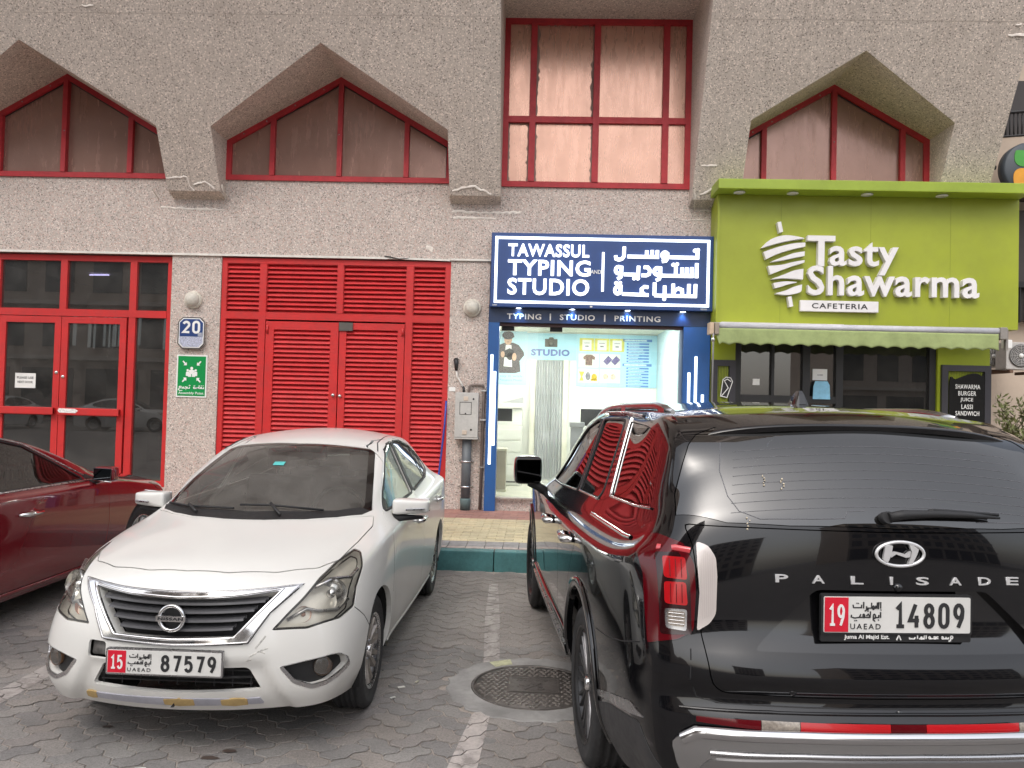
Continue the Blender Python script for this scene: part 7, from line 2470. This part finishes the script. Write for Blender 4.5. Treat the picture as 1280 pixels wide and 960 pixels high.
    mb.tube(pts, [.017, .018, .014, .011, .005], 10); mb.tube([pts[0] + Vector((0, -.04, -.01)), pts[0]], .022, 12)
    mb.build('rear_wiper', M_TRIM, t)
    mb = MB(); mb.tube([pts[1] + Vector((-.1, -.010, .014)), pts[2] + Vector((-.0, -.008, .014)), pts[4] + Vector((0, -.006, .01))], .005, 6); mb.build('wiper_blade', M_SEAL, t)
    # tail lamps: red lens with lit-looking blocks, pale vertical cover on the gate
    M_LRED = pm('lamp_deep_red', (.085, .001, .004), .08, coat=.4, spec=.3, var=.1)
    M_BRED = pm('lamp_bright_red', (.42, .004, .008), .2, coat=.5, var=.05)
    M_PALE = pm('lamp_cover_pale', (.66, .60, .57), .25, metal=.4, coat=.8, var=.05)
    lm3 = [(.872, 2.00, 1.222), (.856, 2.10, 1.247), (.82, 2.28, 1.27), (.765, 2.40, 1.258), (.738, 2.435, 1.19), (.733, 2.447, 1.09), (.742, 2.458, .955), (.80, 2.452, .922), (.893, 2.394, .892), (.905, 2.37, 1.0), (.905, 2.33, 1.13), (.900, 2.25, 1.19)]
    for sx in (1, -1):
        dd = (.62 * sx, .75, .25)
        pl2 = rpoly(proj2([(x * sx, y, z) for x, y, z in lm3], dd), .012, 2)
        open_hole(body, pl2, dd, .03)
        lamp = put(patch(skin, shrink(pl2, .003), dd, .003, .02), 'tail_lamp', M_LRED, t)
        put(patch(skin, shrink(pl2, .001), dd, .0015, .01, holes=[shrink(pl2, .009)]), 'lamp_edge', M_GLOSSB, lamp)
        put(patch(skin, rpoly([(a * sx, b_) for a, b_ in ((.752, .945), (.858, .940), (.862, 1.215), (.79, 1.228), (.757, 1.15))], .01, 2), BK, .0045, .003), 'lamp_inner', pm('lamp_blackred', (.02, .001, .002), .15, coat=.4), lamp)
        B3 = lambda pts: rpoly([(a * sx, b_) for a, b_ in pts], .01, 2)
        for z0_, z1_ in ((1.132, 1.208), (1.043, 1.122)):
            put(patch(skin, B3([(.765, z0_), (.842, z0_ + .004), (.842, z1_), (.770, z1_ + .002)]), BK, .006, .004), 'lamp_block', M_BRED, lamp)
            for k in range(3):
                xx = .784 + k * .019
                ribbon(T, [(xx * sx, z0_ + .008), (xx * sx, z1_ - .006)], BK, .003, .006, .0015).build('lamp_rib', M_LRED, lamp, recalc=False)
        put(patch(skin, B3([(.770, .955), (.840, .962), (.842, 1.03), (.767, 1.03)]), BK, .005, .004), 'reverse_frame', M_CHROMED, lamp)
        put(patch(skin, B3([(.776, .968), (.832, .973), (.834, 1.023), (.774, 1.023)]), BK, .0085, .004), 'reverse_lens', pm('clear_ribbed', (.30, .26, .22), .25, metal=.4, var=.4, vscale=90, coat=.8), lamp)
        for k in range(4):
            ribbon(T, [(.778 * sx, .978 + k * .012), (.830 * sx, .980 + k * .012)], BK, .003, .009, .0012).build('lamp_rib', M_CHROMED, lamp, recalc=False)
        ribbon(T, [(.752 * sx, 1.235), (.80 * sx, 1.24), (.852 * sx, 1.232)], BK, .022, .004, .002).build('lamp_bar', pm('lamp_pink', (.55, .06, .07), .15, coat=1.), lamp, recalc=False)
        pale = rpoly([(a * sx, b_) for a, b_ in ((.731, 1.268), (.690, 1.255), (.665, 1.215), (.662, 1.15), (.668, 1.02), (.69, .985), (.735, .957), (.724, 1.09), (.730, 1.19))], .012, 2)
        pc = put(patch(skin, pale, BK, .006, .01), 'lamp_cover', M_PALE, gt)
        mb = MB()
        for k in range(7):
            f_ = k / 6
            xa = .720 - f_ * .045
            ribbon(T, [(xa * sx, 1.24 - abs(f_ - .3) * .03), ((xa - .001) * sx, 1.0 + f_ * .02)], BK, .0012, .0062, .0005, step=.05, mb=mb)
        mb.build('cover_rib', pm('rib_grey', (.45, .40, .39), .3, metal=.4), pc, recalc=False)['kind'] = 'stuff'
        # silver flash on the lower corner, quarter seams
        sv_ = rpoly([(1.80, .470), (1.86, .505), (2.05, .556), (2.30, .605), (2.40, .628), (2.30, .650), (2.10, .600), (1.95, .556), (1.80, .510)], .006)
        put(patch(skin, sv_, (sx, .3, 0) if False else (sx, 0, 0), .004, .008), 'corner_trim', M_CHROMED, t)
        ribbon(T, [(1.80, .775), (2.0, .80), (2.20, .842), (2.36, .888)], (sx, 0, 0), .006, -.001, .0015).build('bumper_seam', M_SEAL, t, recalc=False)
        lower = rpoly([(1.74, .30), (2.42, .30), (2.46, .46), (2.36, .60), (2.05, .545), (1.80, .46)], .02)
        put(patch(skin, lower, (sx, 0, 0), .0025, .006), 'lower_cladding', pm('matt_cladding', (.03, .03, .032), .45, grime=.2), t)
    # bumper: reflector strip, skid plate, shelf line
    def bk(pts, off, nm, m, par=t, th=.01): return put(patch(skin, ccw(pts), BK, off, th), nm, m, par)
    sk = rpoly(sym([(0, .40), (.70, .42), (.80, .50), (.825, .59), (.755, .640), (.4, .650), (0, .652)]), .02, 2)
    skp = bk(sk, .014, 'skid_plate', pm('brushed_silver', (.50, .50, .50), .2, metal=.95, var=.03), th=.03)
    bk(rpoly(sym([(0, .40), (.66, .42), (.74, .50), (.70, .545), (.4, .562), (0, .566)]), .02), .022, 'skid_insert', pm('darker_silver', (.32, .31, .31), .3, metal=.85, var=.04), skp)
    ribbon(T, [(-.79, .600), (-.745, .628), (-.4, .637), (0, .639), (.4, .637), (.745, .628), (.79, .600)], BK, .040, .012, .016).build('skid_edge', pm('bright_silver', (.66, .66, .67), .16, metal=1., var=.03), skp, recalc=False)  # lighter strip added for the sky sheen on the plate's upper bevel
    ribbon(T, [(-.70, .566), (-.4, .578), (0, .582), (.4, .578), (.70, .566)], BK, .016, .018, .006).build('skid_ridge', M_CHROMED, skp, recalc=False)
    rs_ = [(.745, .660, .535, M_LRED, 1), (.533, .661, .405, pm('clear_ribbed', (0, 0, 0)), 0), (.403, .661, .095, M_BRED, 1), (.093, .661, -.03, M_LRED, 1), (-.032, .661, -.375, M_BRED, 1), (-.377, .661, -.50, _M['clear_ribbed'], 0), (-.502, .660, -.745, M_LRED, 1)]
    for a, z, b_, m, _ in rs_:
        lt = .5 if abs(a) > .7 else 1
        z0_, z1_ = .652, .682
        pts = [(b_, z0_), (a, z0_ + (.008 if a > .7 else 0)), (a, z1_ - (.004 if a > .7 else 0)), (b_, z1_ - (.004 if b_ < -.7 else 0))]
        bk(pts, .004, 'bumper_reflector', m, th=.01)
    ribbon(T, [(-.74, .735), (-.66, .722), (0, .722), (.66, .722), (.74, .735), (.765, .80), (.76, .90)], BK, .006, -.001, .0015).build('bumper_seam', M_SEAL, t, recalc=False)
    ribbon(T, [(-.80, .700), (-.5, .706), (0, .708), (.5, .706), (.80, .700)], BK, .012, .001, .006).build('bumper_ridge', P_BLACK, t, recalc=False)
    for x in (-.45, .05, .42):
        p, n = on_skin(T, (x, .775 if x != .05 else .71), BK)
        mb = MB(); mb.lathe([(0, .003), (.012, .003), (.013, 0)], (p.x, p.y, p.z), 'y', 14); mb.build('parking_sensor', M_GLOSSB, t)
    p, n = on_skin(T, (.02, 1.128), BK); mb = MB(); mb.lathe([(0, .012), (.012, .012), (.016, 0)], (p.x, p.y, p.z), 'y', 14); mb.build('camera', M_GLOSSB, gt)
    # spoiler over the glass
    mb = MB()
    n_ = 30; rows = []
    for i in range(n_ + 1):
        x = -.70 + 1.40 * i / n_
        e = abs(x) / .70
        y_r = 2.235 - .10 * e ** 3
        z_r = 1.700 - .055 * e ** 2.6 - .03 * e ** 8
        pf_, nf = on_skin(T, (x, 1.93), (0, 0, 1))
        zf = pf_.z + .002
        ym = (1.93 + y_r) / 2
        pm_, _ = on_skin(T, (x, min(2.08, ym)), (0, 0, 1))
        prof_ = [(1.93, zf - .004), (1.96, zf + .004), (ym, max(pm_.z + .006, (zf + z_r) / 2 + .008)), (y_r - .03, z_r + .004), (y_r, z_r - .006), (y_r - .006, z_r - .024), (y_r - .05, z_r - .034), (2.06, min(pm_.z, z_r - .02) - .01)]
        rows.append([mb.bm.verts.new((x, a, b_)) for a, b_ in prof_])
    for a, b_ in zip(rows, rows[1:]):
        for k in range(7): mb.bm.faces.new((a[k], b_[k], b_[k + 1], a[k + 1])).smooth = k != 4
    for rw_ in (rows[0], rows[-1]):
        try: mb.bm.faces.new(rw_)
        except ValueError: pass
    mb.build('spoiler', P_BLACK, t)
    mb = MB(); mb.box(-.11, .11, 2.215, 2.226, 1.668, 1.680); mb.build('brake_light', M_LRED, t)
    # side windows
    fw = rpoly([(-.62, 1.19), (-.42, 1.335), (-.20, 1.49), (.02, 1.595), (.30, 1.652), (.42, 1.658), (.47, 1.235), (-.2, 1.20)], .03)
    rw = rpoly([(.535, 1.24), (.49, 1.662), (.98, 1.672), (1.08, 1.665), (1.16, 1.30), (1.10, 1.262)], .03)
    qw = rpoly([(1.38, 1.31), (1.22, 1.672), (1.70, 1.663), (1.92, 1.64), (2.05, 1.50), (2.12, 1.355), (1.9, 1.335)], .03)
    fd = rpoly([(-.98, .45), (-.99, .8), (-.90, 1.10), (-.64, 1.21), (-.40, 1.40), (-.16, 1.55), (.04, 1.635), (.455, 1.69), (.50, 1.22), (.52, .75), (.50, .45)], .03, 2)
    rd = rpoly([(.515, .45), (.535, .75), (.515, 1.22), (.47, 1.692), (1.0, 1.70), (1.13, 1.69), (1.25, 1.30), (1.25, 1.10), (1.05, .92), (.93, .75), (.88, .45)], .03, 2)
    for sx in (1, -1):
        d_ = (sx, 0, 0)
        for pol, win, hy, hz in ((fd, fw, .15, 1.0), (rd, rw, 1.0, 1.03)):
            open_hole(body, pol, d_, .02)
            dr = put(patch(skin, shrink(pol, .0035), d_, 0, .02, holes=[win]), 'door', P_BLACK, t)
            put(patch(skin, shrink(win, .004), d_, -.006, .004), 'window', G_DARK if pol is rd else glass_mat('front_door_glass', (.16, .17, .15), ior=1.7), dr)
            ribbon(T, shrink(win, -.006), d_, .016, .0, .004, closed=True).build('window_trim', M_TRIM, dr, recalc=False)
            bl = [(-.60, 1.188), (-.2, 1.196), (.46, 1.230)] if pol is fd else [(.54, 1.236), (1.08, 1.252), (1.13, 1.262)]
            ribbon(T, bl, d_, .010, .003, .004).build('chrome_trim', M_CHROME, dr, recalc=False)
            p, n = on_skin(T, (hy, hz), d_)
            mb = MB()
            mb.tube([(p.x - sx * .004, p.y - .12, p.z), (p.x + sx * .038, p.y - .10, p.z + .004), (p.x + sx * .045, p.y + .07, p.z + .008), (p.x + sx * .0, p.y + .12, p.z + .008)], [.016, .024, .024, .014], 10)
            mb.build('handle', M_CHROME, dr)
            mb = MB(); mb.ball((p.x - sx * .012, p.y - .02, p.z), .02, .085, .036); mb.build('handle_cup', M_GLOSSB, dr)
        ribbon(T, [(.50, 1.24), (.455, 1.665)], d_, .085, -.001, .002).build('pillar_trim', M_GLOSSB, t, recalc=False)
        open_hole(body, qw, d_, .012)
        q_ = put(patch(skin, shrink(qw, .004), d_, -.004, .004), 'quarter_window', G_DARK, t)
        ribbon(T, [(1.22, 1.69), (1.29, 1.50), (1.37, 1.30), (1.9, 1.325), (2.14, 1.345)], d_, .010, .003, .005).build('chrome_trim', M_CHROME, q_, recalc=False)
        ribbon(T, [(-.10, 1.655), (.3, 1.705), (1.0, 1.715), (1.5, 1.705)], d_, .014, .003, .005).build('roof_trim', M_CHROMED, t, recalc=False)
        # chrome wedge running to the lamp, sill
        ribbon(T, [(1.12, 1.178), (1.5, 1.188), (1.9, 1.200), (2.02, 1.21)], d_, .020, .002, .006).build('wedge_trim', M_CHROME, t, recalc=False)
        ribbon(T, [(-1.05, .40), (.90, .40)], d_, .07, .004, .02).build('sill_trim', M_CHROMED, t, recalc=False)
        ribbon(T, [(-.95, .47), (.86, .47)], d_, .06, .003, .012).build('sill_cladding', M_GLOSSB, t, recalc=False)
        # roof rail
        mb = MB()
        pts = []
        for k in range(15):
            y = -.15 + 1.95 * k / 14
            p, n = on_skin(T, (.655 * sx, y), (0, 0, 1))
            e = min(1, k / 2, (14 - k) / 2)
            pts.append(p + Vector((0, 0, .004 + .016 * e)))
        mb.tube(pts, [.010] + [.019] * 13 + [.010], 10)
        for k in (1, 7, 13): mb.box(pts[k].x - .018, pts[k].x + .018, pts[k].y - .05, pts[k].y + .05, pts[k].z - .06, pts[k].z)
        mb.build('roof_rail', pm('rail_satin', (.42, .42, .43), .16, metal=1., var=.02), t)
        # mirrors
        mr = bpy.data.objects.new('wing_mirror', None); COL.objects.link(mr); mr.parent = t; mr.empty_display_size = .05; mr.location = (1.085 * sx, -.72, 1.235); mr.scale = (.92, 1, 1.15)
        mb = MB(); mb.box(-.13, .11, -.10, .07, -.085, .105, bev=.045)
        for w in mb.bm.verts:
            w.co.y += .06 * ((w.co.x + .13) / .24) ** 2; w.co.x *= sx
        o = mb.build('mirror_shell', P_BLACK, mr, smooth=True); sb = o.modifiers.new('s', 'SUBSURF'); sb.levels = 2; sb.render_levels = 2
        mb = MB(); mb.box(-.11, .09, .066, .076, -.065, .085, bev=.004)
        for w in mb.bm.verts: w.co.y += .06 * ((w.co.x + .13) / .24) ** 2; w.co.x *= sx
        mb.build('mirror_glass', pm('mirror_dark', (.03, .03, .032), .06, metal=1.), mr)  # a dark reflection is put into the glass colour
        mb = MB(); mb.tube([(-.17 * sx, .0, -.14), (-.10 * sx, 0, -.10), (-.02 * sx, 0, -.07)], [.035, .03, .03], 10); mb.build('mirror_foot', M_TRIM, mr)
    # windscreen
    dW = (0, -.6, .8)
    half = [(0, -1.22, 1.24), (.40, -1.12, 1.22), (.66, -.98, 1.20), (.735, -.86, 1.22), (.70, -.45, 1.46), (.665, -.12, 1.61), (.55, -.13, 1.65), (0, -.20, 1.68)]
    wsp = ccw(sym(proj2(half, dW)))
    open_hole(body, wsp, dW, .015)
    put(patch(skin, shrink(wsp, .006), dW, -.004, .006), 'windscreen', G_TINT, t)
    # fin aerial
    mb = MB()
    fp = [(-.09, 0), (-.05, .03), (-.0, .062), (.03, .066), (.045, .05), (.06, .0)]
    for sg in (1,):
        V = []
        for (yy, zz), w_ in zip(fp, (.004, .012, .010, .009, .012, .016)):
            V.append([mb.bm.verts.new((w_ * s2, 1.50 + yy, zz)) for s2 in (-1, 1)])
        Bv = [[mb.bm.verts.new((.033 * s2 * (1 if k else .5), 1.50 + yy, -.01)) for s2 in (-1, 1)] for k, (yy, zz) in enumerate(fp)]
        for k in range(5):
            mb.bm.faces.new((V[k][0], V[k][1], V[k + 1][1], V[k + 1][0]))
            mb.bm.faces.new((V[k][1], Bv[k][1], Bv[k + 1][1], V[k + 1][1])); mb.bm.faces.new((V[k][0], V[k + 1][0], Bv[k + 1][0], Bv[k][0]))
        mb.bm.faces.new((V[5][0], V[5][1], Bv[5][1], Bv[5][0]))
    o = mb.build('aerial', M_GLOSSB, t); p, n = on_skin(T, (-.045, 1.50), (0, 0, 1)); o.location = (-.045, 0, p.z); 
    put(body, 'body', P_BLACK, t)
    mb = MB(); mb.box(-.80, .80, -2.1, 2.30, .30, .40); mb.build('underbody', M_TRIM, t)
    for sx in (1, -1):
        for cy in (FA, RA):
            well(t, cy, WZ + .03, .45, .93, .55, sx)
            wheel(t, ((.965 - .1225) * sx, cy, WZ), sx, WR, .245, .262, 'suv')
    interior(t, .78, .25, 1.15, .50, M_SEATD, M_INT, -.55, 1.12)
    skin.free()
    return t
build_black()

# ================================================================ DARK RED SALOON (its right side shows)
def build_red():
    t = thing('parked_car', 'dark red saloon parked nose in at the left edge beside the white car', 'car', (RED_AT[0], RED_AT[1], 0), RED_AT[2])
    skin = red_skin()
    T = use_skin(skin)
    body = skin.copy()
    FA, RA, WZ, WR = -1.45, 1.33, .33, .33
    for sx in (1, -1):
        for cy in (FA, RA): open_hole(body, circle(cy, WZ + .015, .378), (sx, 0, 0), .03)
    dW = (0, -.6, .8)
    half = [(0, -1.20, 1.09), (.40, -1.10, 1.07), (.62, -.95, 1.045), (.69, -.80, 1.06), (.66, -.35, 1.22), (.60, .02, 1.345), (.5, .0, 1.375), (0, -.08, 1.41)]
    wsp = ccw(sym(proj2(half, dW))); open_hole(body, wsp, dW, .015)
    put(patch(skin, shrink(wsp, .006), dW, -.004, .006), 'windscreen', G_TINT, t)
    dR = (0, .6, .8)
    half = [(0, 2.02, 1.16), (.55, 1.95, 1.12), (.62, 1.80, 1.16), (.57, 1.42, 1.335), (.5, 1.36, 1.37), (0, 1.40, 1.42)]
    rp_ = ccw(sym(proj2(half, dR))); open_hole(body, rp_, dR, .015)
    put(patch(skin, shrink(rp_, .006), dR, -.004, .006), 'rear_window', G_DARK, t)
    fw = rpoly([(-.50, 1.005), (-.22, 1.165), (.05, 1.305), (.30, 1.365), (.56, 1.378), (.62, 1.012)], .03)
    rw = rpoly([(.70, 1.014), (.65, 1.380), (1.05, 1.362), (1.40, 1.268), (1.62, 1.15), (1.60, 1.09), (1.40, 1.055)], .03)
    fd = rpoly([(-.74, .27), (-.80, .62), (-.76, .96), (-.50, 1.045), (-.22, 1.205), (.05, 1.338), (.32, 1.395), (.625, 1.405), (.665, 1.0), (.655, .65), (.60, .27)], .03, 2)
    rd = rpoly([(.615, .27), (.67, .65), (.68, 1.0), (.64, 1.405), (1.08, 1.39), (1.44, 1.29), (1.68, 1.15), (1.62, .98), (1.38, .82), (1.12, .70), (.96, .50), (.94, .27)], .03, 2)
    g_ = glass_mat('red_car_glass', (.10, .09, .09), ior=1.65, dirt_sheen=.03)
    for sx in (1, -1):
        d_ = (sx, 0, 0)
        for pol, win, hy, hz in ((fd, fw, .33, .822), (rd, rw, 1.25, .85)):
            open_hole(body, pol, d_, .02)
            dr = put(patch(skin, shrink(pol, .004), d_, 0, .02, holes=[win]), 'door', P_RED, t)
            put(patch(skin, shrink(win, .004), d_, -.006, .004), 'window', g_, dr)
            ribbon(T, shrink(win, -.004), d_, .014, -.001, .004, closed=True).build('seal', M_SEAL, dr, recalc=False)
            ch = [(-.62, .985), (-.2, .995), (.64, 1.0)] if pol is fd else [(.66, 1.0), (1.4, 1.035), (1.66, 1.10)]
            ribbon(T, ch, d_, .014, .002, .005).build('chrome_trim', M_CHROMED, dr, recalc=False)
            ch = [(-.55, 1.03), (-.22, 1.198), (.05, 1.33), (.32, 1.388), (.62, 1.398)] if pol is fd else [(.64, 1.398), (1.08, 1.382), (1.44, 1.285)]
            ribbon(T, ch, d_, .012, .002, .005).build('chrome_trim', M_CHROMED, dr, recalc=False)
            p, n = on_skin(T, (hy, hz), d_)
            mb = MB(); mb.tube([(p.x - sx * .004, p.y - .12, p.z), (p.x + sx * .036, p.y - .10, p.z + .004), (p.x + sx * .042, p.y + .07, p.z + .006), (p.x, p.y + .12, p.z + .006)], [.012, .018, .018, .012], 8); mb.build('handle', M_CHROME, dr)
            mb = MB(); mb.ball((p.x - sx * .010, p.y - .04, p.z), .018, .095, .042); mb.build('handle_cup', P_RED, dr)
        put(patch(skin, [(-.70, .992), (-.53, 1.0), (-.52, 1.04), (-.60, 1.035)], d_, .002, .004), 'mirror_sail', M_TRIM, t)
        ribbon(T, [(-.95, .245), (.95, .245)], d_, .05, .002, .008).build('sill_trim', P_RED, t, recalc=False)
        mr = bpy.data.objects.new('wing_mirror', None); COL.objects.link(mr); mr.parent = t; mr.empty_display_size = .05; mr.location = (.985 * sx, -.60, 1.035); mr.scale = (.85, 1, .85)
        mb = MB(); mb.box(-.12, .12, -.08, .05, -.06, .085, bev=.035)
        for w in mb.bm.verts: w.co.y += .05 * ((w.co.x + .12) / .24) ** 2; w.co.x *= sx
        o = mb.build('mirror_shell', P_RED, mr, smooth=True); sb = o.modifiers.new('s', 'SUBSURF'); sb.levels = 2; sb.render_levels = 2
        mb = MB(); mb.box(-.105, .105, .046, .060, -.05, .072, bev=.004)
        for w in mb.bm.verts: w.co.y += .05 * ((w.co.x + .12) / .24) ** 2; w.co.x *= sx
        mb.build('mirror_glass', pm('mirror_blank', (.06, .065, .07), .05, metal=1.), mr)
        mb = MB(); mb.tube([(-.12 * sx, .04, -.055), (.10 * sx, .09, -.062)], .009, 8); mb.build('mirror_chrome', M_CHROME, mr)
        mb = MB(); mb.tube([(-.17 * sx, .0, -.085), (-.08 * sx, 0, -.06)], [.03, .026], 10); mb.build('mirror_foot', M_TRIM, mr)
        pl = rpoly(proj2([(x * sx, y, z) for x, y, z in ((.55, -2.2, .80), (.74, -1.95, .86), (.86, -1.65, .87), (.85, -1.75, .78), (.74, -2.1, .70), (.55, -2.28, .68))], (.6 * sx, -.7, .3)), .02)
        put(patch(skin, pl, (.6 * sx, -.7, .3), .003, .01), 'headlight', G_LENS, t)
        pl = rpoly(proj2([(x * sx, y, z) for x, y, z in ((.50, 2.38, .90), (.76, 2.25, .92), (.84, 2.05, .90), (.84, 2.1, .78), (.74, 2.32, .74), (.5, 2.4, .76))], (.6 * sx, .8, 0)), .02)
        put(patch(skin, pl, (.6 * sx, .8, 0), .003, .01), 'tail_lamp', pm('lamp_deep_red', (.22, .004, .01)), t)
    put(body, 'body', P_RED, t)
    mb = MB(); mb.box(-.72, .72, -2.0, 2.1, .24, .30); mb.build('underbody', M_TRIM, t)
    for sx in (1, -1):
        for cy in (FA, RA):
            well(t, cy, WZ + .015, .382, .86, .50, sx); wheel(t, ((.88 - .105) * sx, cy, WZ), sx, WR, .21, .22, 'plain')
    interior(t, .72, .30, 1.15, .34, M_SEATD, M_INT, -.42, 1.0)
    skin.free()
    return t
build_red()

# ---- cars parked across the street: they show only as reflections in the shop glass
def across(src_label, at, rz, lb):
    src = [o for o in COL.objects if o.get('label', '').startswith(src_label) and o.parent is None][0]
    c = copy_tree(src); c.location = (at[0], at[1], 0); c.rotation_euler = (0, 0, rz)
    tag(c, lb, 'car', 'cars parked across the street')
across('dusty white sedan', (-19.0, -13.0), R(80), 'white saloon parked sideways across the street, seen only in reflections')
across('dusty white sedan', (-24.5, -12.0), R(182), 'white saloon parked nose towards the shops across the street')
across('shiny black large', (-13.5, -14.0), R(176), 'black large car parked across the street, seen only in reflections')
